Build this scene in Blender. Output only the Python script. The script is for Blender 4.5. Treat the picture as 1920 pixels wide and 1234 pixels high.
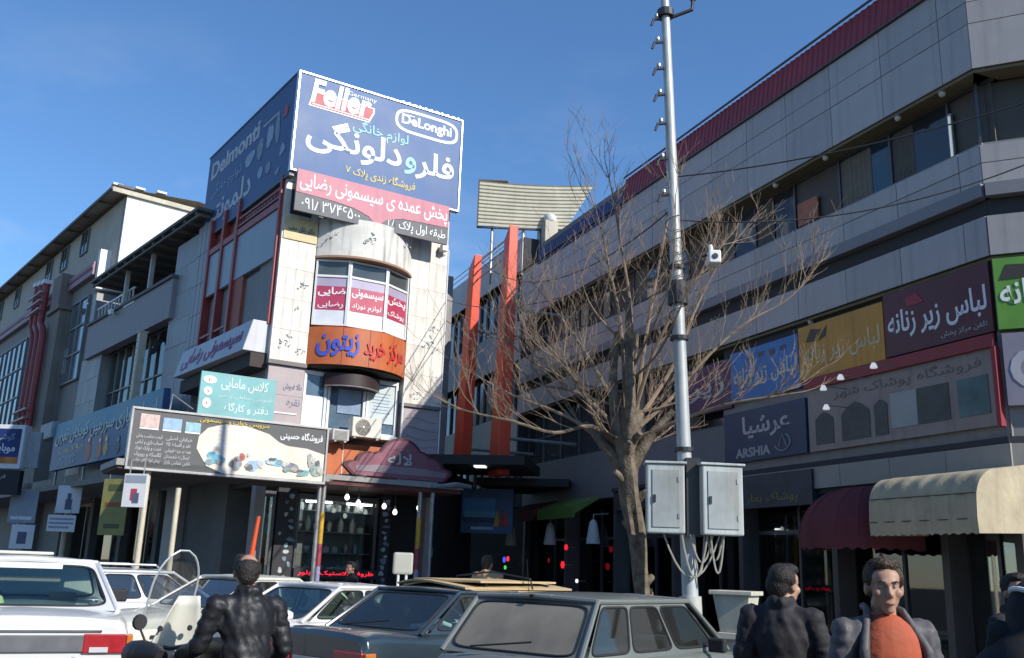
import bpy, bmesh, math, random
from mathutils import Vector, Matrix, noise
random.seed(11)
S = bpy.context.scene
COL = S.collection
rad = math.radians
for o in list(bpy.data.objects):
    bpy.data.objects.remove(o)

# ------------------------------------------------------------------ camera
CAM_H = 1.63
cd = bpy.data.cameras.new('camera')
cam = bpy.data.objects.new('camera', cd)
COL.objects.link(cam)
S.camera = cam
cd.sensor_width = 36.0
cd.lens = 33.0
cd.clip_start = 0.1
cd.clip_end = 3000
_p, _r = rad(14.35), rad(2.0)
_f = Vector((0, math.cos(_p), math.sin(_p)))
_x = Vector((1, 0, 0)); _u = _x.cross(_f)
_R = math.cos(_r) * _x + math.sin(_r) * _u
_U = -math.sin(_r) * _x + math.cos(_r) * _u
cam.matrix_world = Matrix(((_R.x, _U.x, -_f.x, 0), (_R.y, _U.y, -_f.y, 0), (_R.z, _U.z, -_f.z, CAM_H), (0, 0, 0, 1)))

# ------------------------------------------------------------------ sky and sun
SUN_HEAD, SUN_EL = rad(129), rad(33)          # heading clockwise from +Y
w = bpy.data.worlds.new('World'); S.world = w; w.use_nodes = True
nt = w.node_tree; nt.nodes.clear()
out = nt.nodes.new('ShaderNodeOutputWorld'); bg = nt.nodes.new('ShaderNodeBackground')
sky = nt.nodes.new('ShaderNodeTexSky'); sky.sky_type = 'NISHITA'; sky.sun_disc = False
sky.sun_elevation = SUN_EL; sky.sun_rotation = SUN_HEAD
sky.altitude = 1500; sky.air_density = 1.6; sky.dust_density = 0.0; sky.ozone_density = 10.0
bg.inputs[1].default_value = 0.15
# faint wisps of cloud low over the horizon, all the way round
tcw = nt.nodes.new('ShaderNodeTexCoord'); mpw = nt.nodes.new('ShaderNodeMapping'); mpw.inputs['Scale'].default_value = (2.2, 2.2, 5.0)
nzw = nt.nodes.new('ShaderNodeTexNoise'); nzw.inputs['Scale'].default_value = 1.6; nzw.inputs['Detail'].default_value = 7; nzw.inputs['Roughness'].default_value = 0.6
sxw = nt.nodes.new('ShaderNodeSeparateXYZ'); mr1 = nt.nodes.new('ShaderNodeMapRange'); mr1.inputs[1].default_value = 0.52; mr1.inputs[2].default_value = 0.80
mr2 = nt.nodes.new('ShaderNodeMapRange'); mr2.inputs[1].default_value = 0.52; mr2.inputs[2].default_value = 0.22
mlw = nt.nodes.new('ShaderNodeMath'); mlw.operation = 'MULTIPLY'; ml2 = nt.nodes.new('ShaderNodeMath'); ml2.operation = 'MULTIPLY'; ml2.inputs[1].default_value = 0.55
mxw = nt.nodes.new('ShaderNodeMix'); mxw.data_type = 'RGBA'; mxw.inputs[7].default_value = (4.6, 5.0, 5.6, 1)
nt.links.new(tcw.outputs['Generated'], mpw.inputs[0]); nt.links.new(mpw.outputs[0], nzw.inputs['Vector']); nt.links.new(tcw.outputs['Generated'], sxw.inputs[0])
nt.links.new(nzw.outputs[0], mr1.inputs[0]); nt.links.new(sxw.outputs[2], mr2.inputs[0]); nt.links.new(mr1.outputs[0], mlw.inputs[0]); nt.links.new(mr2.outputs[0], mlw.inputs[1]); nt.links.new(mlw.outputs[0], ml2.inputs[0])
nt.links.new(ml2.outputs[0], mxw.inputs[0]); nt.links.new(sky.outputs[0], mxw.inputs[6])
nt.links.new(mxw.outputs[2], bg.inputs[0]); nt.links.new(bg.outputs[0], out.inputs[0])
ld = bpy.data.lights.new('sun', 'SUN'); ld.energy = 4.8; ld.angle = rad(0.5); ld.color = (1.0, 0.95, 0.87)
sun = bpy.data.objects.new('sun', ld); COL.objects.link(sun)
sd = Vector((math.sin(SUN_HEAD) * math.cos(SUN_EL), math.cos(SUN_HEAD) * math.cos(SUN_EL), math.sin(SUN_EL)))
sun.rotation_euler = sd.to_track_quat('Z', 'Y').to_euler()
S.view_settings.view_transform = 'Standard'; S.view_settings.look = 'None'
S.view_settings.exposure = 0.12; S.view_settings.gamma = 1.0
S.view_settings.use_curve_mapping = False
S.cycles.max_bounces = 8; S.cycles.transparent_max_bounces = 12
S.cycles.use_denoising = True

# objects are collected here and linked together at the end (keeps glyph and body evaluation quick)
REAL = COL
class _Later:
    class objects:
        todo = []
        @staticmethod
        def link(o): _Later.objects.todo.append(o)
COL = _Later

# ------------------------------------------------------------------ materials
MATS = {}
def mat(name, rgb, rough=0.6, metal=0.0, var=0.12, vs=2.0, rnd=0.0, bump=0.0, bs=30.0, streak=0.0, streak_rgb=None, coat=0.0, emit=0.0, dust=0.0, spec=0.5):
    """Principled material with mottling (var), drip stains (streak), fine relief (bump), object-to-object spread (rnd)."""
    if name in MATS:
        return MATS[name]
    m = bpy.data.materials.new(name); m.use_nodes = True
    t = m.node_tree; n = t.nodes; L = t.links
    b = n['Principled BSDF']
    b.inputs['Roughness'].default_value = rough; b.inputs['Metallic'].default_value = metal
    b.inputs['Specular IOR Level'].default_value = spec
    b.inputs['Coat Weight'].default_value = coat
    b.inputs['Coat Roughness'].default_value = 0.04
    tc = n.new('ShaderNodeTexCoord')
    rgbn = n.new('ShaderNodeRGB'); rgbn.outputs[0].default_value = (*rgb, 1)
    cur = rgbn.outputs[0]
    def mixc(fac, a, bb, blend='MIX'):
        x = n.new('ShaderNodeMix'); x.data_type = 'RGBA'; x.blend_type = blend
        L.new(fac, x.inputs[0]) if not isinstance(fac, float) else setattr(x.inputs[0], 'default_value', fac)
        L.new(a, x.inputs[6])
        if isinstance(bb, tuple): x.inputs[7].default_value = (*bb, 1)
        else: L.new(bb, x.inputs[7])
        return x.outputs[2]
    if var > 0:
        nz = n.new('ShaderNodeTexNoise'); nz.inputs['Scale'].default_value = vs; nz.inputs['Detail'].default_value = 6
        nz.inputs['Roughness'].default_value = 0.62
        L.new(tc.outputs['Object'], nz.inputs['Vector'])
        mr = n.new('ShaderNodeMapRange'); mr.inputs[1].default_value = 0.28; mr.inputs[2].default_value = 0.72
        mr.inputs[3].default_value = 1 - var; mr.inputs[4].default_value = 1 + var
        L.new(nz.outputs[0], mr.inputs[0])
        v = n.new('ShaderNodeVectorMath'); v.operation = 'SCALE'; L.new(cur, v.inputs[0]); L.new(mr.outputs[0], v.inputs['Scale'])
        cur = v.outputs[0]
        rr = n.new('ShaderNodeMapRange'); rr.inputs[3].default_value = max(0.02, rough * 0.8); rr.inputs[4].default_value = min(1, rough * 1.25)
        L.new(nz.outputs[0], rr.inputs[0]); L.new(rr.outputs[0], b.inputs['Roughness'])
    if streak > 0:
        mp = n.new('ShaderNodeMapping'); mp.inputs['Scale'].default_value = (3.2, 3.2, 0.28)
        L.new(tc.outputs['Object'], mp.inputs[0])
        ns = n.new('ShaderNodeTexNoise'); ns.inputs['Scale'].default_value = 2.2; ns.inputs['Detail'].default_value = 5
        L.new(mp.outputs[0], ns.inputs['Vector'])
        cr = n.new('ShaderNodeMapRange'); cr.inputs[1].default_value = 0.5; cr.inputs[2].default_value = 0.78; cr.inputs[4].default_value = streak
        L.new(ns.outputs[0], cr.inputs[0])
        cur = mixc(cr.outputs[0], cur, streak_rgb or tuple(c * 0.35 for c in rgb))
    if dust > 0:
        nd = n.new('ShaderNodeTexNoise'); nd.inputs['Scale'].default_value = 1.7; nd.inputs['Detail'].default_value = 8
        L.new(tc.outputs['Object'], nd.inputs['Vector'])
        dr = n.new('ShaderNodeMapRange'); dr.inputs[1].default_value = 0.3; dr.inputs[2].default_value = 0.7; dr.inputs[3].default_value = dust * 0.35; dr.inputs[4].default_value = dust
        L.new(nd.outputs[0], dr.inputs[0])
        cur = mixc(dr.outputs[0], cur, (0.32, 0.28, 0.22))
        ra = n.new('ShaderNodeMapRange'); ra.inputs[3].default_value = rough; ra.inputs[4].default_value = 0.75
        L.new(dr.outputs[0], ra.inputs[0]); L.new(ra.outputs[0], b.inputs['Roughness'])
    if rnd > 0:
        oi = n.new('ShaderNodeObjectInfo')
        mr2 = n.new('ShaderNodeMapRange'); mr2.inputs[3].default_value = 1 - rnd; mr2.inputs[4].default_value = 1 + rnd
        L.new(oi.outputs['Random'], mr2.inputs[0])
        v2 = n.new('ShaderNodeVectorMath'); v2.operation = 'SCALE'; L.new(cur, v2.inputs[0]); L.new(mr2.outputs[0], v2.inputs['Scale'])
        cur = v2.outputs[0]
    L.new(cur, b.inputs['Base Color'])
    if bump > 0:
        nb = n.new('ShaderNodeTexNoise'); nb.inputs['Scale'].default_value = bs; nb.inputs['Detail'].default_value = 4
        L.new(tc.outputs['Object'], nb.inputs['Vector'])
        bm = n.new('ShaderNodeBump'); bm.inputs['Strength'].default_value = bump; bm.inputs['Distance'].default_value = 0.02
        L.new(nb.outputs[0], bm.inputs['Height']); L.new(bm.outputs[0], b.inputs['Normal'])
    if emit > 0:
        b.inputs['Emission Color'].default_value = (*rgb, 1); b.inputs['Emission Strength'].default_value = emit
    MATS[name] = m
    return m

def glass(name, tint=(0.75, 0.86, 0.84), mirror=0.10, dust=0.0, rough=0.02):
    """Thin pane: tinted see-through plus a mirror layer that grows at grazing angles; optional film of dust."""
    if name in MATS:
        return MATS[name]
    m = bpy.data.materials.new(name); m.use_nodes = True
    t = m.node_tree; n = t.nodes; L = t.links; n.clear()
    o = n.new('ShaderNodeOutputMaterial')
    tr = n.new('ShaderNodeBsdfTransparent'); tr.inputs[0].default_value = (*tint, 1)
    gl = n.new('ShaderNodeBsdfGlossy'); gl.inputs['Roughness'].default_value = rough; gl.inputs[0].default_value = (0.5 + tint[0] * 0.5, 0.5 + tint[1] * 0.5, 0.5 + tint[2] * 0.5, 1)
    fr = n.new('ShaderNodeFresnel'); fr.inputs[0].default_value = 1.5
    mp = n.new('ShaderNodeMapRange'); mp.inputs[3].default_value = mirror; mp.inputs[4].default_value = 1.0
    L.new(fr.outputs[0], mp.inputs[0])
    mx = n.new('ShaderNodeMixShader'); L.new(mp.outputs[0], mx.inputs[0]); L.new(tr.outputs[0], mx.inputs[1]); L.new(gl.outputs[0], mx.inputs[2])
    last = mx.outputs[0]
    if dust > 0:
        df = n.new('ShaderNodeBsdfDiffuse'); df.inputs[0].default_value = (0.33, 0.30, 0.24, 1)
        tc = n.new('ShaderNodeTexCoord'); nz = n.new('ShaderNodeTexNoise'); nz.inputs['Scale'].default_value = 2.5; nz.inputs['Detail'].default_value = 7
        L.new(tc.outputs['Object'], nz.inputs['Vector'])
        dr = n.new('ShaderNodeMapRange'); dr.inputs[1].default_value = 0.3; dr.inputs[2].default_value = 0.7; dr.inputs[3].default_value = dust * 0.6; dr.inputs[4].default_value = dust
        L.new(nz.outputs[0], dr.inputs[0])
        m2 = n.new('ShaderNodeMixShader'); L.new(dr.outputs[0], m2.inputs[0]); L.new(last, m2.inputs[1]); L.new(df.outputs[0], m2.inputs[2]); last = m2.outputs[0]
    L.new(last, o.inputs[0])
    MATS[name] = m
    return m

# ------------------------------------------------------------------ mesh helpers
class MB:
    def __init__(s):
        s.v = []; s.f = []
    def add(s, vs, fs):
        k = len(s.v); s.v += [tuple(p) for p in vs]; s.f += [tuple(i + k for i in q) for q in fs]; return s
    def box(s, x0, x1, y0, y1, z0, z1, M=None):
        vs = [(x, y, z) for x in (x0, x1) for y in (y0, y1) for z in (z0, z1)]
        if M: vs = [M @ Vector(p) for p in vs]
        return s.add(vs, [(0, 1, 3, 2), (4, 6, 7, 5), (0, 4, 5, 1), (2, 3, 7, 6), (0, 2, 6, 4), (1, 5, 7, 3)])
    def prism(s, poly, y0, y1):
        """poly in (x, z), counter-clockwise seen from -y; extruded from y0 (front) to y1."""
        n = len(poly)
        vs = [(x, y0, z) for x, z in poly] + [(x, y1, z) for x, z in poly]
        fs = [tuple(range(n)), tuple(range(2 * n - 1, n - 1, -1))]
        fs += [(i + n, (i + 1) % n + n, (i + 1) % n, i) for i in range(n)]
        return s.add(vs, fs)
    def vprism(s, poly, z0, z1):
        """poly in (x, y), counter-clockwise from above."""
        n = len(poly)
        vs = [(x, y, z0) for x, y in poly] + [(x, y, z1) for x, y in poly]
        fs = [tuple(range(n - 1, -1, -1)), tuple(range(n, 2 * n))]
        fs += [(i, (i + 1) % n, (i + 1) % n + n, i + n) for i in range(n)]
        return s.add(vs, fs)
    def tube(s, pts, r, n=8, caps=True):
        pts = [Vector(p) for p in pts]
        rs = r if isinstance(r, (list, tuple)) else [r] * len(pts)
        base = len(s.v); vs = []; fs = []
        up = None
        for i, p in enumerate(pts):
            d = (pts[min(i + 1, len(pts) - 1)] - pts[max(i - 1, 0)])
            if d.length < 1e-9: d = Vector((0, 0, 1))
            d.normalize()
            if up is None:
                up = d.orthogonal().normalized()
            else:
                up = up - d * up.dot(d)
                up = up.normalized() if up.length > 1e-6 else d.orthogonal().normalized()
            q = d.cross(up)
            for k in range(n):
                a = 2 * math.pi * k / n
                vs.append(p + (up * math.cos(a) + q * math.sin(a)) * rs[i])
        for i in range(len(pts) - 1):
            for k in range(n):
                fs.append((i * n + k, i * n + (k + 1) % n, (i + 1) * n + (k + 1) % n, (i + 1) * n + k))
        if caps:
            fs.append(tuple(range(n - 1, -1, -1))); m = (len(pts) - 1) * n
            fs.append(tuple(range(m, m + n)))
        return s.add(vs, fs)
    def lathe(s, prof, n=16, c=(0, 0, 0), axis='z'):
        vs = []; fs = []
        for r, h in prof:
            for k in range(n):
                a = 2 * math.pi * k / n
                x, y = r * math.cos(a), r * math.sin(a)
                p = {'z': (x, y, h), 'y': (x, h, -y), 'x': (h, x, y)}[axis]
                vs.append((p[0] + c[0], p[1] + c[1], p[2] + c[2]))
        m = len(prof)
        for i in range(m - 1):
            for k in range(n):
                fs.append((i * n + k, i * n + (k + 1) % n, (i + 1) * n + (k + 1) % n, (i + 1) * n + k))
        fs.append(tuple(range(n - 1, -1, -1))); fs.append(tuple(range((m - 1) * n, m * n)))
        return s.add(vs, fs)
    def grid(s, fn, nu, nv, flip=False):
        vs = [fn(i / nu, j / nv) for j in range(nv + 1) for i in range(nu + 1)]
        w = nu + 1
        fs = [(j * w + i, j * w + i + 1, (j + 1) * w + i + 1, (j + 1) * w + i) for j in range(nv) for i in range(nu)]
        if flip: fs = [q[::-1] for q in fs]
        return s.add(vs, fs)
    def mesh(s, name, smooth=False):
        me = bpy.data.meshes.new(name); me.from_pydata(s.v, [], s.f); me.update()
        if smooth:
            me.polygons.foreach_set('use_smooth', [True] * len(me.polygons))
            me.set_sharp_from_angle(angle=rad(smooth if smooth is not True else 40))
        return me
    def build(s, name, m, parent=None, smooth=False, bevel=0.0, loc=None):
        me = s.mesh(name, smooth)
        return link(name, me, m, parent, bevel, loc)

def link(name, me, m, parent=None, bevel=0.0, loc=None):
    if m is not None and len(me.materials) == 0: me.materials.append(m)
    o = bpy.data.objects.new(name, me); COL.objects.link(o)
    if parent: o.parent = parent
    if loc: o.location = loc
    if bevel:
        b = o.modifiers.new('bevel', 'BEVEL'); b.width = bevel; b.segments = 2; b.limit_method = 'ANGLE'; b.angle_limit = rad(35)
    return o

def tag(o, label=None, cat=None, group=None, kind=None):
    if label: o['label'] = label
    if cat: o['category'] = cat
    if group: o['group'] = group
    if kind: o['kind'] = kind
    return o

def thing(name, label, cat, loc=(0, 0, 0), rz=0.0, group=None):
    o = bpy.data.objects.new(name, None); COL.objects.link(o)
    o.empty_display_size = 0.3; o.location = loc; o.rotation_euler = (0, 0, rz)
    return tag(o, label, cat, group)

def copy_tree(o, parent=None):
    c = o.copy(); COL.objects.link(c); c.parent = parent
    for ch in list(o.children): copy_tree(ch, c)
    return c

def frame(heading):            # rotation so that local +x runs along this heading
    return rad(90 - heading)

_boxes = {}
def piece(name, sx, sy, sz, m, parent, loc, bevel=0.0):
    """small box part; alike pieces share one mesh (origin at the lower front left corner)."""
    k = (round(sx, 3), round(sy, 3), round(sz, 3), m.name)
    if k not in _boxes:
        me = MB().box(0, sx, 0, sy, 0, sz).mesh(name); me.materials.append(m); _boxes[k] = me
    return link(name, _boxes[k], m, parent, bevel, loc)

# ------------------------------------------------------------------ lettering
_AR = {}
for ch, cs in {'ا': 'FE8D FE8E', 'آ': 'FE81 FE82', 'ب': 'FE8F FE90 FE91 FE92', 'پ': 'FB56 FB57 FB58 FB59', 'ت': 'FE95 FE96 FE97 FE98',
               'ج': 'FE9D FE9E FE9F FEA0', 'چ': 'FB7A FB7B FB7C FB7D', 'ح': 'FEA1 FEA2 FEA3 FEA4', 'خ': 'FEA5 FEA6 FEA7 FEA8', 'د': 'FEA9 FEAA',
               'ذ': 'FEAB FEAC', 'ر': 'FEAD FEAE', 'ز': 'FEAF FEB0', 'س': 'FEB1 FEB2 FEB3 FEB4', 'ش': 'FEB5 FEB6 FEB7 FEB8', 'ص': 'FEB9 FEBA FEBB FEBC',
               'ض': 'FEBD FEBE FEBF FEC0', 'ط': 'FEC1 FEC2 FEC3 FEC4', 'ظ': 'FEC5 FEC6 FEC7 FEC8', 'ع': 'FEC9 FECA FECB FECC', 'غ': 'FECD FECE FECF FED0', 'ف': 'FED1 FED2 FED3 FED4',
               'ق': 'FED5 FED6 FED7 FED8', 'ک': 'FB8E FB8F FB90 FB91', 'گ': 'FB92 FB93 FB94 FB95', 'ل': 'FEDD FEDE FEDF FEE0', 'م': 'FEE1 FEE2 FEE3 FEE4',
               'ن': 'FEE5 FEE6 FEE7 FEE8', 'و': 'FEED FEEE', 'ه': 'FEE9 FEEA FEEB FEEC', 'ی': 'FBFC FBFD FBFE FBFF', 'ئ': 'FE89 FE8A FE8B FE8C'}.items():
    _AR[ch] = [chr(int(c, 16)) for c in cs.split()]
def shape(s):
    """join Persian letters into their presentation forms, in left-to-right drawing order."""
    o = ''; i = 0; prev = False
    while i < len(s):
        c = s[i]
        if c == 'ل' and i + 1 < len(s) and s[i + 1] == 'ا':
            o += chr(0xFEFC) if prev else chr(0xFEFB); prev = False; i += 2; continue
        if c in _AR:
            fm = _AR[c]; nxt = i + 1 < len(s) and s[i + 1] in _AR and len(fm) == 4
            o += fm[3] if (prev and nxt) else fm[1] if prev else fm[2] if nxt else fm[0]
            prev = nxt
        else:
            o += c; prev = False
        i += 1
    import re
    r = o[::-1]
    return re.sub(r'[\u06f0-\u06f9A-Za-z0-9]+', lambda k: k.group(0)[::-1], r)

_glyph = {}
def glyph(ch, bold):
    """outline of one character as a flat extruded mesh, with its advance width."""
    if (ch, bold) in _glyph: return _glyph[ch, bold]
    def ev(body):
        c = bpy.data.curves.new('t', 'FONT'); c.body = body; c.resolution_u = 3; c.offset = bold; c.extrude = 0.02
        o = bpy.data.objects.new('t', c); REAL.objects.link(o)
        me = o.evaluated_get(bpy.context.evaluated_depsgraph_get()).to_mesh()
        vs = [v.co.copy() for v in me.vertices]; fs = [tuple(p.vertices) for p in me.polygons]
        bpy.data.objects.remove(o); bpy.data.curves.remove(c)
        return vs, fs
    vs, fs = ev(ch)
    a = max(v.x for v in ev(ch + 'I')[0]) - max(v.x for v in ev('I')[0])
    _glyph[ch, bold] = (vs, fs, a)
    return _glyph[ch, bold]
_txt = {}
def text_pts(s, bold=0.0, res=3, persian=True, space=1.0):
    key = (s, bold)
    if key in _txt: return _txt[key]
    vs = []; fs = []; x = 0.0
    for i, ch in enumerate(shape(s) if persian else s):
        if ch == ' ': x += 0.28; continue
        g, f, a = glyph(ch, 0.0 if '\u06f0' <= ch <= '\u06f9' else bold)
        k = len(vs)
        vs += [Vector((p.x + x, p.y, p.z + 0.006 * (i % 2))) for p in g]; fs += [tuple(q + k for q in t) for t in f]
        x += a
    x0 = min(v.x for v in vs); x1 = max(v.x for v in vs); y0 = min(v.y for v in vs); y1 = max(v.y for v in vs)
    vs = [((v.x - x0) / (x1 - x0), (v.y - y0) / (y1 - y0), v.z) for v in vs]
    _txt[key] = (vs, fs, (x1 - x0) / (y1 - y0))
    return _txt[key]
def text(s, m, parent, x0, x1, z0, z1, y, bold=0.012, persian=True, wrap=None, name='lettering', slant=0.0, keep=False):
    """raised letters filling the rectangle x0..x1, z0..z1 on the plane y (facing -y)."""
    vs, fs, asp = text_pts(s, bold, 3, persian)
    if keep:
        wd = min(x1 - x0, asp * (z1 - z0)); cx = (x0 + x1) / 2; x0, x1 = cx - wd / 2, cx + wd / 2
    b = MB(); P = []
    for u, v, d in vs:
        x = x0 + (x1 - x0) * u + slant * (v - 0.5) * (z1 - z0); z = z0 + (z1 - z0) * v; yy = y - d * 0.25
        P.append(wrap(x, yy, z) if wrap else (x, yy, z))
    b.add(P, fs)
    return b.build(name, m, parent)
# ------------------------------------------------------------------ shared materials
CREAM = mat('cream_marble', (0.70, 0.645, 0.56), 0.45, var=0.22, vs=2.2, rnd=0.08, streak=0.75, streak_rgb=(0.36, 0.35, 0.33), bump=0.1)
MAUVE = mat('mauve_stone', (0.42, 0.35, 0.35), 0.55, var=0.16, vs=1.3, rnd=0.05, bump=0.1)
CONC = mat('grey_render', (0.30, 0.29, 0.28), 0.8, var=0.15, vs=0.9, bump=0.2, streak=0.4)
TILE = mat('grey_facing_tile', (0.33, 0.325, 0.33), 0.5, var=0.14, vs=1.1, rnd=0.09, streak=0.3)
JOINT = mat('dark_joint', (0.07, 0.07, 0.07), 0.85, var=0.1)
DARK = mat('depth_shade', (0.018, 0.018, 0.02), 0.8, var=0.2)  # near-black colour stands in for the shade of unlit depths
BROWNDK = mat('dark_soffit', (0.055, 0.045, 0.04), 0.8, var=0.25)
REDF = mat('red_painted_steel', (0.33, 0.045, 0.035), 0.45, var=0.2, vs=3, streak=0.25)
RUST = mat('rust_red_panel', (0.36, 0.085, 0.045), 0.6, var=0.2, vs=2)
WHITEF = mat('white_frame', (0.72, 0.73, 0.72), 0.4, var=0.06)
METAL = mat('weathered_steel', (0.36, 0.36, 0.35), 0.45, metal=0.6, var=0.2, vs=4)
BEIGEP = mat('beige_painted_steel', (0.60, 0.53, 0.40), 0.5, var=0.18, vs=4, streak=0.3)
WGLASS = mat('dark_window_glass', (0.022, 0.026, 0.03), 0.05, var=0.25, vs=0.8, spec=0.8)
GGLASS = mat('grey_window_glass', (0.075, 0.085, 0.085), 0.06, var=0.35, vs=0.9, spec=0.8)
CURTAIN = mat('pale_curtain', (0.34, 0.33, 0.28), 0.9, var=0.25, vs=5)
LWHITE = mat('white_letters', (0.78, 0.80, 0.80), 0.5, var=0.04)
LCYAN = mat('cyan_letters', (0.30, 0.62, 0.66), 0.5, var=0.05)
LYEL = mat('yellow_letters', (0.72, 0.55, 0.10), 0.5, var=0.08)
LRED = mat('red_letters', (0.55, 0.03, 0.04), 0.45, var=0.08)
LBLUE = mat('blue_letters', (0.06, 0.10, 0.50), 0.4, var=0.08)
LBLACK = mat('black_letters', (0.02, 0.02, 0.025), 0.5, var=0.1)
SIGNBLUE = mat('navy_sign_vinyl', (0.036, 0.105, 0.265), 0.5, var=0.16, vs=0.9, streak=0.3, streak_rgb=(0.08, 0.14, 0.26))
ALU = mat('aluminium_trim', (0.62, 0.62, 0.60), 0.35, metal=0.7, var=0.12)

# ------------------------------------------------------------------ ground, road, pavements
def ground():
    b = MB()
    xs = [-320, -2.7, -2.2, -1.7, -1.2, 320]; zs = [0.0, 0.0, 0.0, 0.0, 0.0, 0.0]
    ys = [-260, -20, 0, 8, 16, 40, 320]
    vs = [(x, y, z) for y in ys for x, z in zip(xs, zs)]
    w_ = len(xs)
    b.add(vs, [(j * w_ + i, j * w_ + i + 1, (j + 1) * w_ + i + 1, (j + 1) * w_ + i) for j in range(len(ys) - 1) for i in range(w_ - 1)])
    g = b.build('road', mat('asphalt', (0.055, 0.054, 0.052), 0.85, var=0.3, vs=0.6, bump=0.5, bs=60)); tag(g, kind='structure')
ground()
PAV = mat('pavement_stone', (0.27, 0.25, 0.23), 0.75, var=0.18, vs=1.5, rnd=0.1)
KERB = mat('kerb_concrete', (0.33, 0.32, 0.30), 0.8, var=0.2, vs=3, rnd=0.08)
def pavement(name, loc, heading, x0, x1, depth, z0, kerb_step=1.0):
    p = MB().box(x0, x1, -depth + 0.16, 3.0, z0 - 0.3, z0 + 0.13).build(name, PAV)
    p.location = loc; p.rotation_euler.z = frame(heading); tag(p, kind='structure')
    x = x0
    while x < x1 - 0.1:
        piece('kerb_stone', min(kerb_step, x1 - x) - 0.012, 0.15, 0.44, KERB, p, (x, -depth, z0 - 0.3), 0.01); x += kerb_step
    return p
pavement('pavement_corner', (-5.913, 23, 0), 58.5, -3.9, 7.5, 3.0, 0.0)
pavement('pavement_left', (-10.155, 28.585, 0), 141, -36, 0.0, 3.2, 0.0)
pavement('pavement_right', (6.929, 15, 0), 157.5, -22, 4.0, 3.4, 0.0)

# ================================================================== corner building
FO, FH = (-5.913, 23, 0), 58.5
LO, LH = (-6.041, 22.922, 0), 144
tower = thing('corner_building', 'narrow cream marble corner building with rounded balconies under the blue billboard', 'building', FO, frame(FH))
T = tower
# core (the left side runs back along the street)
core = [(-0.10, 0.10), (4.70, 0.10), (4.70, 9.0), (-0.62, 8.0), (-0.62, 6.6)]
MB().vprism([(-0.10, 0.30), (0.84, 0.30), (0.84, 0.55), (3.56, 0.55), (3.56, 0.30), (4.66, 0.30), (4.66, 9.0), (-0.50, 7.4)], 3.75, 11.75).build('core_wall', CONC, T)
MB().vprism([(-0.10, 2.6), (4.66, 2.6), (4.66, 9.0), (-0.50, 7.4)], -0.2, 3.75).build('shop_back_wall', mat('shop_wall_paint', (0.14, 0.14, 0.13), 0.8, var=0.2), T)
MB().box(4.48, 4.70, 0.05, 2.7, -0.2, 3.75).build('side_pier', CONC, T)
MB().box(-0.12, 0.12, 0.05, 0.4, -0.2, 3.75).build('corner_pier', CONC, T)
MB().box(-0.12, 4.70, 0.10, 2.7, -0.2, 0.32).build('shop_floor', mat('shop_floor', (0.16, 0.15, 0.14), 0.5), T)
# marble slabs left and right of the bay
def slabs(x0, x1, nx, zs, m, y=0.0, th=0.26):
    wd = (x1 - x0) / nx
    for i in range(nx):
        for k in range(len(zs) - 1):
            piece('marble_slab', wd - 0.005, th + random.uniform(-0.002, 0.002), zs[k + 1] - zs[k] - 0.005, m, T, (x0 + i * wd + 0.002, y + random.uniform(-0.002, 0.002), zs[k]), 0.002)
slabs(-0.14, 0.82, 2, [6.52, 7.33, 8.14, 8.95, 9.76, 10.57, 11.6], CREAM)
slabs(3.58, 4.70, 2, [5.86, 6.67, 7.48, 8.29, 9.10, 9.91, 10.72, 11.6], CREAM)
slabs(-0.12, 0.82, 1, [3.75, 4.9, 5.65, 6.40], MAUVE, 0.03, 0.25)
slabs(3.60, 4.70, 1, [3.75, 4.5, 5.2, 5.76], MAUVE, 0.03, 0.25)
def trim(name, x0, x1, y0, y1, z0, z1, m, par=None, bev=0.004):
    return MB().box(x0, x1, y0, y1, z0, z1).build(name, m, par or T, bevel=bev)
trim('stone_ledge', -0.17, 0.84, -0.05, 0.2, 6.405, 6.515, mat('dark_ledge', (0.2, 0.18, 0.17), 0.7))
trim('stone_ledge', 3.57, 4.72, -0.04, 0.2, 5.765, 5.855, MATS['dark_ledge'])
trim('stone_ledge', -0.10, 0.80, -0.10, 0.1, 4.80, 4.895, WHITEF)
MB().tube([(3.56, -0.06, 6.3), (3.56, -0.06, 3.8)], 0.03).build('drain_pipe', WHITEF, T)
MB().tube([(4.725, 0.0, 10.4), (4.725, 0.0, 3.8)], 0.022).build('drain_pipe', WHITEF, T)
# carved relief vignettes on the marble (pale blue-grey line decorations)
REL = mat('carved_relief', (0.50, 0.53, 0.52), 0.6, var=0.3, vs=6)
def relief(cx, cz, s, seed, y=-0.012):
    r = random.Random(seed); b = MB()
    for i in range(9):
        a = r.uniform(0, 6.28); rr = r.uniform(0.1, 1) * s
        px, pz = cx + rr * math.cos(a), cz + rr * 0.8 * math.sin(a)
        pts = [(px + 0.35 * s * t * math.cos(a * 2 + t * 2.2), y - 0.004 * (i % 3), pz + 0.3 * s * t * math.sin(a + t * 2.6)) for t in (0, .25, .5, .75, 1)]
        b.tube(pts, [0.008 + 0.02 * s, 0.03 * s + 0.01, 0.02 * s + 0.01, 0.014, 0.006], 5)
    b.build('carved_relief', REL, T, True)
for cx, cz, s, k in [(0.25, 7.0, 0.26, 1), (0.62, 6.85, 0.14, 2), (0.55, 8.55, 0.16, 3), (0.45, 7.9, 0.1, 8), (4.25, 7.55, 0.34, 4), (3.95, 6.15, 0.2, 5), (4.4, 8.0, 0.15, 6), (4.55, 10.2, 0.12, 7)]:
    relief(cx, cz, s, k)
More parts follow.
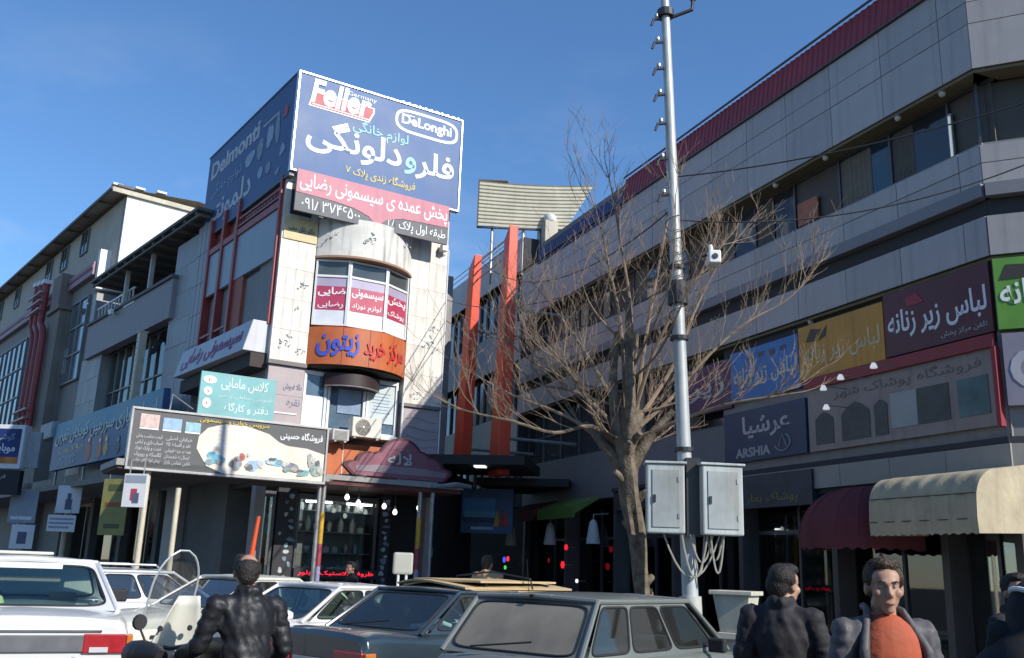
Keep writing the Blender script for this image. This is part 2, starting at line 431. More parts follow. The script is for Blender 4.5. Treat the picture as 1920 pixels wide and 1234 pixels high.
# rounded balconies
def arc(x0, x1, bulge, n=18):
    c = (x1 - x0) / 2; R_ = (c * c + bulge * bulge) / (2 * bulge); cx = (x0 + x1) / 2
    pts = []
    for i in range(n + 1):
        x = -c + 2 * c * i / n
        pts.append((cx + x, -(math.sqrt(R_ * R_ - x * x) - (R_ - bulge))))
    return pts
def drum(name, x0, x1, z0, z1, bulge, m, soffit=None, yb=0.5):
    a = arc(x0, x1, bulge)
    poly = a + [(x1, yb), (x0, yb)]
    d = MB().vprism(poly, z0, z1).build(name, m, T, smooth=30)
    ins = [(x, y + 0.05) for x, y in arc(x0 + 0.04, x1 - 0.04, bulge - 0.03)] + [(x1 - 0.04, yb), (x0 + 0.04, yb)]
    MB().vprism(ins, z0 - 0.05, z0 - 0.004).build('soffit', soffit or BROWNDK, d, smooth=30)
    return d
DRUMW = mat('stained_white_drum', (0.66, 0.64, 0.58), 0.6, var=0.2, vs=1.4, streak=0.8, streak_rgb=(0.17, 0.17, 0.16))
ORANGE = mat('orange_paint', (0.50, 0.13, 0.04), 0.5, var=0.2, vs=1.3, streak=0.35, streak_rgb=(0.30, 0.07, 0.03))
up = drum('upper_balcony', 0.84, 3.58, 9.42, 10.45, 0.68, DRUMW)
tr = arc(0.80, 3.62, 0.73)
MB().vprism(tr + [(3.62, 0.3), (0.80, 0.3)], 9.36, 9.416).build('rim', mat('rim_brown', (0.33, 0.20, 0.13), 0.7), up, smooth=30)
low = drum('orange_balcony', 0.83, 3.57, 6.52, 7.50, 0.66, ORANGE)
def on_drum(bulge):
    c = (3.57 - 0.83) / 2; R_ = (c * c + bulge * bulge) / (2 * bulge); cx = (3.57 + 0.83) / 2
    def f(x, y, z):
        xx = max(-c, min(c, x - cx))
        return (x, -(math.sqrt(R_ * R_ - xx * xx) - (R_ - bulge)) + y, z)
    return f
wr = on_drum(0.66)
text('مرکز خرید', LRED, low, 2.10, 3.42, 6.70, 7.32, -0.03, 0.02, wrap=wr)
text('زیتون', LBLUE, low, 0.98, 1.96, 6.72, 7.34, -0.03, 0.03, wrap=wr)
b = MB()
for x in (1.55, 2.25, 3.0): b.tube([wr(x, -0.004, 6.53), wr(x, -0.004, 7.49)], 0.005, 4)
b.build('panel_seam', JOINT, low)
relief(2.05, 9.95, 0.28, 21, -0.69); relief(1.1, 10.0, 0.13, 22, -0.42); relief(3.2, 10.1, 0.12, 23, -0.42)
# bay window between the balconies: three facets following the curve
FAC = [(0.86, 0.0), (1.64, -0.44), (2.70, -0.46), (3.54, 0.0)]
BAN = mat('red_window_film', (0.45, 0.05, 0.10), 0.35, var=0.2, vs=1.5, coat=0.4)
BANP = mat('lilac_window_film', (0.42, 0.36, 0.48), 0.35, var=0.15, vs=1.5, coat=0.4)
BLIND = mat('white_blind', (0.68, 0.70, 0.74), 0.5, var=0.08, vs=2, coat=0.3)
def facet(i, zlo, zhi, parent):
    (xa, ya), (xb, yb) = FAC[i], FAC[i + 1]
    L_ = math.hypot(xb - xa, yb - ya)
    e = bpy.data.objects.new('window', None); COL.objects.link(e); e.parent = parent
    e.location = (xa, ya, 0); e.rotation_euler.z = math.atan2(yb - ya, xb - xa)
    MB().box(0.03, L_ - 0.03, 0.03, 0.05, zlo + 0.04, zhi - 0.04).build('pane', GGLASS, e)
    f = MB(); f.box(0, 0.05, -0.02, 0.07, zlo, zhi); f.box(L_ - 0.05, L_, -0.02, 0.07, zlo, zhi)
    f.box(0.05, L_ - 0.05, -0.015, 0.065, zlo, zlo + 0.05); f.box(0.05, L_ - 0.05, -0.015, 0.065, zhi - 0.05, zhi); f.box(0.05, L_ - 0.05, -0.012, 0.06, 8.86, 8.92)
    f.build('frame', WHITEF, e, bevel=0.004)
    return e, L_
words = [('یی', 'رضا'), ('سیسمونی ر', 'تلفن'), ('سیسمونی', 'پخش')]
for i in range(3):
    e, L_ = facet(i, 7.56, 9.34, T)
    MB().box(0.055, L_ - 0.055, 0.015, 0.026, 8.62, 8.855).build('film', BANP, e)
    MB().box(0.055, L_ - 0.055, 0.015, 0.027, 7.98, 8.615).build('film', BAN, e)
    MB().box(0.055, L_ - 0.055, 0.015, 0.026, 7.62, 7.975).build('film', BLIND, e)
    text(['ضایی', 'سیسمونی', 'پخش'][i], LWHITE, e, 0.10, L_ - 0.08, 8.34, 8.60, 0.012, 0.02)
    text(['رضایی', 'لوازم نوزاد', 'پوشاک'][i], LWHITE, e, 0.12, L_ - 0.12, 8.02, 8.22, 0.012, 0.01)
# first floor windows under the orange balcony
for (x0, x1, kind) in ((0.86, 1.50, 'blind'), (1.52, 2.58, 'glass'), (2.60, 3.50, 'poster')):
    e = bpy.data.objects.new('window', None); COL.objects.link(e); e.parent = T; e.location = (x0, 0.16, 4.9)
    W_ = x1 - x0
    MB().box(0.04, W_ - 0.04, 0.04, 0.06, 0.05, 1.42).build('pane', mat('bluish_window_glass', (0.10, 0.15, 0.20), 0.06, var=0.3, spec=0.8), e)
    f = MB(); f.box(0, 0.07, -0.03, 0.08, 0, 1.5); f.box(W_ - 0.07, W_, -0.03, 0.08, 0, 1.5); f.box(0.07, W_ - 0.07, -0.025, 0.075, 0, 0.07); f.box(0.07, W_ - 0.07, -0.025, 0.075, 1.40, 1.5)
    f.build('frame', WHITEF, e, bevel=0.005)
    if kind == 'blind':
        MB().box(0.075, W_ - 0.075, 0.012, 0.03, 0.08, 0.86).build('blind', BLIND, e)
    if kind == 'poster':
        MB().box(0.09, W_ - 0.09, 0.012, 0.03, 0.35, 1.36).build('poster', mat('frosted_poster', (0.52, 0.58, 0.58), 0.5, var=0.12, vs=5), e)
        for k in range(7):
            MB().box(0.18 + 0.02 * (k % 3), W_ - 0.2 - 0.05 * (k % 2), 0.006, 0.011, 0.62 + 0.085 * k, 0.64 + 0.085 * k).build('print_line', mat('blue_print', (0.2, 0.3, 0.42), 0.6), e)
    if kind == 'glass':
        MB().box(0.30, W_ - 0.12, 0.012, 0.03, 0.5, 1.2).build('blind', mat('blue_blind', (0.20, 0.28, 0.40), 0.4, var=0.25, vs=2.5, coat=0.5), e)
trim('window_sill', 0.80, 3.52, -0.06, 0.5, 4.80, 4.895, WHITEF)
trim('bay_back', 0.84, 3.56, 0.3, 0.54, 6.40, 6.52, CONC)
# dark rounded hood over the first floor window
hood = MB().vprism(arc(1.36, 2.88, 0.42) + [(2.88, 0.2), (1.36, 0.2)], 6.04, 6.36).build('dark_hood', mat('maroon_black_hood', (0.035, 0.018, 0.02), 0.5, var=0.3), T, smooth=30)
MB().tube([(x, y - 0.01, 6.03) for x, y in arc(1.36, 2.88, 0.42)], 0.016, 6).build('hood_rim', METAL, hood)
trim('orange_plinth', 0.86, 3.56, 0.02, 0.3, 3.80, 4.60, ORANGE)
trim('plinth_joint', 2.0, 2.02, 0.012, 0.03, 3.80, 4.60, WHITEF)
# small notices on the marble
pst = trim('notice', -0.10, 0.80, -0.03, -0.012, 9.72, 10.32, mat('aged_yellow_notice', (0.62, 0.50, 0.28), 0.6, var=0.2, vs=4))
text('مطب', LBLACK, pst, 0.02, 0.24, 9.95, 10.10, -0.034, 0.01); text('دکتر زنان', LBLACK, pst, 0.30, 0.72, 9.93, 10.12, -0.034, 0.01)
trim('niche_shade_panel', 0.02, 0.60, -0.02, 0.02, 10.42, 11.30, mat('niche_shadow', (0.05, 0.045, 0.04), 0.9))  # raised dark panel, the shade of a recess put into its colour
trim('small_box', 4.40, 4.58, -0.25, -0.05, 10.28, 10.46, WHITEF)
text('طلا فروش', mat('grey_letters', (0.25, 0.27, 0.36), 0.6), T, 0.30, 0.78, 5.78, 5.98, 0.02, 0.0); text('نقره', MATS['grey_letters'], T, 0.42, 0.76, 5.36, 5.58, 0.02, 0.0)
trim('white_strip', 0.02, 0.7, 0.01, 0.03, 5.18, 5.22, WHITEF)
b = MB()
for k in range(5):
    b.tube([(3.72 + 0.02 * k + 0.9 * t, 0.02, 5.45 - 0.24 * k + 0.05 * math.sin(5 * t + k)) for t in (0, .2, .4, .6, .8, 1)], 0.012, 4)
b.build('painted_flourish', mat('lilac_paint', (0.36, 0.34, 0.40), 0.6), T)

# left side of the corner building (red steel frame)
side = thing('red_framed_wing', 'grey side wing with red steel frames left of the corner building', 'building', LO, frame(LH))
W = side
GREYP = mat('grey_sheet_panel', (0.30, 0.33, 0.36), 0.4, var=0.08, vs=0.7, streak=0.25)
def sbox(name, x0, x1, y0, y1, z0, z1, m, bev=0.004, par=None): return MB().box(x0, x1, y0, y1, z0, z1).build(name, m, par or W, bevel=bev)
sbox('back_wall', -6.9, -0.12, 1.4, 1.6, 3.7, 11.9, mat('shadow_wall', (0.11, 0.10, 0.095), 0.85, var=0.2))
sbox('end_wall', -7.05, -5.86, 0.0, 3.0, -0.2, 11.9, TILE)
for z in (6.9, 7.9, 8.9, 9.9, 10.9):
    sbox('tile_joint', -7.05, -5.87, -0.004, 0.01, z, z + 0.015, JOINT, 0)
for x in (-6.65, -6.25): sbox('tile_joint', x, x + 0.012, -0.0045, 0.01, 3.8, 11.8, JOINT, 0)
for x0, x1 in ((-5.62, -4.62), (-4.46, -3.46), (-3.28, -0.26)): sbox('panel', x0, x1, 0.0, 0.09, 9.30, 10.62, GREYP)
for x in (-5.80, -4.62, -3.45, -0.27): sbox('post', x, x + (0.17 if x < -1 else 0.12), -0.06, 0.20, 7.45, 11.8 if x < -1 else 11.5, REDF)
sbox('beam', -5.63, -0.27, -0.045, 0.14, 10.63, 10.82, REDF)
sbox('rail', -3.27, -0.27, -0.04, 0.02, 11.12, 11.19, REDF); sbox('rail', -3.27, -0.27, -0.04, 0.02, 10.90, 10.96, REDF)
b = MB()
for k in range(14): b.box(-3.2 + k * 0.21, -3.17 + k * 0.21, -0.02, 0.0, 10.96, 11.12)
b.build('rail_bars', REDF, W)
for x0 in (-5.60, -4.42): sbox('side_panel', x0 + 0.0, x0 + 0.5, 0.16, 0.9, 10.83, 11.8, RUST)
sbox('floor_slab', -5.63, -0.27, 0.15, 1.4, 10.0, 10.62, BROWNDK)
sbox('floor_slab', -5.63, -0.12, 0.1, 1.4, 7.20, 7.50, CONC)
for x0 in (-5.63, -4.45): sbox('side_panel', x0, x0 + 0.45, 0.21, 1.0, 7.51, 9.29, RUST); 
sbox('side_panel', -3.28, -2.55, 0.02, 0.5, 7.51, 9.295, RUST)
for x0 in (-5.63, -4.45):
    for z in (7.72, 7.98): sbox('rail', x0, x0 + 0.99, -0.035, 0.015, z, z + 0.07, REDF)
win = bpy.data.objects.new('window', None); COL.objects.link(win); win.parent = W
MB().box(-2.53, -0.28, 0.50, 0.53, 7.55, 9.25).build('pane', GGLASS, win)
b = MB()
for x in (-2.54, -1.80, -1.05, -0.33): b.box(x, x + 0.05, 0.46, 0.56, 7.52, 9.28)
b.box(-2.53, -0.3, 0.465, 0.555, 8.35, 8.40); b.build('frame', METAL, win)
MB().grid(lambda u, v: (-2.45 + 1.3 * u, 0.60 + 0.05 * math.sin(u * 40), 7.6 + 1.6 * v), 60, 1).build('curtain', CURTAIN, win)
sbox('lintel', -3.28, -0.27, 0.1, 1.2, 9.20, 9.295, BROWNDK)
# white shop sign slab below the windows, with its sloping soffit
sg = thing('white_fascia_sign', 'white slanted sign with magenta Persian lettering under the red framed windows', 'sign', LO, frame(LH))
b = MB(); b.add([(-5.75, -0.62, 6.75), (-0.2, -0.62, 6.68), (-0.2, -0.42, 7.5), (-5.75, -0.42, 7.55), (-5.75, 0.1, 6.75), (-0.2, 0.1, 6.68), (-0.2, 0.1, 7.5), (-5.75, 0.1, 7.55)],
    [(0, 1, 2, 3), (4, 7, 6, 5), (0, 3, 7, 4), (1, 5, 6, 2), (3, 2, 6, 7), (0, 4, 5, 1)])
b.build('panel', mat('white_sign_panel', (0.55, 0.55, 0.56), 0.5, var=0.12, vs=1.2, streak=0.3), sg, bevel=0.02)
text('سیسمونی رضایی', mat('magenta_letters', (0.38, 0.07, 0.20), 0.5), sg, -5.3, -0.6, 6.85, 7.45, 0.0, 0.02, wrap=lambda x, y, z: (x, -0.62 + 0.2 * (z - 6.72) / 0.8 + y - 0.012, z))
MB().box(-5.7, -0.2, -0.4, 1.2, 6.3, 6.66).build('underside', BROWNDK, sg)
# ================================================================== rooftop billboard (two faces meeting at the corner)
bb = thing('rooftop_billboard', 'large navy two-sided billboard wrapped round the roof corner with white Persian lettering', 'billboard', (FO[0], FO[1], 11.44), frame(FH)); bb.scale = (0.985, 1, 0.985)
z0, z1 = 0.10, 2.92
MB().box(-0.14, 4.84, -0.30, -0.18, z0, z1).build('front_panel', SIGNBLUE, bb)
b = MB()
for (xa, xb, za, zb) in ((-0.17, 4.87, z0 - 0.05, z0), (-0.17, 4.87, z1, z1 + 0.05), (-0.19, -0.14, z0 - 0.05, z1 + 0.05), (4.84, 4.89, z0 - 0.05, z1 + 0.05)):
    b.box(xa, xb, -0.33, -0.15, za, zb)
b.build('edge_trim', ALU, bb, bevel=0.006)
fy = -0.305
WH = LWHITE
# logo one: white block letters on a red slab with a white border
MB().prism([(0.14, 2.02), (1.92, 2.02), (2.06, 2.34), (2.06, 2.50), (0.24, 2.50)], fy - 0.006, fy + 0.02).build('logo_border', WH, bb)
MB().prism([(0.20, 2.06), (1.88, 2.06), (2.01, 2.34), (2.01, 2.47), (0.28, 2.47)], fy - 0.012, fy).build('logo_field', mat('logo_red', (0.42, 0.04, 0.06), 0.5), bb)
text('Feller', WH, bb, 0.22, 1.95, 2.13, 2.86, fy - 0.014, 0.035, persian=False, slant=0.12)
MB().box(0.24, 1.93, fy - 0.016, fy - 0.004, 2.085, 2.115).build('logo_underline', WH, bb)
text('Germany', WH, bb, 1.24, 2.10, 2.64, 2.80, fy, 0.004, persian=False)
# logo two: name inside a rounded white ring
def ring(cx, cz, hw, hh, t, y, name='logo_ring'):
    n = 40; o_ = []; i_ = []
    for k in range(n):
        a = 2 * math.pi * k / n; c_, s_ = math.cos(a), math.sin(a)
        ex = 0.42
        ux = math.copysign(abs(c_) ** ex, c_); uz = math.copysign(abs(s_) ** 0.75, s_)
        o_.append((cx + hw * ux, y, cz + hh * uz)); i_.append((cx + (hw - t) * ux, y, cz + (hh - t) * uz))
    b = MB(); b.add(o_ + i_, [(k, n + k, n + (k + 1) % n, (k + 1) % n) for k in range(n)])
    return b.build(name, WH, bb)
ring(3.72, 2.42, 1.02, 0.37, 0.085, fy - 0.004)
text('DēLonghi'.replace('ē', 'e'), WH, bb, 2.90, 4.52, 2.22, 2.62, fy, 0.03, persian=False)
MB().box(3.06, 3.30, fy - 0.01, fy, 2.585, 2.62).build('logo_stroke', WH, bb)
text('لوازم خانگی', LCYAN, bb, 1.45, 3.15, 1.55, 2.02, fy, 0.006)
text('دلونگی', WH, bb, 0.16, 2.98, 0.72, 1.82, fy, 0.02)
text('و', LCYAN, bb, 3.08, 3.44, 0.80, 1.34, fy, 0.02)
text('فلر', WH, bb, 3.42, 4.66, 0.74, 1.66, fy, 0.02)
text('فروشگاه زندی پلاک ۷', LYEL, bb, 1.35, 3.45, 0.28, 0.62, fy, 0.006)
# left face
lf = bpy.data.objects.new('side_face', None); COL.objects.link(lf); lf.parent = bb
lf.location = (-0.16, -0.28, 0.0); lf.rotation_euler.z = rad(58.5 - 144.6)
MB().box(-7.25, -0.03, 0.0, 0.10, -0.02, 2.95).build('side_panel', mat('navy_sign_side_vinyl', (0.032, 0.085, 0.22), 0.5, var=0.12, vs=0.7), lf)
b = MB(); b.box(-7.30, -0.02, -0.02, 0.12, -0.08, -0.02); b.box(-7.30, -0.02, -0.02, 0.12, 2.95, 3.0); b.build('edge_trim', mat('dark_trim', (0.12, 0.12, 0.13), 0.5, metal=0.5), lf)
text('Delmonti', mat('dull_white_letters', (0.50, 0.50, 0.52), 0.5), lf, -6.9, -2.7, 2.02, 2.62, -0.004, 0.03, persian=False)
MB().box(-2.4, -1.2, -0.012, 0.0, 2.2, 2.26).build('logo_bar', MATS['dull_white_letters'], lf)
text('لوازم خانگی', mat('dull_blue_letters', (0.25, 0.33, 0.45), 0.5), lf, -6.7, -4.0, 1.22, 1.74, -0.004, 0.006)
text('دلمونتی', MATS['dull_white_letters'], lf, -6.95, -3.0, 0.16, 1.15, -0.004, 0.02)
# printed kitchenware on the side face: bowls, pots and bottles in relief-flat shapes
PR1 = mat('print_pale_blue', (0.30, 0.38, 0.48), 0.5, var=0.3, vs=6); PR2 = mat('print_steel', (0.22, 0.26, 0.33), 0.5, var=0.3, vs=6); PR3 = mat('print_red', (0.40, 0.06, 0.08), 0.5)
def flat(poly, m, par, y, name='printed_shape'): return MB().prism(poly, y - 0.008, y).build(name, m, par)
def bowl(cx, cz, w_, h_): return [(cx - w_ * .35, cz), (cx + w_ * .35, cz), (cx + w_ * .5, cz + h_ * .7), (cx + w_ * .5, cz + h_), (cx - w_ * .5, cz + h_), (cx - w_ * .5, cz + h_ * .7)]
def goods(cx, cz, w_, h_, seed):
    r = random.Random(seed); n = 13; out = []
    k1, k2, p1, p2 = r.uniform(.08, .25), r.uniform(.05, .18), r.uniform(0, 6), r.uniform(0, 6)
    for i in range(n):
        a = 2 * math.pi * i / n; q = 1 + k1 * math.sin(2 * a + p1) + k2 * math.sin(3 * a + p2) + r.uniform(-.12, .12)
        out.append((cx + w_ * .5 * q * math.cos(a), cz + h_ * .5 + h_ * .5 * q * math.sin(a)))
    return out
for cx, cz, w_, h_, m_ in ((-3.3, 1.35, 0.8, 0.42, PR1), (-2.5, 1.3, 0.6, 0.55, PR2), (-1.8, 1.35, 0.45, 0.75, PR1), (-1.25, 1.3, 0.32, 0.95, PR2), (-2.3, 0.6, 0.4, 0.34, PR1), (-1.7, 0.5, 0.3, 0.42, PR2), (-0.75, 0.75, 0.36, 0.34, PR1), (-0.95, 0.25, 0.3, 0.2, PR2)):
    flat(goods(cx, cz, w_, h_, int(cx * 90)), m_, lf, -0.004)
flat([(-0.9, 1.9), (-0.62, 1.9), (-0.55, 2.15), (-0.8, 2.3)], PR3, lf, -0.008)
b = MB()
for x in (0.3, 1.5, 2.7, 3.9, 4.7): b.tube([(x, -0.12, z0), (x, -0.12, z1)], 0.03, 6); b.tube([(x, -0.12, z1 - .2), (x, 1.6, 0.1)], 0.025, 6)
b.build('back_struts', METAL, bb)
b = MB()
for k in range(11): b.box(2.9 + 0.18 * k, 2.96 + 0.18 * k, -0.30, -0.24, z1 + 0.05, z1 + 0.09)
b.build('top_clips', ALU, bb)

# pink and charcoal sign under the billboard
ps = thing('pink_banner_sign', 'pink and charcoal Persian banner with phone number just under the blue billboard', 'sign', Matrix.Translation(FO) @ Matrix.Rotation(frame(FH), 4, 'Z') @ Vector((-0.16, -0.44, 10.32)), frame(FH)); ps.scale = (0.965, 1, 0.94)
MB().box(0.10, 4.68, -0.16, -0.08, 0.0, 1.20).build('grey_panel', mat('charcoal_vinyl', (0.085, 0.09, 0.10), 0.5, var=0.12), ps)
top = [(0.10, 0.53), (1.2, 0.50), (1.75, 0.44), (2.2, 0.30), (2.42, 0.10), (2.5, 0.10), (2.75, 0.32), (3.2, 0.46), (4.0, 0.50), (4.68, 0.52), (4.68, 1.20), (0.10, 1.20)]
MB().prism(top, -0.172, -0.1601).build('pink_panel', mat('pink_vinyl', (0.52, 0.17, 0.22), 0.5, var=0.16, vs=1.5, streak=0.3), ps)
text('پخش عمده ی سیسمونی رضایی', WH, ps, 0.18, 4.62, 0.55, 1.14, -0.174, 0.012)
text('۰۹۱۸۳۷۴۶۵۰۰', WH, ps, 0.28, 1.95, 0.10, 0.42, -0.162, 0.0)
text('طبقه اول پلاک ۲۸', WH, ps, 2.78, 4.60, 0.06, 0.42, -0.162, 0.01)

for x in (0.4, 2.4, 4.4): MB().box(x, x + 0.05, -0.08, 0.45, 0.9, 0.95).build('bracket', METAL, ps)
# ================================================================== shop canopy round the corner, its posts and boards
can = thing('shop_canopy', 'grey flat canopy with maroon soffit wrapped round the corner shop, carried on steel posts', 'canopy', FO, frame(FH))
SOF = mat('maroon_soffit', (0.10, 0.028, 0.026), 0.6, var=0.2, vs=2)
MB().box(-3.7, 0.9, -2.1, -0.16, 3.42, 3.56).build('slab', mat('canopy_sheet', (0.30, 0.29, 0.27), 0.6, var=0.2, streak=0.3), can, bevel=0.01)
MB().box(0.905, 4.55, -1.85, 0.0, 3.50, 3.62).build('slab', MATS['canopy_sheet'], can, bevel=0.01)
MB().box(0.95, 4.5, -1.80, 0.0, 3.40, 3.495).build('soffit', SOF, can)
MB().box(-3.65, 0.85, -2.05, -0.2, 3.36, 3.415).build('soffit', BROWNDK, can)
MB().tube([(0.8, -2.0, 3.40), (1.3, -1.6, 3.62), (1.9, -1.85, 3.66)], 0.05, 6).build('edge_pipe', METAL, can)
PY = -1.75
for x, m_, zt, dy in ((-3.02, BEIGEP, 3.36, -1.95), (-2.38, BEIGEP, 3.05, -1.98), (0.76, METAL, 3.36, -1.9), (0.94, METAL, 3.39, -1.70), (3.43, METAL, 3.39, -1.70), (3.74, METAL, 3.39, -1.75)):
    p = MB().tube([(x, dy, 0.0), (x, dy, zt)], 0.058 if m_ is BEIGEP else 0.05, 10).build('post', m_, can, smooth=True)
    MB().box(x - 0.1, x + 0.1, dy - 0.1, dy + 0.1, 0.24, 0.30).build('base_plate', METAL, p)
for x in (0.94, 3.43):
    for k, (za, zb, c) in enumerate(((2.05, 2.75, (0.55, 0.32, 0.03)), (1.55, 2.04, (0.35, 0.05, 0.08)), (1.0, 1.54, (0.30, 0.28, 0.45)))):
        MB().tube([(x, -1.70, za), (x, -1.70, zb)], 0.058, 10).build('post_wrap', mat('post_wrap_%d' % k, c, 0.5, var=0.25, vs=8), can, smooth=True)
MB().tube([(3.74, -1.75, 1.85), (3.74, -1.75, 2.05)], 0.075, 10).build('post_joint', METAL, can)
MB().tube([(3.62, -1.9, 3.52), (4.3, -1.9, 3.62), (4.75, -1.85, 3.60)], [0.04, 0.07, 0.05], 6).build('corner_flashing', METAL, can)
# bulbs hanging from the soffit
BULB = mat('lit_bulb', (1.0, 0.98, 0.92), 0.3, var=0, emit=2.2)
for i, (x, y, d) in enumerate(((0.98, -1.35, 0.20), (1.62, -1.45, 0.10), (1.98, -1.30, 0.20), (2.66, -1.30, 0.24), (2.98, -1.25, 0.36), (3.60, -1.30, 0.22))):
    t = thing('bulb_lamp', ['white lamp bulb by the post under the canopy, first from the left', 'second lamp bulb from the left under the maroon canopy', 'third lamp bulb from the left under the maroon canopy', 'fourth lamp bulb from the left under the maroon canopy', 'lowest hanging lamp bulb, fifth from the left under the canopy', 'rightmost lamp bulb under the maroon canopy'][i], 'lamp', (0, 0, 0), 0, 'bulbs under the corner shop canopy')
    M_ = Matrix.Translation(FO) @ Matrix.Rotation(frame(FH), 4, 'Z')
    t.location = M_ @ Vector((x, y, 3.395)); t.rotation_euler.z = frame(FH)
    MB().tube([(0, 0, 0), (0, 0, -d)], 0.008, 5).build('cord', LBLACK, t)
    MB().lathe([(0.02, 0), (0.028, -0.03), (0.028, -0.07)], 8, (0, 0, -d)).build('socket', mat('socket_grey', (0.3, 0.3, 0.3), 0.5), t)
    MB().lathe([(0.02, -0.07), (0.05, -0.11), (0.058, -0.15), (0.045, -0.19), (0.012, -0.21)], 10, (0, 0, -d)).build('bulb', BULB, t, True)

# dark board with the cream splash, standing on the canopy edge
BZ = 3.40
bd = thing('charcoal_shop_board', 'long charcoal shop board with cream blob and small white print above the canopy', 'sign', (FO[0], FO[1], BZ), frame(FH))
MB().box(-3.48, 0.74, -2.10, -2.0, 0.0, 1.20).build('panel', mat('charcoal_board', (0.10, 0.10, 0.10), 0.55, var=0.15, vs=1.2), bd)
b = MB(); b.box(-3.53, 0.79, -2.13, -1.97, -0.05, 0.0); b.box(-3.53, 0.79, -2.13, -1.97, 1.20, 1.25); b.box(-3.53, -3.48, -2.13, -1.97, 0.0, 1.20); b.box(0.74, 0.79, -2.13, -1.97, 0.0, 1.20)
b.build('edge_frame', METAL, bd, bevel=0.006)
blob = [(-1.9, 0.15), (-1.55, 0.02), (-0.9, 0.01), (0.72, 0.01), (0.72, 0.62), (0.30, 0.72), (-0.15, 0.74), (-0.35, 0.80), (-0.6, 0.96), (-1.1, 1.08), (-1.6, 1.08), (-1.95, 0.96), (-2.12, 0.76), (-2.14, 0.5)]
MB().prism(blob, -2.112, -2.1005).build('cream_splash', mat('cream_print', (0.74, 0.67, 0.57), 0.5, var=0.12, vs=2.5), bd)
y_ = -2.114
text('فروشگاه حسینی', WH, bd, -0.34, 0.66, 0.86, 1.08, -2.102, 0.02)
text('سرویس خواب و سیسمونی', LYEL, bd, -2.14, -0.62, 1.06, 1.185, -2.115, 0.01)
for r_ in range(5):
    text(['پخش انواع کالای خواب', 'کالسکه و روروک', 'تخت و پارک نوزاد', 'اسباب بازی و لباس', 'قیمت مناسب پخش'][r_], mat('dull_print', (0.55, 0.55, 0.55), 0.5), bd, -3.38, -2.86 + 0.02 * (r_ % 2), 0.10 + 0.125 * r_, 0.205 + 0.125 * r_, -2.102, 0.006)
    text(['تلفن تماس بازار', 'ارسال به شهرستان', 'عمده و خرده فروشی', 'نقد و اقساط کالا', 'خیابان اصلی'][r_], MATS['dull_print'], bd, -2.78, -2.24 - 0.03 * (r_ % 2), 0.10 + 0.125 * r_, 0.20 + 0.125 * r_, -2.102, 0.004)
for k, (xa, xb, c) in enumerate(((-3.34, -2.96, (0.62, 0.45, 0.40)), (-2.88, -2.50, (0.30, 0.45, 0.66)), (-2.42, -2.10, (0.30, 0.50, 0.55)))):
    lg = MB().box(xa, xb, -2.112, -2.1, 0.84, 1.12 - 0.04 * k).build('small_logo', mat('logo_%d' % k, c, 0.5, var=0.35, vs=9), bd)
    MB().box(xa, xb, -2.114, -2.11, 0.80, 0.835).build('logo_strip', WH, bd)
for k, (cx, cz, w_, h_, c) in enumerate(((-1.72, 0.20, 0.34, 0.26, (0.12, 0.38, 0.50)), (-1.25, 0.10, 0.22, 0.30, (0.30, 0.24, 0.24)), (-0.88, 0.12, 0.32, 0.26, (0.33, 0.47, 0.62)), (-0.42, 0.26, 0.36, 0.18, (0.18, 0.45, 0.58)), (-0.05, 0.16, 0.38, 0.22, (0.20, 0.22, 0.26)), (0.25, 0.12, 0.40, 0.12, (0.22, 0.45, 0.45)), (0.42, 0.30, 0.2, 0.3, (0.40, 0.42, 0.38)), (-1.15, 0.33, 0.14, 0.16, (0.45, 0.12, 0.10)), (0.55, 0.08, 0.22, 0.34, (0.30, 0.36, 0.30)))):
    flat(goods(cx, cz, w_, h_, k), mat('goods_print_%d' % k, c, 0.5, var=0.5, vs=12), bd, -2.114 - 0.0006 * k)
    for q in range(3): flat(goods(cx + random.uniform(-.16, .16), cz + random.uniform(-.04, .12), w_ * .45, h_ * .5, 50 + 3 * k + q), mat('goods_bit_%d' % ((k + q) % 4), [(0.55, 0.55, 0.52), (0.22, 0.30, 0.32), (0.40, 0.36, 0.30), (0.12, 0.13, 0.14)][(k + q) % 4], 0.5, var=0.4, vs=14), bd, -2.1195 - 0.0005 * (3 * k + q))
for k in range(5):
    MB().box(-1.85 + 0.1 * (k % 2), -0.75 - 0.15 * (k % 3), -2.1145, -2.112, 0.58 + 0.09 * k, 0.60 + 0.09 * k).build('print_line', mat('faint_print', (0.78, 0.76, 0.74), 0.5), bd)
# teal board above it
tb = thing('teal_sign', 'turquoise board with white Persian script beside the corner above the charcoal board', 'sign', (FO[0], FO[1], 4.72), frame(FH))
MB().box(-2.08, -0.36, -1.52, -1.44, 0.0, 0.98).build('panel', mat('teal_vinyl', (0.19, 0.43, 0.43), 0.5, var=0.16, vs=2, streak=0.35, streak_rgb=(0.30, 0.45, 0.44)), tb, bevel=0.006)
for k, zc in enumerate((0.80, 0.54, 0.27)):
    n = 20; hw, hh = (0.15, 0.09) if k == 0 else (0.095, 0.095 + 0.02 * (k == 2))
    MB().prism([(-1.90 + 0.02 * (k == 0) + hw * math.cos(6.2832 * i / n), zc + hh * math.sin(6.2832 * i / n)) for i in range(n)], -1.53, -1.5201).build('badge', WH, tb)
    text('۱', LRED, tb, -1.92, -1.88, zc - 0.03, zc + 0.03, -1.531, 0.0)
text('کلاس مامایی', WH, tb, -1.62, -0.55, 0.60, 0.90, -1.521, 0.0)
text('آموزش خیاطی و هنر', mat('pale_teal_letters', (0.50, 0.66, 0.66), 0.5), tb, -1.65, -0.45, 0.42, 0.54, -1.521, 0.0)
text('دفتر و کارگاه', WH, tb, -1.5, -0.50, 0.10, 0.34, -1.521, 0.0)
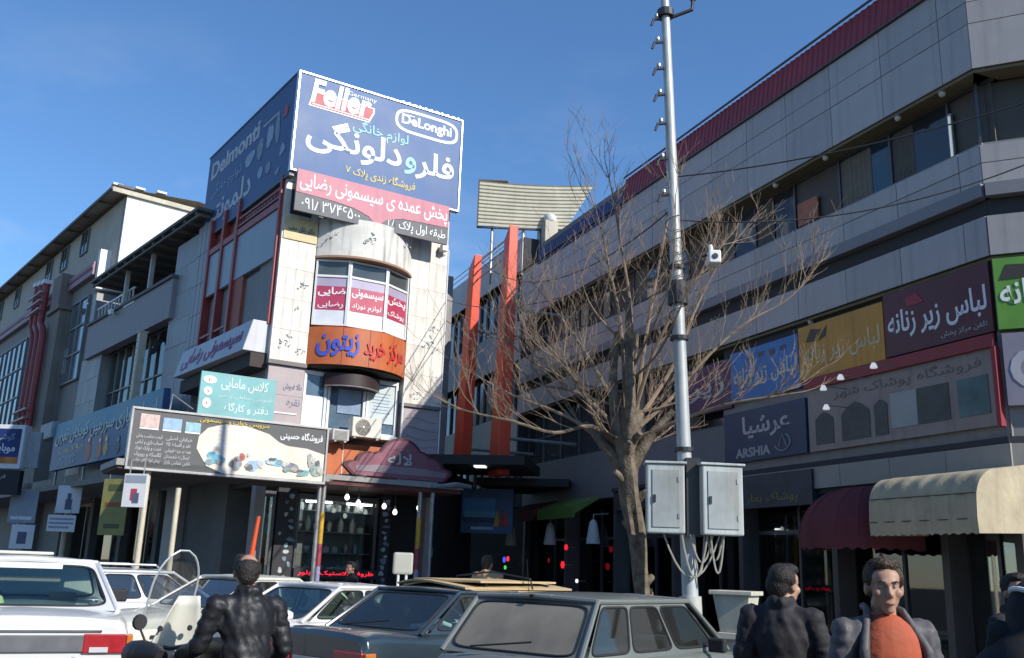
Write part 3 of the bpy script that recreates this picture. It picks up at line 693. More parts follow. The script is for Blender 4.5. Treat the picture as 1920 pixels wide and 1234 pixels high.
b = MB()
for x in (-1.9, -0.6): b.box(x, x + 0.04, -1.44, -1.40, -1.2, 0.9)
b.box(-1.9, -0.56, -1.43, -1.39, -0.55, -0.50); b.build('bracket', METAL, tb)
MB().tube([(-2.75, -1.9, -0.15), (-2.72, -1.9, 0.30), (-2.2, -1.6, 0.08)], 0.02, 6).build('stay_rod', METAL, tb)
# maroon cloud-shaped sign over the shop door
cs = thing('cloud_shaped_sign', 'maroon cloud shaped shop sign standing on the canopy edge', 'sign', (FO[0], FO[1], 3.62), frame(FH))
def cloud(s_):
    lobes = [(2.78, 0.42, 0.60), (3.62, 0.26, 0.36), (1.92, 0.28, 0.34), (2.25, 0.30, 0.36), (3.28, 0.34, 0.40), (4.02, 0.16, 0.20), (1.5, 0.16, 0.22)]
    top = []
    for i in range(61):
        x = 4.20 - 2.90 * i / 60; h = 0.12
        for cx, cz, r in lobes:
            if abs(x - cx) < r: h = max(h, cz + math.sqrt(r * r - (x - cx) ** 2))
        top.append((2.73 + (x - 2.73) * s_, 0.06 + (h - 0.06) * s_))
    return [(2.73 + (1.55 - 2.73) * s_, 0.04 + 0.05 * (1 - s_)), (2.73 + (4.0 - 2.73) * s_, 0.04 + 0.05 * (1 - s_))] + top
MB().prism(cloud(1.0), -1.86, -1.72).build('cloud_panel', mat('dark_maroon_edge', (0.085, 0.018, 0.025), 0.5, var=0.15), cs)
MB().prism(cloud(0.93), -1.868, -1.8601).build('cloud_face', mat('maroon_face', (0.24, 0.085, 0.12), 0.4, var=0.2, vs=2, coat=0.3), cs)
MB().prism([(1.62, 0.14), (3.98, 0.14), (4.02, 0.26), (3.3, 0.32), (2.2, 0.32), (1.6, 0.26)], -1.876, -1.8681).build('lower_band', mat('mauve_face', (0.26, 0.19, 0.22), 0.4, var=0.15), cs)
text('لاله', mat('pale_green_letters', (0.42, 0.50, 0.47), 0.5), cs, 2.42, 3.06, 0.36, 0.64, -1.87, 0.012)
text('پوشاک', MATS['mauve_face'], cs, 2.55, 2.98, 0.68, 0.80, -1.87, 0.0)
for k in range(5): MB().box(1.95, 3.6, -1.882, -1.876, 0.15 + 0.032 * k, 0.162 + 0.032 * k).build('print_line', mat('mauve_print', (0.33, 0.29, 0.31), 0.5), cs)

# air conditioner units on the ledge
def ac(name, label, x0, z, w_, h_, d_, fan, m_):
    t = thing(name, label, 'air conditioner', Matrix.Translation(FO) @ Matrix.Rotation(frame(FH), 4, 'Z') @ Vector((x0, -0.42, z)), frame(FH))
    MB().box(0, w_, 0, d_, 0.04, h_).build('casing', m_, t, bevel=0.012)
    MB().box(0.06, 0.12, 0.02, d_ + 0.12, 0, 0.04).build('bracket', METAL, t); MB().box(w_ - 0.12, w_ - 0.06, 0.02, d_ + 0.12, 0, 0.04).build('bracket', METAL, t)
    if fan:
        c = (w_ * 0.36, -0.004, h_ * 0.54)
        MB().lathe([(0.195, 0.004), (0.195, -0.004), (0.18, -0.004)], 24, c, 'y').build('fan_opening', mat('fan_dark', (0.16, 0.15, 0.13), 0.6), t)
        b = MB()
        for r_ in (0.05, 0.09, 0.13, 0.17, 0.2):
            b.tube([(c[0] + r_ * math.cos(a * 0.3142), -0.016, c[2] + r_ * math.sin(a * 0.3142)) for a in range(21)], 0.007, 4)
        for k in range(6): b.tube([(c[0], -0.018, c[2]), (c[0] + 0.2 * math.cos(k * 1.047), -0.018, c[2] + 0.2 * math.sin(k * 1.047))], 0.006, 4)
        b.build('fan_grille', mat('grille_beige', (0.45, 0.42, 0.36), 0.5), t)
        MB().lathe([(0.03, -0.02), (0.03, -0.03), (0.01, -0.034)], 10, c, 'y').build('fan_hub', WHITEF, t)
    else:
        b = MB()
        for k in range(7): b.box(0.05, w_ - 0.05, -0.014, 0.0, 0.07 + k * 0.03, 0.085 + k * 0.03)
        b.build('louvre', METAL, t)
        MB().box(0.05, w_ - 0.05, -0.003, 0.01, 0.06, h_ - 0.04).build('louvre_back', mat('fan_dark', (0.16, 0.15, 0.13), 0.6), t)
    return t
ac('air_conditioner', 'cream outdoor air conditioner unit with round fan on the first floor ledge', 2.04, 4.72, 0.80, 0.54, 0.32, True, mat('ac_cream', (0.66, 0.63, 0.55), 0.4, var=0.08, vs=3, streak=0.2))
ac('air_conditioner', 'small grey slatted air conditioner left of the cream fan unit', 1.53, 4.58, 0.44, 0.32, 0.36, False, mat('ac_grey', (0.50, 0.49, 0.46), 0.45, var=0.12, vs=4))

# ================================================================== corner shop front
sf = thing('corner_shop', 'dark glazed kitchenware shop front under the corner canopy', 'shop front', FO, frame(FH))
SG = glass('shop_glass', (0.82, 0.86, 0.86), 0.05)
STEEL = mat('dark_shop_frame', (0.10, 0.10, 0.11), 0.4, metal=0.5, var=0.15)
for x0, x1 in ((1.05, 3.22), (-0.02, 0.48)):
    f = MB(); f.box(x0, x0 + 0.06, 0.30, 0.40, 0.33, 3.3); f.box(x1 - 0.06, x1, 0.30, 0.40, 0.33, 3.3); f.box(x0 + 0.06, x1 - 0.06, 0.305, 0.395, 3.16, 3.3); f.box(x0 + 0.06, x1 - 0.06, 0.305, 0.395, 0.33, 0.45)
    f.build('frame', STEEL, sf, bevel=0.004)
    MB().box(x0 + 0.06, x1 - 0.06, 0.345, 0.355, 0.45, 3.16).build('pane', SG, sf)
for x0, x1 in ((0.50, 0.98), (3.26, 3.56)):
    pr = MB().box(x0, x1, 0.22, 0.45, 0.33, 3.4).build('printed_pier', LBLACK, sf)
    rr = random.Random(5 + int(x0 * 10))
    for k in range(16):
        cx = rr.uniform(x0 + 0.1, x1 - 0.08); cz = 0.9 + k * 0.15
        flat(goods(cx, cz, rr.uniform(0.08, 0.2), rr.uniform(0.07, 0.14), k * 7), mat('pier_print_%d' % (k % 3), [(0.45, 0.48, 0.48), (0.25, 0.36, 0.40), (0.16, 0.20, 0.26)][k % 3], 0.5, var=0.3, vs=8), pr, 0.218 - 0.0006 * k)
MB().box(3.56, 4.48, 0.6, 0.65, 0.33, 3.4).build('doorway_shade_panel', DARK, sf)  # flat near-black panel paints the shade inside the doorway
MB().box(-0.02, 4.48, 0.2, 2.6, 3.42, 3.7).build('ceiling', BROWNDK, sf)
# shelf unit behind the glass
sh = thing('display_shelves', 'tall shelves behind the right hand pane of the corner shop window', 'shelf', Matrix.Translation(FO) @ Matrix.Rotation(frame(FH), 4, 'Z') @ Vector((1.1, 0.55, 0.32)), frame(FH))
MB().box(0, 2.1, 0.42, 0.46, 0, 2.95).build('back_board', mat('shelf_back', (0.20, 0.23, 0.23), 0.6), sh)
for k in range(5): MB().box(0, 2.1, 0, 0.42, 0.50 + 0.52 * k, 0.525 + 0.52 * k).build('shelf_board', mat('shelf_glass', (0.28, 0.32, 0.33), 0.3), sh)
for x in (0.0, 2.07): MB().box(x, x + 0.03, 0, 0.42, 0, 2.95).build('upright', STEEL, sh)
GL = [mat('ware_glass', (0.60, 0.66, 0.66), 0.15, var=0.2), mat('ware_steel', (0.60, 0.60, 0.58), 0.3, metal=0.3, var=0.1), mat('ware_white', (0.75, 0.75, 0.72), 0.25, var=0.05)]
protos = [MB().lathe([(0.06, 0), (0.10, 0.05), (0.12, 0.14), (0.11, 0.16)], 12).mesh('bowl', True), MB().lathe([(0.05, 0), (0.07, 0.10), (0.075, 0.2), (0.03, 0.27), (0.03, 0.31)], 12).mesh('bottle', True), MB().lathe([(0.11, 0), (0.12, 0.02), (0.12, 0.15), (0.125, 0.16), (0.02, 0.19), (0.02, 0.22)], 14).mesh('pot', True)]
for i, me in enumerate(protos): me.materials.append(GL[i])
Ms = Matrix.Translation(FO) @ Matrix.Rotation(frame(FH), 4, 'Z')
rr = random.Random(3)
for k in range(5):
    x = 1.22
    while x < 3.05:
        i = rr.randrange(3); o = bpy.data.objects.new(['glass_bowl', 'glass_bottle', 'steel_pot'][i], protos[i]); COL.objects.link(o)
        o.location = Ms @ Vector((x, 0.55 + rr.uniform(0.12, 0.28), 0.32 + 0.527 + 0.52 * k)); s_ = rr.uniform(0.75, 1.2); o.scale = (s_, s_, s_)
        tag(o, ['clear glass bowl on the shelves behind the corner shop window', 'pale glass bottle on the shelves behind the corner shop window', 'lidded white cooking pot on the shelves behind the corner shop window'][i], ['bowl', 'bottle', 'pot'][i], ['bowls in the corner shop window', 'bottles in the corner shop window', 'pots in the corner shop window'][i])
        x += rr.uniform(0.2, 0.34)
for i, x in enumerate((1.3, 2.4)):  # tube lamps added to brighten the shelves and their goods
    t = thing('added_window_tube', ['added tube lamp high behind the left half of the shelves window', 'added tube lamp high behind the right half of the shelves window'][i], 'lamp', Ms @ Vector((x, 0.46, 3.12)), frame(FH), 'added tube lamps in the corner shop window')
    MB().tube([(0, 0, 0), (0.7, 0, 0)], 0.02, 8).build('tube', mat('added_tube_glow', (1.0, 0.98, 0.95), 0.4, var=0, emit=14.0), t); MB().box(-0.03, 0.73, -0.03, 0.03, 0.022, 0.06).build('batten', WHITEF, t)
# running-text LED strip and green lights
led = thing('led_sign', 'red glowing LED text strip low in the corner shop window', 'LED sign', Matrix.Translation(FO) @ Matrix.Rotation(frame(FH), 4, 'Z') @ Vector((1.05, 0.20, 1.26)), frame(FH))
MB().box(0, 2.2, 0, 0.08, 0, 0.22).build('housing', LBLACK, led)
text('ظروف پلاستیک و بلور', mat('led_red', (1.0, 0.02, 0.05), 0.4, var=0, emit=1.6), led, 0.10, 2.1, 0.04, 0.18, -0.002, 0.0)
# ================================================================== grey tiled building on the left street
BO, BH = (-10.155, 28.585, 0), 141
gb = thing('grey_tiled_building', 'grey tiled building with covered roof terrace, left of the red framed wing', 'building', BO, frame(BH))
def part(par, name, x0, x1, y0, y1, z0, z1, m, bev=0.0): return MB().box(x0, x1, y0, y1, z0, z1).build(name, m, par, bevel=bev)
part(gb, 'core_wall', -11.5, 1.5, 2.0, 9.0, -0.2, 12.0, CONC)
part(gb, 'terrace_floor', -11.7, -0.05, 0.2, 2.0, 9.9, 10.45, CONC)
MBAND = mat('mauve_grey_band', (0.28, 0.25, 0.26), 0.6, var=0.1, vs=1.0, streak=0.3)
part(gb, 'window_band', -10.9, -1.45, -0.16, 0.2, 9.18, 10.55, MBAND, 0.01)
part(gb, 'ledge', -10.95, -1.4, -0.24, 0.25, 10.555, 10.66, mat('dark_ledge2', (0.12, 0.12, 0.125), 0.7))
def tiles(par, x0, x1, z0, z1, tw, th, m, y=0.0, t_=0.06, skip=None):
    nx = max(1, round((x1 - x0) / tw)); nz = max(1, round((z1 - z0) / th)); tw = (x1 - x0) / nx; th = (z1 - z0) / nz
    MB().box(x0, x1, y + t_ * 0.6, y + t_ + 0.2, z0, z1).build('tile_backing', JOINT, par)
    for i in range(nx):
        for k in range(nz):
            piece('facing_tile', round(tw - 0.012, 3), t_ + 0.02, round(th - 0.012, 3), m, par, (x0 + i * tw + 0.006, y + random.uniform(-0.005, 0.005), z0 + k * th + 0.006))
tiles(gb, -1.85, 0.0, 4.6, 11.75, 0.62, 0.9, TILE)
tiles(gb, -11.75, -9.1, 4.6, 9.26, 0.66, 0.93, TILE)
tiles(gb, -9.08, -1.9, 4.6, 6.1, 0.9, 0.75, TILE)
# big window with curtains
wn = bpy.data.objects.new('window', None); COL.objects.link(wn); wn.parent = gb
part(wn, 'pane', -9.05, -1.98, 0.42, 0.45, 6.12, 9.26, glass('street_glass', (0.62, 0.66, 0.64), 0.10, dust=0.12))
b = MB()
for k in range(9): b.box(-9.08 + k * 0.875, -9.02 + k * 0.875, 0.36, 0.48, 6.1, 9.27)
for z in (6.1, 7.6, 9.2): b.box(-9.02, -2.0, 0.37, 0.47, z, z + 0.06)
b.build('frame', mat('grey_window_frame', (0.20, 0.21, 0.21), 0.5, metal=0.3), wn)
for xa, xb in ((-8.9, -6.7), (-6.0, -4.4), (-3.7, -2.2)):
    MB().grid(lambda u, v, xa=xa, xb=xb: (xa + (xb - xa) * u, 0.62 + 0.06 * math.sin(u * 46) + 0.02 * math.sin(u * 17), 6.2 + 3.0 * v), 90, 1).build('curtain', CURTAIN, wn)
part(wn, 'room_back', -9.05, -1.98, 1.6, 1.65, 6.1, 9.27, mat('room_wall', (0.10, 0.095, 0.085), 0.9))
part(gb, 'window_reveal', -9.09, -9.085, 0.0, 0.5, 6.1, 9.27, CONC)
ow = MB().box(-3.62, -2.95, 0.0, 0.03, -0.9, 0.0).build('open_sash', WGLASS, wn); ow.location = (0, 0.40, 9.1); ow.rotation_euler.x = rad(-24)
# terrace: back windows, railing, pergola roof on posts
for x0, x1 in ((-10.9, -9.6), (-9.4, -8.2), (-7.0, -5.9), (-5.6, -4.9), (-4.2, -3.5), (-2.9, -2.2)):
    f = bpy.data.objects.new('terrace_window', None); COL.objects.link(f); f.parent = gb
    part(f, 'pane', x0 + 0.06, x1 - 0.06, 1.95, 1.98, 10.85, 12.1, WGLASS)
    b = MB(); b.box(x0, x0 + 0.07, 1.90, 1.999, 10.7, 12.2); b.box(x1 - 0.07, x1, 1.90, 1.999, 10.7, 12.2); b.box(x0 + .07, x1 - .07, 1.905, 1.995, 12.1, 12.2); b.box(x0 + .07, x1 - .07, 1.905, 1.995, 11.4, 11.46); b.build('frame', WHITEF, f)
b = MB()
for k in range(12): b.box(-11.2 + k * 0.42, -11.14 + k * 0.42, 0.1, 0.14, 10.66, 11.3)
b.box(-11.25, -6.4, 0.09, 0.15, 11.3, 11.37); b.build('railing', WHITEF, gb)
part(gb, 'roof_sheet', -10.2, 1.0, -0.5, 2.6, 12.17, 12.27, mat('pergola_sheet', (0.13, 0.125, 0.11), 0.7, var=0.25, streak=0.4))
for k in range(12): part(gb, 'roof_joist', -10.1 + k * 0.98, -10.02 + k * 0.98, -0.45, 2.0, 12.06, 12.165, mat('pergola_joist', (0.18, 0.17, 0.15), 0.7))
part(gb, 'roof_beam', -10.2, 0.9, -0.42, -0.34, 12.0, 12.058, MATS['pergola_joist'])
for x in (-7.05, -4.3): part(gb, 'terrace_post', x, x + 0.14, -0.10, 0.04, 10.665, 12.06, mat('pale_post', (0.50, 0.49, 0.46), 0.6, var=0.15))
part(gb, 'pier', -11.5, -11.0, 0.0, 2.0, 10.665, 12.06, TILE)
st = thing('wall_floodlight', 'small pale floodlight on a bracket over the mauve band', 'lamp', Matrix.Translation(BO) @ Matrix.Rotation(frame(BH), 4, 'Z') @ Vector((-7.3, -0.3, 10.35)), frame(BH))
MB().box(-0.14, 0.14, -0.12, 0.0, 0, 0.2).build('head', WHITEF, st, bevel=0.01); MB().tube([(0, 0, 0.1), (0, 0.16, 0.05)], 0.02, 6).build('bracket', METAL, st)
MB().box(0.8, 2.0, 0.115, 0.14, 0.12, 0.24).build('name_plate', WHITEF, st)

# ================================================================== long building at far left with white gable and red pipes
lb = thing('long_cream_building', 'long building at far left with white sunlit gable, mauve cornice and corrugated eaves', 'building', BO, frame(BH))
BR = mat('brown_column_render', (0.21, 0.185, 0.155), 0.75, var=0.18, vs=1.0, streak=0.4)
CRW = mat('cream_corrugated_wall', (0.46, 0.43, 0.36), 0.7, var=0.12, vs=0.8, streak=0.35)
WGB = mat('white_gable_paint', (0.78, 0.78, 0.76), 0.6, var=0.05, vs=0.8)
CW = mat('brown_grey_wall', (0.24, 0.225, 0.205), 0.7, var=0.14, vs=0.8, streak=0.4)
part(lb, 'lower_wall', -40, -11.52, 0.05, 9.0, -0.2, 13.0, CW)
part(lb, 'gable_wall', -10.4, -10.22, 0.42, 7.0, 12.3, 16.2, WGB)
part(lb, 'parapet_block', -11.5, -11.2, -0.05, 1.1, 12.3, 14.0, WGB)
# upper storey of ribbed sheet
b = MB(); n_ = 150
b.add([(-40 + 29.6 * i / n_, 0.40 + (0.035 if i % 2 else 0), z) for z in (13.0, 16.25) for i in range(n_ + 1)], [(i, i + 1, n_ + 2 + i, n_ + 1 + i) for i in range(n_)])
b.build('upper_wall', CRW, lb)
part(lb, 'upper_core', -40, -10.41, 0.47, 7.0, 13.0, 16.2, CRW)
for x in (-15.8, -19.2, -22.1, -28.8, -33.2):
    f = bpy.data.objects.new('window', None); COL.objects.link(f); f.parent = lb
    part(f, 'pane', x - 0.5, x + 0.5, 0.36, 0.38, 15.02, 16.08, WGLASS)
    b = MB(); b.box(x - .57, x - .5, 0.32, 0.42, 14.97, 16.13); b.box(x + .5, x + .57, 0.32, 0.42, 14.97, 16.13); b.box(x - .5, x + .5, 0.325, 0.415, 16.08, 16.13); b.box(x - .5, x + .5, 0.325, 0.415, 14.97, 15.02); b.box(x - .02, x + .02, 0.33, 0.41, 15.02, 16.08); b.build('frame', mat('grey_window_frame', (0.2, 0.21, 0.21), 0.5), f)
# roof with eaves and brackets
b = MB(); n_ = 220
def rf(i): return -40 + 29.9 * i / n_
b.add([(rf(i), y, z + (0.05 if i % 2 else 0)) for y, z in ((-0.25, 16.42), (3.4, 16.75), (7.2, 16.3)) for i in range(n_ + 1)], [(j * (n_ + 1) + i, j * (n_ + 1) + i + 1, (j + 1) * (n_ + 1) + i + 1, (j + 1) * (n_ + 1) + i) for j in range(2) for i in range(n_)])
b.build('roof_sheet', mat('aged_roof_sheet', (0.42, 0.37, 0.30), 0.6, var=0.2, streak=0.3), lb)
b = MB(); b.prism([(-40, 16.28), (-10.08, 16.28), (-10.08, 16.41), (-40, 16.41)], -0.28, -0.22); b.build('eave_board', mat('dark_eave', (0.13, 0.11, 0.09), 0.7), lb)
for k in range(13): part(lb, 'eave_bracket', -39 + k * 2.45, -38.9 + k * 2.45, -0.2, 0.4, 16.26, 16.36, MATS['dark_eave'])
part(lb, 'gable_verge', -10.2, -10.08, -0.22, 7.2, 16.22, 16.41, mat('verge_tile', (0.50, 0.46, 0.36), 0.7, var=0.25, vs=6))
for k in range(3): part(lb, 'roof_patch', -10.35, -10.04, -0.25 + k * 0.9, 0.15 + k * 0.9, 16.50 + 0.08 * k, 16.58 + 0.08 * k, WGB)
# cornice
part(lb, 'cornice', -40, -11.5, -0.18, 0.4, 12.93, 13.50, mat('mauve_cornice', (0.33, 0.22, 0.25), 0.6, var=0.12, streak=0.3), 0.02)
part(lb, 'cornice_stripe', -40, -11.5, -0.215, -0.1801, 13.2, 13.34, mat('wine_stripe', (0.26, 0.08, 0.11), 0.6))
# windows of the lower wall
for x0, x1, z0_, z1_ in ((-15.4, -12.0, 8.6, 12.15), (-29.0, -22.4, 7.6, 12.05), (-37, -30.5, 7.6, 12.05)):
    f = bpy.data.objects.new('window', None); COL.objects.link(f); f.parent = lb
    part(f, 'pane', x0, x1, -0.02, 0.0, z0_, z1_, mat('hazy_window_glass', (0.11, 0.125, 0.135), 0.08, var=0.4, vs=0.6, spec=0.8))
    b = MB(); nn = int((x1 - x0) / 1.1)
    for k in range(nn + 1): b.box(x0 + (x1 - x0) * k / nn - 0.04, x0 + (x1 - x0) * k / nn + 0.04, -0.08, 0.049, z0_, z1_)
    for q in range(4): zz = z0_ + (z1_ - z0_) * q / 3; b.box(x0, x1, -0.075, 0.045, zz - 0.035, zz + 0.035)
    b.build('frame', MATS['grey_window_frame'], f)
    part(f, 'window_blind', x0 + 0.2, x0 + 1.2, -0.05, -0.021, z0_ + 0.5, z0_ + 1.6, mat('pale_blind', (0.42, 0.43, 0.43), 0.6))  # pale panel just in front of the pane
# column with cap and three red pipes with a bend
part(lb, 'column', -16.4, -14.6, -0.5, 0.4, -0.2, 11.95, BR, 0.02)
part(lb, 'column_cap', -16.55, -14.45, -0.62, 0.42, 11.955, 12.15, BR, 0.02)
part(lb, 'column_head', -16.6, -15.2, -0.48, 0.4, 12.155, 13.75, mat('brown_head', (0.20, 0.165, 0.15), 0.75, var=0.15))
PIPE = mat('red_pipe_paint', (0.28, 0.05, 0.045), 0.5, var=0.2, vs=3)
for k in range(3):
    x = -18.9 + 0.86 * k
    MB().tube([(x - 0.4, -0.55, 13.9 - 0.1 * k), (x - 0.4, -0.55, 12.1), (x - 0.2, -0.6, 11.8), (x + 0.9, -0.7, 11.3), (x + 1.15, -0.7, 10.9), (x + 1.15, -0.7, 6.9)], 0.15, 10).build('pipe', PIPE, lb, True)
for z in (12.4, 12.8, 13.2): part(lb, 'pipe_clamp', -19.6, -17.2, -0.85, -0.78, z, z + 0.09, mat('clamp_pink', (0.42, 0.25, 0.25), 0.5))
for z in (7.2, 7.6): part(lb, 'pipe_clamp', -18.1, -15.7, -1.02, -0.94, z, z + 0.08, MATS['clamp_pink'])
for k in range(3): part(lb, 'pipe_cowl', -19.5 + k * 0.86, -19.1 + k * 0.86, -0.75, -0.35, 13.9 - .1 * k, 14.1 - .1 * k, WHITEF)

# ================================================================== left street canopy, signs and shops
lc = thing('street_canopy', 'weathered grey canopy running over the shops of the left street', 'canopy', BO, frame(BH))
part(lc, 'slab', -34, 5.2, -1.9, 0.2, 3.66, 3.82, mat('canopy_left_sheet', (0.22, 0.20, 0.18), 0.7, var=0.2, streak=0.35), 0.01)
part(lc, 'fascia', -34, -2.0, -0.5, 0.2, 4.1, 4.45, mat('sill_beige', (0.22, 0.20, 0.16), 0.7, var=0.2, streak=0.4))
for x in (-27, -20.5, -15.5, -9.8, -3.6): 
    MB().tube([(x, -1.8, 0.0), (x, -1.8, 3.66)], 0.075, 10).build('post', BEIGEP, lc, True)
ls = thing('street_shops', 'dark shop openings under the left street canopy', 'shops', BO, frame(BH))
part(ls, 'back_wall', -34, 5.2, 2.5, 2.6, -0.2, 4.0, mat('shop_wall_paint', (0.14, 0.14, 0.13), 0.8, var=0.2)); part(ls, 'floor', -34, 5.6, 0.3, 2.5, -0.2, 0.25, MATS['shop_floor'])
for k in range(11):
    x = -33 + k * 3.5
    part(ls, 'pier', x, x + 0.35, 0.25, 0.8, -0.2, 3.65, mat('shop_pier', (0.10, 0.095, 0.09), 0.7))
    part(ls, 'pane', x + 0.36, x + 2.2, 0.5, 0.515, 0.4, 3.4, SG)
    b = MB(); b.box(x + 0.36, x + 3.49, 0.46, 0.56, 3.4, 3.5); b.box(x + 2.2, x + 2.28, 0.46, 0.56, 0.2, 3.4); b.build('frame', STEEL, ls)
rr = random.Random(8)
for k in range(40):
    x = rr.uniform(-16, 5); m_ = mat('stock_%d' % (k % 6), [(0.50, 0.46, 0.36), (0.16, 0.30, 0.40), (0.50, 0.30, 0.18), (0.32, 0.38, 0.26), (0.55, 0.55, 0.53), (0.38, 0.10, 0.10)][k % 6], 0.6, var=0.3)
    w_ = rr.uniform(0.25, 0.7); h_ = rr.uniform(0.25, 0.7); zz = rr.choice([0.3, 1.0, 1.7, 2.3]); yy = rr.uniform(0.8, 1.5)
    o = MB().box(-w_ / 2, w_ / 2, -0.2, 0.2, 0, h_).build('stock_carton', m_, ls, bevel=0.01, loc=(x, yy, zz)); o.rotation_euler.z = rr.uniform(-.2, .2)
for z in (0.98, 1.68, 2.28): part(ls, 'stock_shelf', -16.5, 5.5, 1.0, 2.1, z - 0.03, z - 0.002, mat('shelf_wood', (0.12, 0.09, 0.06), 0.7))
# blue toy-shop sign
bs = thing('blue_shop_sign', 'long blue shop sign with white Persian script and red toy pictures on the left street', 'sign', Matrix.Translation(BO) @ Matrix.Rotation(frame(BH), 4, 'Z') @ Vector((2.7, 0, -0.35)), frame(BH))
part(bs, 'panel', -13.8, -1.9, -0.75, -0.55, 5.05, 6.85, mat('blue_vinyl', (0.045, 0.10, 0.22), 0.5, var=0.25, vs=0.5))
part(bs, 'upper_band', -13.8, -1.9, -0.765, -0.7501, 6.25, 6.85, mat('azure_vinyl', (0.05, 0.22, 0.34), 0.5, var=0.2, vs=0.6))
part(bs, 'end_cap', -15.6, -13.82, -0.9, -0.5, 6.35, 7.0, mat('end_cap_grey', (0.34, 0.37, 0.37), 0.6, var=0.2), 0.05)
text('اسباب بازی سرزمین کودکان تهران', mat('ivory_letters', (0.62, 0.62, 0.52), 0.5), bs, -13.4, -2.3, 5.95, 6.62, -0.77, 0.006)
text('بازی', LYEL, bs, -12.8, -9.6, 5.62, 5.85, -0.755, 0.0); text('کودک', MATS['dull_print'], bs, -12.6, -10.4, 5.36, 5.56, -0.755, 0.0); text('تلفن بازار', MATS['dull_print'], bs, -12.9, -10.4, 5.12, 5.30, -0.755, 0.0)
for k, (cx, cz, s_) in enumerate(((-8.9, 5.15, 0.55), (-7.6, 5.15, 0.46), (-6.9, 5.2, 0.4), (-5.6, 5.15, 0.35), (-4.3, 5.15, 0.5))):
    m_ = mat('toy_print_%d' % k, [(0.42, 0.04, 0.05), (0.45, 0.10, 0.04), (0.50, 0.32, 0.05), (0.06, 0.07, 0.09), (0.45, 0.18, 0.06)][k], 0.5, var=0.35, vs=6)
    n = 14
    flat([(cx + s_ * 0.62 * math.cos(6.2832 * i / n) , cz + s_ * 0.55 + s_ * 0.6 * math.sin(6.2832 * i / n)) for i in range(n)], m_, bs, -0.752 - .0008 * k, 'printed_toy')
    flat([(cx + s_ * 0.4 * math.cos(6.2832 * i / n), cz + s_ * 1.35 + s_ * 0.36 * math.sin(6.2832 * i / n)) for i in range(n)], m_, bs, -0.753 - .0008 * k, 'printed_toy')
    flat([(cx + s_ * 0.15 * math.cos(6.2832 * i / n), cz + s_ * 1.3 + s_ * 0.15 * math.sin(6.2832 * i / n)) for i in range(n)], WHITEF, bs, -0.7625 - .0008 * k, 'printed_toy')
for x in (-13.7, -10, -6, -2.2): MB().box(x, x + 0.07, -0.55, -0.48, 4.2, 6.8).build('bracket', METAL, bs)
# navy light box at far left edge
nb = thing('navy_light_box', 'navy light box sign with white frame at the left edge of the street', 'sign', (-16.62 + 5.9, 33.4, 0.42), frame(93)); nb.scale = (0.31, 1, 0.72)
part(nb, 'box', -25.6, -19.0, -1.3, -0.9, 5.5, 7.6, WHITEF, 0.02); part(nb, 'face', -25.4, -19.35, -1.315, -1.301, 5.75, 7.4, mat('deep_blue_face', (0.02, 0.04, 0.16), 0.4, var=0.3, vs=0.6)); part(nb, 'face_stripe', -25.4, -19.35, -1.32, -1.3155, 5.75, 6.05, mat('orange_stripe', (0.55, 0.20, 0.05), 0.5, var=0.4, vs=1))
text('گوشی', MATS['dull_blue_letters'], nb, -22.2, -20.0, 6.8, 7.2, -1.322, 0.01); text('موبایل', WH, nb, -22.4, -19.8, 6.2, 6.7, -1.322, 0.02)
flat([(-24.6, 6.2), (-23.8, 6.2), (-23.2, 7.2), (-24.0, 7.0)], MATS['dull_blue_letters'], nb, -1.318)
part(nb, 'lower_panel', -25.4, -18.9, -1.25, -1.0, 4.3, 5.45, LBLACK); text('فروش و تعمیر', MATS['dull_print'], nb, -24.5, -20.5, 5.0, 5.25, -1.252, 0.0)
part(nb, 'side_plate', -18.95, -17.4, -1.1, -0.98, 5.6, 7.3, mat('pale_side_plate', (0.33, 0.34, 0.35), 0.6))
# hanging notices along the canopy edge
def notice(label, x0, y0, z0, W_, H_, m_, art, hd=97):
    t = thing('hanging_notice', label, 'notice', (x0, y0, z0), frame(hd), 'hanging notices of the left street')
    MB().box(0, W_, 0, 0.03, 0, H_).build('board', m_, t, bevel=0.004)
    for k, (a, b_, c, d, mm) in enumerate(art): MB().box(a * W_, b_ * W_, -0.004 - 0.001 * k, -0.0005, c * H_, d * H_).build('print', mm, t)
    for u in (0.2, 0.8): MB().tube([(W_ * u, 0.015, H_), (W_ * u, 0.015, H_ + 0.25)], 0.012, 5).build('hanger', METAL, t)
    return t
NB = mat('notice_white', (0.72, 0.72, 0.72), 0.5, var=0.08); NG = mat('notice_grey_blue', (0.30, 0.34, 0.39), 0.5, var=0.12); PK = mat('notice_emblem', (0.10, 0.12, 0.18), 0.5); PKR = mat('notice_red', (0.45, 0.06, 0.10), 0.5)
notice('white notice with red and grey emblem on the near post of the left street', -7.08, 17.6, 2.50, 0.45, 0.61, NB, [(0.05, 0.95, 0.72, 0.95, NG), (0.35, 0.62, 0.2, 0.55, PKR), (0.45, 0.72, 0.12, 0.42, PK)])
notice('white notice with dark drop emblem hanging above the wide pale notice', -14.1, 30.0, 2.86, 0.80, 0.85, NB, [(0.38, 0.66, 0.12, 0.5, PK), (0.44, 0.6, 0.5, 0.72, PK)])
notice('wide pale notice with lines of print below the drop emblem', -14.1, 29.6, 2.28, 0.92, 0.50, NB, [(0.06, 0.94, 0.70, 0.82, NG), (0.06, 0.94, 0.45, 0.57, NG), (0.06, 0.8, 0.2, 0.32, NG)])
notice('grey blue notice at far left under the navy light box', -17.1, 33.0, 2.60, 1.02, 1.10, NG, [(0.1, 0.9, 0.1, 0.2, NB)])
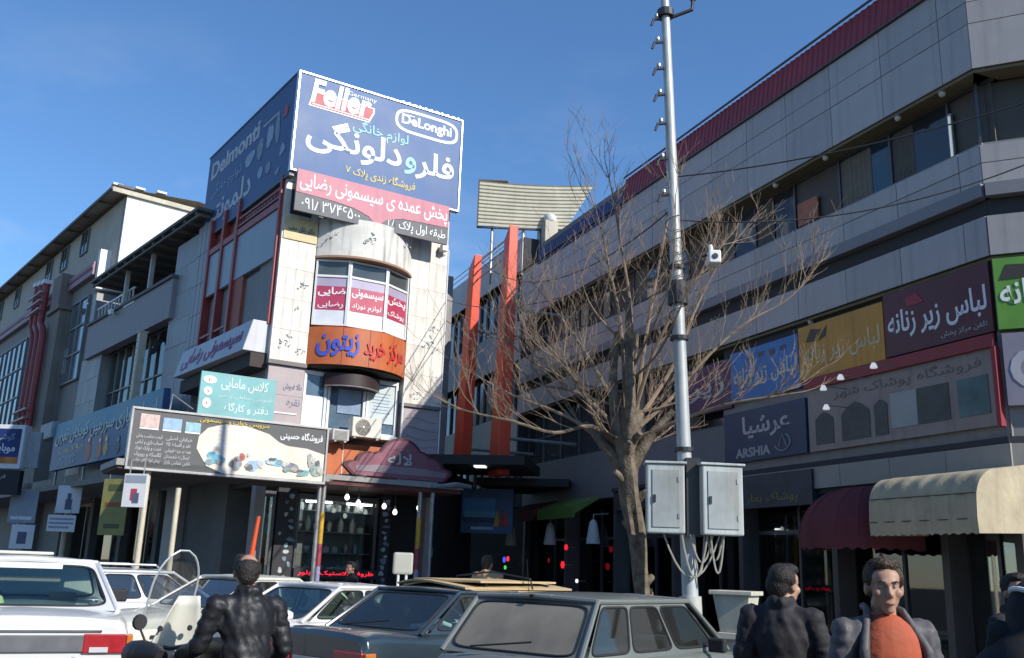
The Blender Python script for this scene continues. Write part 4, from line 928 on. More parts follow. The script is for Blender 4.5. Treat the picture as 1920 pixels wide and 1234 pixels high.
notice('small white notice with dark emblem at far left below the grey one', -16.8, 32.8, 1.74, 0.84, 0.80, NB, [(0.3, 0.7, 0.2, 0.7, PK)])
notice('tall yellow-green poster in the shade of the left street', -11.0, 26.0, 2.15, 0.88, 1.50, mat('olive_poster', (0.30, 0.28, 0.09), 0.5, var=0.2, vs=3), [(0.2, 0.8, 0.78, 0.9, mat('olive_dark', (0.10, 0.12, 0.04), 0.5)), (0.15, 0.85, 0.5, 0.58, mat('olive_red', (0.35, 0.10, 0.04), 0.5)), (0.2, 0.8, 0.12, 0.2, MATS['olive_dark'])], 110)
bp = thing('beige_pole', 'tall square beige pole rising behind the blue shop sign', 'pole', Matrix.Translation(BO) @ Matrix.Rotation(frame(BH), 4, 'Z') @ Vector((-3.25, -0.35, 3.95)), frame(BH))
b = MB().box(-0.13, 0.13, -0.13, 0.13, 0, 5.0); b.build('shaft', BEIGEP, bp, bevel=0.02)
b = MB()
for k in range(22): b.lathe([(0.028, -0.134), (0.028, -0.128)], 8, (0, 0, 0.25 + k * 0.21), 'y')
b.build('punched_holes', mat('hole_brown', (0.16, 0.13, 0.09), 0.8), bp)
MB().box(-0.15, 0.15, -0.15, 0.15, 5.0, 5.04).build('cap', BEIGEP, bp)

for i, x in enumerate((-10.5, -6.2, -2.0, 1.6)):  # glowing tubes added to lift the dark shops under the canopy
    t = thing('added_shop_tube', ['added tube lamp in the furthest shop of the left street', 'second added tube lamp in the shops of the left street', 'third added tube lamp in the shops of the left street', 'added tube lamp in the shop nearest the corner on the left street'][i], 'lamp', Matrix.Translation(BO) @ Matrix.Rotation(frame(BH), 4, 'Z') @ Vector((x, 1.2, 3.35)), frame(BH), 'added tube lamps of the left street shops')
    MB().tube([(0, 0, 0), (1.2, 0, 0)], 0.02, 8).build('tube', mat('added_tube_glow', (1.0, 0.98, 0.95), 0.4, var=0, emit=14.0), t); MB().box(-0.03, 1.23, -0.03, 0.03, 0.022, 0.06).build('batten', WHITEF, t)
# ================================================================== long shopping arcade on the right
RO, RH = (6.929, 15, 0), 157.5
RM = Matrix.Translation(RO) @ Matrix.Rotation(frame(RH), 4, 'Z')
ml = thing('shopping_arcade', 'long grey panel clad shopping arcade with red roof fascia on the right side', 'building', RO, frame(RH))
PANEL = mat('grey_composite_panel', (0.40, 0.37, 0.355), 0.42, var=0.12, vs=0.7, rnd=0.09, streak=0.4, streak_rgb=(0.19, 0.175, 0.165), spec=0.5)
GROOVE = mat('panel_groove', (0.045, 0.045, 0.05), 0.8, var=0.1)
SOFY = mat('ochre_soffit', (0.16, 0.135, 0.07), 0.7, var=0.2)
XL, XR = -17.35, 1.26
CH = (math.cos(rad(42.5)), math.sin(rad(42.5)))           # chamfer direction
ce = bpy.data.objects.new('corner_face', None); COL.objects.link(ce); ce.parent = ml; ce.location = (XR, 0, 0); ce.rotation_euler.z = rad(42.5)
CL = 3.2
ce2 = bpy.data.objects.new('end_face', None); COL.objects.link(ce2); ce2.parent = ml; ce2.location = (XR + CL * CH[0], CL * CH[1], 0); ce2.rotation_euler.z = rad(85)
foot = [(XL, 0.9), (XR + 0.35, 0.9), (XR + 0.35 + (CL - 0.5) * CH[0], 0.9 + (CL - 0.5) * CH[1]), (XR + 2.6, 14), (XL, 14)]
MB().vprism(foot, 3.5, 11.6).build('core_wall', mat('arcade_core', (0.05, 0.05, 0.05), 0.8), ml)
MB().vprism([(XL, 3.2), (XR + 0.2, 3.2), (XR + 1.6, 4.2), (XR + 2.6, 14), (XL, 14)], -0.2, 3.5).build('shop_back_wall', mat('arcade_shop_wall', (0.09, 0.088, 0.085), 0.8, var=0.3), ml)
MB().vprism([(XL, -0.05), (XR, -0.05), (XR + CL * CH[0], CL * CH[1]), (XR + 3.0, 14), (XL, 14)], -0.2, 0.16).build('plinth', mat('arcade_floor', (0.12, 0.115, 0.11), 0.5), ml)
def band(z_rows, x_off, pitch, y=0.0, d=0.3, name='cladding_panel', xl=XL, xr=XR, back=True):
    """rows of cladding panels, each one a piece with open joints between"""
    if back:
        MB().box(xl, xr, y + 0.03, y + d + 0.6, z_rows[0], z_rows[-1]).build('panel_backing', GROOVE, ml)
        MB().box(0, CL, y + 0.03, y + d + 0.4, z_rows[0], z_rows[-1]).build('panel_backing', GROOVE, ce)
        MB().box(0, 12, y + 0.03, y + d + 0.4, z_rows[0], z_rows[-1]).build('panel_backing', GROOVE, ce2)
    edges = [xl]; x = xr - x_off
    while x > xl + 0.2: edges.append(x); x -= pitch
    edges = sorted(edges + [xr])
    for k in range(len(z_rows) - 1):
        for a, b_ in zip(edges[:-1], edges[1:]):
            piece(name, round(b_ - a - 0.014, 3), 0.05, round(z_rows[k + 1] - z_rows[k] - 0.014, 3), PANEL, ml, (a + 0.007, y + random.uniform(-0.003, 0.003), z_rows[k] + 0.007))
        for par, n_, wd in ((ce, 3, CL / 3), (ce2, 8, 1.5)):
            for i in range(n_): piece(name, round(wd - 0.014, 3), 0.05, round(z_rows[k + 1] - z_rows[k] - 0.014, 3), PANEL, par, (i * wd + 0.007, y, z_rows[k] + 0.007))
band([9.86, 10.69, 11.10, 11.62], 0.60, 1.345)
band([7.82, 8.18, 8.50], 0.43, 1.345)
band([6.62, 7.28], 0.43, 1.345, y=-0.02)
# groove ledge between the lower bands, window soffits
def strip(name, y0, y1, z0, z1, m, xl=XL, xr=XR):
    MB().box(xl, xr, y0, y1, z0, z1).build(name, m, ml)
    if xr == XR:
        MB().box(0.02, CL, y0, y1, z0, z1).build(name, m, ce); MB().box(0.02, 12, y0, y1, z0, z1).build(name, m, ce2)
strip('ledge', -0.06, 0.3, 7.60, 7.815, mat('panel_lip', (0.20, 0.20, 0.21), 0.5, var=0.1))
strip('ledge_groove', 0.12, 0.5, 7.29, 7.59, GROOVE)
strip('window_soffit', 0.04, 0.9, 9.80, 9.855, SOFY)
strip('sign_soffit', 0.04, 0.9, 6.56, 6.615, SOFY)
strip('window_sill', 0.06, 0.9, 8.505, 8.55, mat('sill_grey', (0.22, 0.22, 0.22), 0.6))
# ribbon windows: panes and mullions one by one
edges = [XL + 0.2 + 1.345 * k for k in range(14)]
BLN = [mat('brown_blind', (0.075, 0.062, 0.05), 0.6, var=0.2), mat('dark_glass_a', (0.03, 0.034, 0.04), 0.06, spec=0.7), mat('dark_glass_b', (0.045, 0.05, 0.06), 0.05, spec=0.7), mat('teal_glass', (0.02, 0.045, 0.065), 0.05, spec=0.8)]
for k, x in enumerate(edges):
    x1 = min(x + 1.345, XR)
    f = bpy.data.objects.new('window', None); COL.objects.link(f); f.parent = ml; f.location = (x, 0.42, 8.55)
    MB().box(0.04, x1 - x - 0.04, 0.02, 0.04, 0.03, 1.22).build('pane', BLN[(k * 5 + 1) % 3 if k != 11 else 3], f)
    b = MB(); b.box(0, 0.05, -0.03, 0.06, 0, 1.25); b.box(0.05, x1 - x, -0.025, 0.055, 0, 0.04); b.box(0.05, x1 - x, -0.025, 0.055, 1.2, 1.25)
    b.build('mullion', mat('dark_mullion', (0.09, 0.09, 0.095), 0.4, metal=0.5), f)
    if k % 3 != 1: MB().grid(lambda u, v: (0.06 + (0.5 + 0.1 * (k % 4)) * u, 0.008 + 0.008 * math.sin(u * 40 + k), 0.06 + 1.1 * v), 24, 1).build('curtain', mat('dim_curtain_%d' % (k % 3), [(0.10, 0.09, 0.075), (0.06, 0.06, 0.065), (0.16, 0.14, 0.11)][k % 3], 0.85, var=0.2, vs=5), f)
for par, n_ in ((ce, 3), (ce2, 6)):
    for i in range(n_):
        f = bpy.data.objects.new('window', None); COL.objects.link(f); f.parent = par; f.location = (i * 1.06 + 0.02, 0.42, 8.55)
        MB().box(0.04, 1.02, 0.02, 0.04, 0.03, 1.22).build('pane', BLN[0 if i == 0 else 2], f)
        b = MB(); b.box(0, 0.05, -0.03, 0.06, 0, 1.25); b.box(0.05, 1.06, -0.025, 0.055, 0, 0.04); b.build('mullion', MATS['dark_mullion'], f)
MB().box(-3.55, -2.95, 0.36, 0.40, 8.75, 9.25).build('window_poster', mat('orange_poster', (0.36, 0.12, 0.06), 0.5, var=0.35, vs=4), ml)
# tube light in the window reveal and eave lamps
tl = thing('tube_light', 'bright fluorescent tube upright in the dark upper window of the arcade', 'lamp', RM @ Vector((0.42, 0.36, 8.68)), frame(RH))
MB().tube([(0, 0, 0), (0, 0, 0.78)], 0.022, 8).build('tube', mat('tube_pale', (0.75, 0.78, 0.70), 0.4, var=0, emit=0.35), tl); MB().box(-0.04, 0.04, 0.0, 0.05, -0.05, 0.83).build('batten', METAL, tl)
for i, (x, z) in enumerate(((-5.9, 9.80), (-3.9, 9.80), (-2.35, 9.80), (-0.45, 9.80), (0.55, 9.80), (-3.0, 6.56), (-0.6, 6.56))):
    t = thing('eave_lamp', ['small round lamp under the upper arcade soffit, furthest from the corner', 'second small round lamp under the upper arcade soffit', 'third small round lamp under the upper arcade soffit', 'fourth small round lamp under the upper arcade soffit', 'small round lamp under the upper soffit nearest the arcade corner', 'small lamp over the blue lingerie sign', 'small lamp over the maroon lingerie sign'][i], 'lamp', RM @ Vector((x, 0.10, z)), frame(RH), 'soffit lamps of the arcade')
    MB().lathe([(0.05, 0), (0.06, -0.03), (0.045, -0.07), (0.02, -0.085)], 10).build('globe', mat('lamp_globe', (0.55, 0.52, 0.40), 0.3), t, True); MB().lathe([(0.07, 0.0), (0.07, -0.012)], 10).build('base', METAL, t)
# roof fascia: red ribbed sheet near, blue further off
def ribbed(name, xa, xb, z0, z1, m, par, step=0.16):
    n = int((xb - xa) / step); b = MB(); pts = []
    for i in range(n):
        x = xa + (xb - xa) * i / n; d = (xb - xa) / n
        pts += [(x, 0.0), (x + d * 0.45, 0.0), (x + d * 0.55, 0.018), (x + d * 0.92, 0.018)]
    pts.append((xb, 0.0)); m_ = len(pts)
    b.add([(x, y - 0.03, z0) for x, y in pts] + [(x, y - 0.03 + 0.1, z1) for x, y in pts], [(i, i + 1, m_ + i + 1, m_ + i) for i in range(m_ - 1)])
    return b.build(name, m, par)
REDSH = mat('red_roof_sheet', (0.27, 0.03, 0.04), 0.5, var=0.18, vs=0.8, streak=0.4)
ribbed('red_fascia', -10.3, XR, 11.66, 12.36, REDSH, ml); ribbed('red_fascia', 0, CL, 11.66, 12.36, REDSH, ce); ribbed('red_fascia', 0, 12, 11.66, 12.36, REDSH, ce2)
ribbed('blue_fascia', -16.05, -10.32, 11.50, 12.10, mat('blue_roof_sheet', (0.028, 0.05, 0.16), 0.5, var=0.15, vs=0.8), ml)
MB().box(XL, XR, -0.06, 0.3, 11.625, 11.655).build('coping', mat('coping_dark', (0.08, 0.075, 0.08), 0.5), ml)
MB().vprism([(-16.05, 0.12), (XR, 0.12), (XR + CL * CH[0], CL * CH[1] + 0.15), (XR + 2.8, 14), (-16.05, 14)], 11.66, 12.28).build('roof_block', mat('roof_grey', (0.2, 0.2, 0.2), 0.8), ml)
MB().tube([(-10.3, 0.02, 12.4), (XR, 0.02, 12.4)], 0.03, 6).build('roof_cap', MATS['coping_dark'], ml)
# storey below: windows at the far half, wall behind signs at the near half
MB().box(XL, -5.95, 0.25, 0.9, 3.60, 4.90).build('spandrel', mat('dark_grey_spandrel', (0.17, 0.17, 0.18), 0.6, var=0.1, streak=0.2), ml)
for k in range(9):
    x = XL + 0.15 + k * 1.25
    f = bpy.data.objects.new('window', None); COL.objects.link(f); f.parent = ml; f.location = (x, 0.35, 4.9)
    MB().box(0.04, 1.21, 0.02, 0.04, 0.03, 1.65).build('pane', BLN[1 + k % 2], f); b = MB(); b.box(0, 0.06, -0.04, 0.06, 0, 1.7); b.box(0.06, 1.25, -0.03, 0.05, 0.8, 0.85); b.box(0.06, 1.25, -0.03, 0.05, 0, 0.04); b.build('mullion', MATS['dark_mullion'], f)
MB().box(-5.95, XR, 0.10, 0.9, 3.80, 5.28).build('fascia_wall', mat('beige_grey_wall', (0.25, 0.235, 0.22), 0.6, var=0.12, streak=0.25), ml)
MB().box(0, CL, 0.10, 0.6, 3.80, 6.56).build('fascia_wall', MATS['beige_grey_wall'], ce); MB().box(0, 12, 0.10, 0.6, 3.3, 6.56).build('fascia_wall', MATS['beige_grey_wall'], ce2)
MB().box(-5.95, XR, 0.14, 0.9, 5.28, 6.56).build('sign_backing', GROOVE, ml)
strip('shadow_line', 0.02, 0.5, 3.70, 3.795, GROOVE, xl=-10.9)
for k in range(6): piece('lower_panel', 1.19, 0.06, 0.40, mat('beige_panel', (0.29, 0.275, 0.24), 0.5, var=0.1, rnd=0.05), ml, (-5.9 + k * 1.2, 0.0, 3.29))
for k in range(3): piece('lower_panel', 1.05, 0.06, 0.40, MATS['beige_panel'], ce, (k * 1.066, 0.0, 3.29))
MB().box(-10.9, XR, 0.08, 0.9, 3.2, 3.69).build('lintel', GROOVE, ml); MB().box(0, CL, 0.08, 0.6, 3.2, 3.69).build('lintel', GROOVE, ce)
# ground floor shops: piers, panes
for x in (-16.9, -13.9, -11.0, -8.2, -5.6, -2.8, -0.3, 1.05):
    MB().box(x + 0.07, x + 0.21, 0.1, 0.9, 0.1, 3.6).build('shop_pier', mat('arcade_pier', (0.075, 0.07, 0.068), 0.5, var=0.2, streak=0.3), ml)
PX = (-16.62, -13.9, -11.0, -8.2, -5.6, -2.8, -0.3, 1.05)
for a, b_ in zip((-16.69, -13.69, -10.79, -7.99, -5.39, -2.59, -0.09), [p + 0.07 for p in PX[1:]]):
    b = MB(); b.box(a, b_, 0.48, 0.56, 2.5, 2.58); b.box((a + b_) / 2 - 0.03, (a + b_) / 2 + 0.03, 0.48, 0.56, 0.16, 3.3); b.build('shop_frame', STEEL, ml)
    MB().box(a, b_, 0.515, 0.525, 0.2, 3.3).build('shop_pane', SG, ml)
MB().box(0, 12, 0.1, 0.6, -0.2, 3.3).build('end_wall', MATS['beige_grey_wall'], ce2); MB().box(0.1, CL, 0.4, 0.42, 0.2, 3.2).build('shop_pane', SG, ce); b = MB()
for x in (0.05, 1.1, 2.15, 3.1): b.box(x, x + 0.07, 0.36, 0.46, 0.16, 3.2)
b.build('shop_frame', mat('pale_shop_frame', (0.36, 0.36, 0.33), 0.5), ce)
# red fins of the entrance
FIN = mat('vermilion_fin', (0.80, 0.075, 0.028), 0.4, var=0.10, vs=0.9)
def fin(xl, xr, xtl, xtr, zt, n0, dep, zb=4.15):
    b = MB()
    b.add([(xl, -n0, zb), (xr, -n0, zb), (xr, -n0 + dep, zb), (xl, -n0 + dep, zb), (xtl, -n0 + 0.04, zt - 0.35), (xtr, -n0 + 0.04, zt), (xtr, -n0 + dep - 0.04, zt), (xtl, -n0 + dep - 0.04, zt - 0.35)],
          [(3, 2, 1, 0), (4, 5, 6, 7), (0, 1, 5, 4), (1, 2, 6, 5), (2, 3, 7, 6), (3, 0, 4, 7)])
    return b.build('entrance_fin', FIN, ml, bevel=0.02)
fin(-13.75, -13.0, -13.25, -12.85, 11.45, 2.4, 0.36); fin(-16.85, -16.05, -16.25, -15.75, 11.4, 2.4, 0.34, 4.6)
for k in range(3): MB().tube([(-15.9, -2.2, 11.15 - 0.28 * k), (-13.0, -2.2, 11.2 - 0.28 * k)], 0.025, 6).build('tie_rod', METAL, ml)
for x in (-16.2, -13.2):
    for z in (5.2, 9.0): MB().tube([(x, -2.1, z), (x, 0.1, z)], 0.05, 8).build('wall_tie', METAL, ml)
# wing beyond the fins
wg = thing('arcade_wing', 'grey wing of the arcade seen behind the two red fins', 'building', RO, frame(RH))
MB().box(-34, -17.4, 0.9, 12, -0.2, 12.9).build('core_wall', MATS['arcade_core'], wg)
def wpan(z0, z1, n=11):
    MB().box(-34, -17.38, 0.05, 1.0, z0, z1).build('panel_backing', GROOVE, wg)
    for i in range(n): piece('cladding_panel', 1.49, 0.05, round(z1 - z0 - 0.014, 3), PANEL, wg, (-33.9 + i * 1.5, 0.0, z0 + 0.007))
wpan(11.72, 12.92); wpan(8.52, 9.9); wpan(5.3, 6.75)
for z0, z1 in ((9.92, 11.70), (6.77, 8.50), (3.6, 5.28)):
    for i in range(11):
        f = bpy.data.objects.new('window', None); COL.objects.link(f); f.parent = wg; f.location = (-33.9 + i * 1.5, 0.25, z0)
        MB().box(0.06, 1.48, 0.02, 0.04, 0.02, z1 - z0 - 0.02).build('pane', BLN[1 + (i % 2)], f); b = MB(); b.box(0, 0.06, -0.05, 0.05, 0, z1 - z0); b.box(0.7, 0.75, -0.05, 0.05, 0, z1 - z0); b.build('mullion', mat('grey_window_frame', (0.2, 0.21, 0.21), 0.5), f)
        if i % 3 == 0: MB().grid(lambda u, v: (0.1 + 0.55 * u, 0.14 + 0.04 * math.sin(u * 30), 0.05 + (z1 - z0 - 0.1) * v), 30, 1).build('curtain', CURTAIN, f)
for k in range(3): MB().tube([(-26, 0.1, 13.0 + 0.22 * k), (-17.5, 0.1, 13.0 + 0.22 * k)], 0.02, 6).build('roof_rail', METAL, wg)
MB().box(-34, -16.5, 0.3, 3, -0.2, 3.58).build('passage_shade_block', DARK, wg)  # solid near-black block paints the shade of the passage
# rooftop plant beside the tall fin
for i, (x, w_, z, h_, m_) in enumerate(((-17.55, 0.22, 11.6, 2.2, METAL), (-17.2, 0.35, 11.6, 1.9, mat('duct_beige', (0.42, 0.38, 0.30), 0.6, var=0.15)))):
    t = thing('roof_duct', ['grey steel roof duct right behind the tall red fin', 'beige roof duct with rounded cowl beside the tall red fin'][i], 'duct', RM @ Vector((x, 0.6, z)), frame(RH))
    MB().box(0, w_, 0, 0.5, 0, h_).build('duct', m_, t, bevel=0.02); MB().lathe([(0.2, 0), (0.24, 0.1), (0.2, 0.24), (0.05, 0.32)], 12, (w_ / 2, 0.25, h_)).build('cowl', mat('cowl_white', (0.6, 0.6, 0.58), 0.5), t, True)
tk = thing('roof_tank', 'small white roof tank behind the blue fascia', 'tank', RM @ Vector((-16.3, 1.6, 11.6)), frame(RH))
MB().lathe([(0.0, 0), (0.55, 0.02), (0.58, 0.5), (0.58, 1.2), (0.5, 1.36), (0.15, 1.44)], 20).build('vessel', WHITEF, tk, True); MB().lathe([(0.14, 1.44), (0.14, 1.5)], 10).build('lid', METAL, tk)

# ------------------------------------------------------------------ signs of the arcade
def asign(name, label, x0, x1, z0, z1, y, m_, par=None, depth=0.10):
    t = thing(name, label, 'sign', RM @ Vector((0, 0, 0)), frame(RH))
    MB().box(x0, x1, y, y + depth, z0, z1).build('panel', m_, t)
    return t
ABLUE = mat('arcade_blue', (0.035, 0.19, 0.46), 0.5, var=0.2, vs=1.2, streak=0.35); AOR = mat('arcade_orange', (0.58, 0.27, 0.03), 0.5, var=0.2, vs=1.2, streak=0.35); AMAR = mat('arcade_maroon', (0.105, 0.022, 0.035), 0.5, var=0.2, vs=1.2, streak=0.35); AGRN = mat('arcade_green', (0.13, 0.33, 0.04), 0.5, var=0.2, vs=1.2, streak=0.35); APUR = mat('arcade_purple', (0.085, 0.025, 0.09), 0.5, var=0.15)
t = asign('purple_lingerie_sign', 'purple sign at the left end of the lingerie sign row, partly behind the tree', -7.6, -5.56, 5.20, 6.28, 0.03, APUR); text('زیر', mat('dim_white_letters', (0.42, 0.42, 0.42), 0.5), t, -7.2, -5.8, 5.5, 5.95, 0.025, 0.01)
t = asign('blue_lingerie_sign', 'sky blue sign with white Persian lettering behind the tree branches', -5.52, -3.30, 5.27, 6.36, 0.0, ABLUE); text('لباس زیر زنانه', mat('cream_letters', (0.60, 0.58, 0.45), 0.5), t, -5.4, -3.36, 5.52, 5.98, -0.002, 0.012)
for k in range(4): MB().box(-4.9 + 0.35 * k, -4.7 + 0.35 * k, -0.004, -0.0005, 6.08 + 0.04 * (k % 2), 6.22).build('speck_print', mat('dark_speck', (0.05, 0.08, 0.12), 0.5), t)
t = asign('orange_lingerie_sign', 'orange sign with pale Persian lettering between the blue and maroon signs', -3.27, -1.03, 5.40, 6.45, 0.0, AOR); text('لباس زیر زنانه', mat('sand_letters', (0.62, 0.50, 0.28), 0.5), t, -3.12, -1.12, 5.62, 6.06, -0.002, 0.014)
flat([(-3.05, 6.12), (-2.8, 6.10), (-2.62, 6.30), (-2.9, 6.36)], mat('black_flourish', (0.05, 0.04, 0.03), 0.5), t, -0.001); flat([(-2.7, 6.08), (-2.5, 6.14), (-2.45, 6.34), (-2.62, 6.2)], MATS['black_flourish'], t, -0.001)
t = asign('maroon_lingerie_sign', 'wide maroon sign with white Persian lettering near the arcade corner', -1.0, 1.20, 5.42, 6.54, 0.0, AMAR); text('لباس زیر زنانه', WH, t, -0.92, 1.12, 5.68, 6.20, -0.002, 0.016)
flat([(0.35 - 0.8, 6.2), (-0.1, 6.22), (-0.25, 6.42), (-0.5, 6.36)], mat('red_flourish', (0.30, 0.02, 0.04), 0.5), t, -0.001); text('تلفن مرکز پخش', mat('dim_white_letters', (0.42, 0.42, 0.42), 0.5), t, 0.2, 1.1, 5.50, 5.62, -0.002, 0.0)
t = thing('green_lingerie_sign', 'bright green sign on the chamfered arcade corner at the right edge', 'sign', RM @ Vector((XR, 0, 0)), frame(RH) + rad(42.5))
MB().box(0.02, 2.3, -0.04, 0.08, 5.42, 6.55).build('panel', AGRN, t); text('لباس زیر زنانه', WH, t, 0.08, 2.2, 5.68, 6.20, -0.045, 0.016); flat([(0.1, 6.2), (0.5, 6.22), (0.6, 6.42), (0.2, 6.44)], MATS['black_flourish'], t, -0.041)
# red rail under the sign row, salmon shop board with arches
t = thing('salmon_shop_sign', 'dusty salmon shop board with arched dark pictures under the maroon sign', 'sign', RM @ Vector((0, 0, 0)), frame(RH))
MB().box(-3.10, 1.14, 0.02, 0.0999, 3.98, 5.18).build('panel', mat('salmon_board', (0.29, 0.235, 0.21), 0.5, var=0.2, vs=1.2, streak=0.4), t)
MB().box(-3.12, 1.20, -0.05, 0.0, 5.18, 5.38).build('red_rail', mat('crimson_rail', (0.27, 0.02, 0.03), 0.5, var=0.1), t); MB().box(1.145, 1.22, -0.05, 0.05, 3.95, 5.175).build('red_rail', MATS['crimson_rail'], t)
ARD = mat('arch_dark', (0.055, 0.06, 0.058), 0.5, var=0.5, vs=3)
def arch(x0, x1, z0, z1):
    w_ = x1 - x0
    return [(x0, z0), (x1, z0), (x1, z1 - w_ * 0.28), (x0 + w_ * 0.72, z1 - w_ * 0.08), (x0 + w_ * 0.5, z1), (x0 + w_ * 0.28, z1 - w_ * 0.08), (x0, z1 - w_ * 0.28)]
for x0, x1, zt in ((-2.9, -2.42, 4.70), (-2.2, -1.5, 4.78), (-1.38, -1.08, 4.72)): flat(arch(x0, x1, 4.10, zt), ARD, t, 0.015, 'arch_picture')
for x0, x1, m_ in ((-1.0, -0.42, mat('arch_pale', (0.34, 0.36, 0.34), 0.5)), (-0.40, 0.25, ARD), (0.42, 1.0, mat('arch_teal', (0.08, 0.14, 0.14), 0.5, var=0.4, vs=3))): MB().box(x0, x1, 0.008, 0.0195, 4.18, 4.78).build('picture', m_, t)
text('فروشگاه پوشاک شهر', mat('brown_letters', (0.20, 0.14, 0.12), 0.5), t, -2.4, 0.9, 4.86, 5.10, 0.016, 0.0)
t = asign('navy_brand_sign', 'dark navy shop sign with grey Latin name and ring emblem, right of the steel pole', -5.80, -3.16, 3.98, 5.05, 0.0, mat('navy_shop_sign', (0.02, 0.045, 0.10), 0.5, var=0.35, vs=1.5)); t['label'] = 'dark navy shop sign with white Persian name, Latin name and ring emblem'
text('عرشیا', MATS['dim_white_letters'], t, -5.15, -3.62, 4.42, 4.92, -0.003, 0.02); text('ARSHIA', mat('silver_letters', (0.34, 0.35, 0.34), 0.4), t, -5.4, -4.25, 4.06, 4.26, -0.003, 0.03, persian=False)
MB().tube([(-3.86 + 0.24 * math.cos(a * 0.349), -0.012, 4.26 + 0.17 * math.sin(a * 0.349)) for a in range(10, 22)], 0.014, 5).build('ring_emblem', MATS['silver_letters'], t); MB().tube([(-3.98, -0.012, 4.18), (-3.86, -0.012, 4.42), (-3.74, -0.012, 4.18)], 0.014, 5).build('emblem_mark', MATS['silver_letters'], t)
t = thing('lilac_shop_sign', 'pale lilac sign with a large round letter below the green corner sign', 'sign', RM @ Vector((XR, 0, 0)), frame(RH) + rad(42.5))
MB().box(0.05, 2.4, -0.02, 0.09, 4.25, 5.36).build('panel', mat('lilac_panel', (0.24, 0.22, 0.27), 0.5, var=0.12), t); text('O', mat('grey_white_letters', (0.42, 0.41, 0.44), 0.5), t, 0.12, 0.72, 4.5, 5.1, -0.024, 0.04, persian=False)
# spotlights in front of the boards
for i, (x, z) in enumerate(((-2.0, 4.98), (-1.55, 5.1), (-0.75, 5.16), (-1.95, 4.62))):
    s_ = thing('spot_lamp', ['white spotlight in front of the salmon board, leftmost of the upper three', 'white spotlight in front of the salmon board, middle of the upper three', 'white spotlight in front of the salmon board, rightmost of the upper three', 'lowest white spotlight in front of the arched pictures'][i], 'lamp', RM @ Vector((x, -0.55, z)), frame(RH), 'spotlights of the salmon board')
    MB().tube([(0, 0.55, 0.05), (0, 0.05, 0.05)], 0.012, 5).build('arm', METAL, s_); MB().lathe([(0.03, 0.06), (0.06, 0.0), (0.062, -0.03), (0.02, -0.035)], 10).build('head', mat('spot_white', (0.8, 0.8, 0.78), 0.3, emit=0.5, var=0), s_, True)
t = asign('dark_fascia_board', 'dark blue fascia board with small yellow print over the shop behind the steel boxes', -5.6, -3.0, 3.0, 3.66, -0.06, mat('dim_fascia', (0.03, 0.04, 0.055), 0.5, var=0.5, vs=2), depth=0.12); text('پوشاک بهار', mat('olive_letters', (0.20, 0.19, 0.06), 0.5), t, -5.0, -3.4, 3.06, 3.28, -0.064, 0.0)
# ------------------------------------------------------------------ awnings
def awning(name, label, x0, x1, zt, zb, proj, m_, round_=0.45):
    t = thing(name, label, 'awning', RM @ Vector((x0, 0.0, 0)), frame(RH)); W_ = x1 - x0
    prof = [(0.0, zt)]
    n = 9
    for i in range(n + 1):
        a = math.pi / 2 * i / n
        prof.append((-(proj - round_) - round_ * math.sin(a), zt - 0.12 - round_ * (1 - math.cos(a))))
    prof.append((-proj - 0.015, zb + 0.2))
    b = MB(); nx = 40
    P = []
    for (y, z) in prof + [(-proj, zb)]:
        for i in range(nx + 1):
            u = i / nx; sag = 0.012 * math.sin(u * math.pi * 12) * (1 if z < zt - 0.05 else 0)
            P.append((W_ * u, y + sag, z + (0.015 * math.sin(u * math.pi * 26) if z == zb else 0)))
    m2 = len(prof) + 1
    b.add(P, [(j * (nx + 1) + i, (j + 1) * (nx + 1) + i, (j + 1) * (nx + 1) + i + 1, j * (nx + 1) + i + 1) for j in range(m2 - 1) for i in range(nx)])
    cv = b.build('cover', m_, t, True)
    for x in (0.0, W_):
        pts = prof + [(-proj, zb), (0.0, zb + 0.05)]
        e = MB(); e.add([(x, y, z) for y, z in pts], [tuple(range(len(pts))) if x else tuple(range(len(pts) - 1, -1, -1))]); e.build('end_panel', m_, t)
    fr = MB()
    for x in (0.03, W_ * 0.5, W_ - 0.03): fr.tube([(x, 0.0, zb + 0.1), (x, -proj + 0.04, zb + 0.1)], 0.014, 6); fr.tube([(x, 0.0, zt - 0.06), (x, -(proj - round_), zt - 0.16)], 0.014, 6)
    fr.tube([(0.02, -proj + 0.03, zb + 0.1), (W_ - 0.02, -proj + 0.03, zb + 0.1)], 0.014, 6)
    fr.build('frame', METAL, t)
    b = MB()
    for z in (zb + 0.2, zb + 0.55): b.tube([(0, -proj - 0.012 if z < zb + .5 else -proj + 0.0, z), (W_, -proj - 0.012 if z < zb + .5 else -proj + 0.0, z)], 0.008, 5)
    b.build('seam', MATS.get('awning_seam') or mat('awning_seam', (0.10, 0.085, 0.06), 0.8), t)
    return t
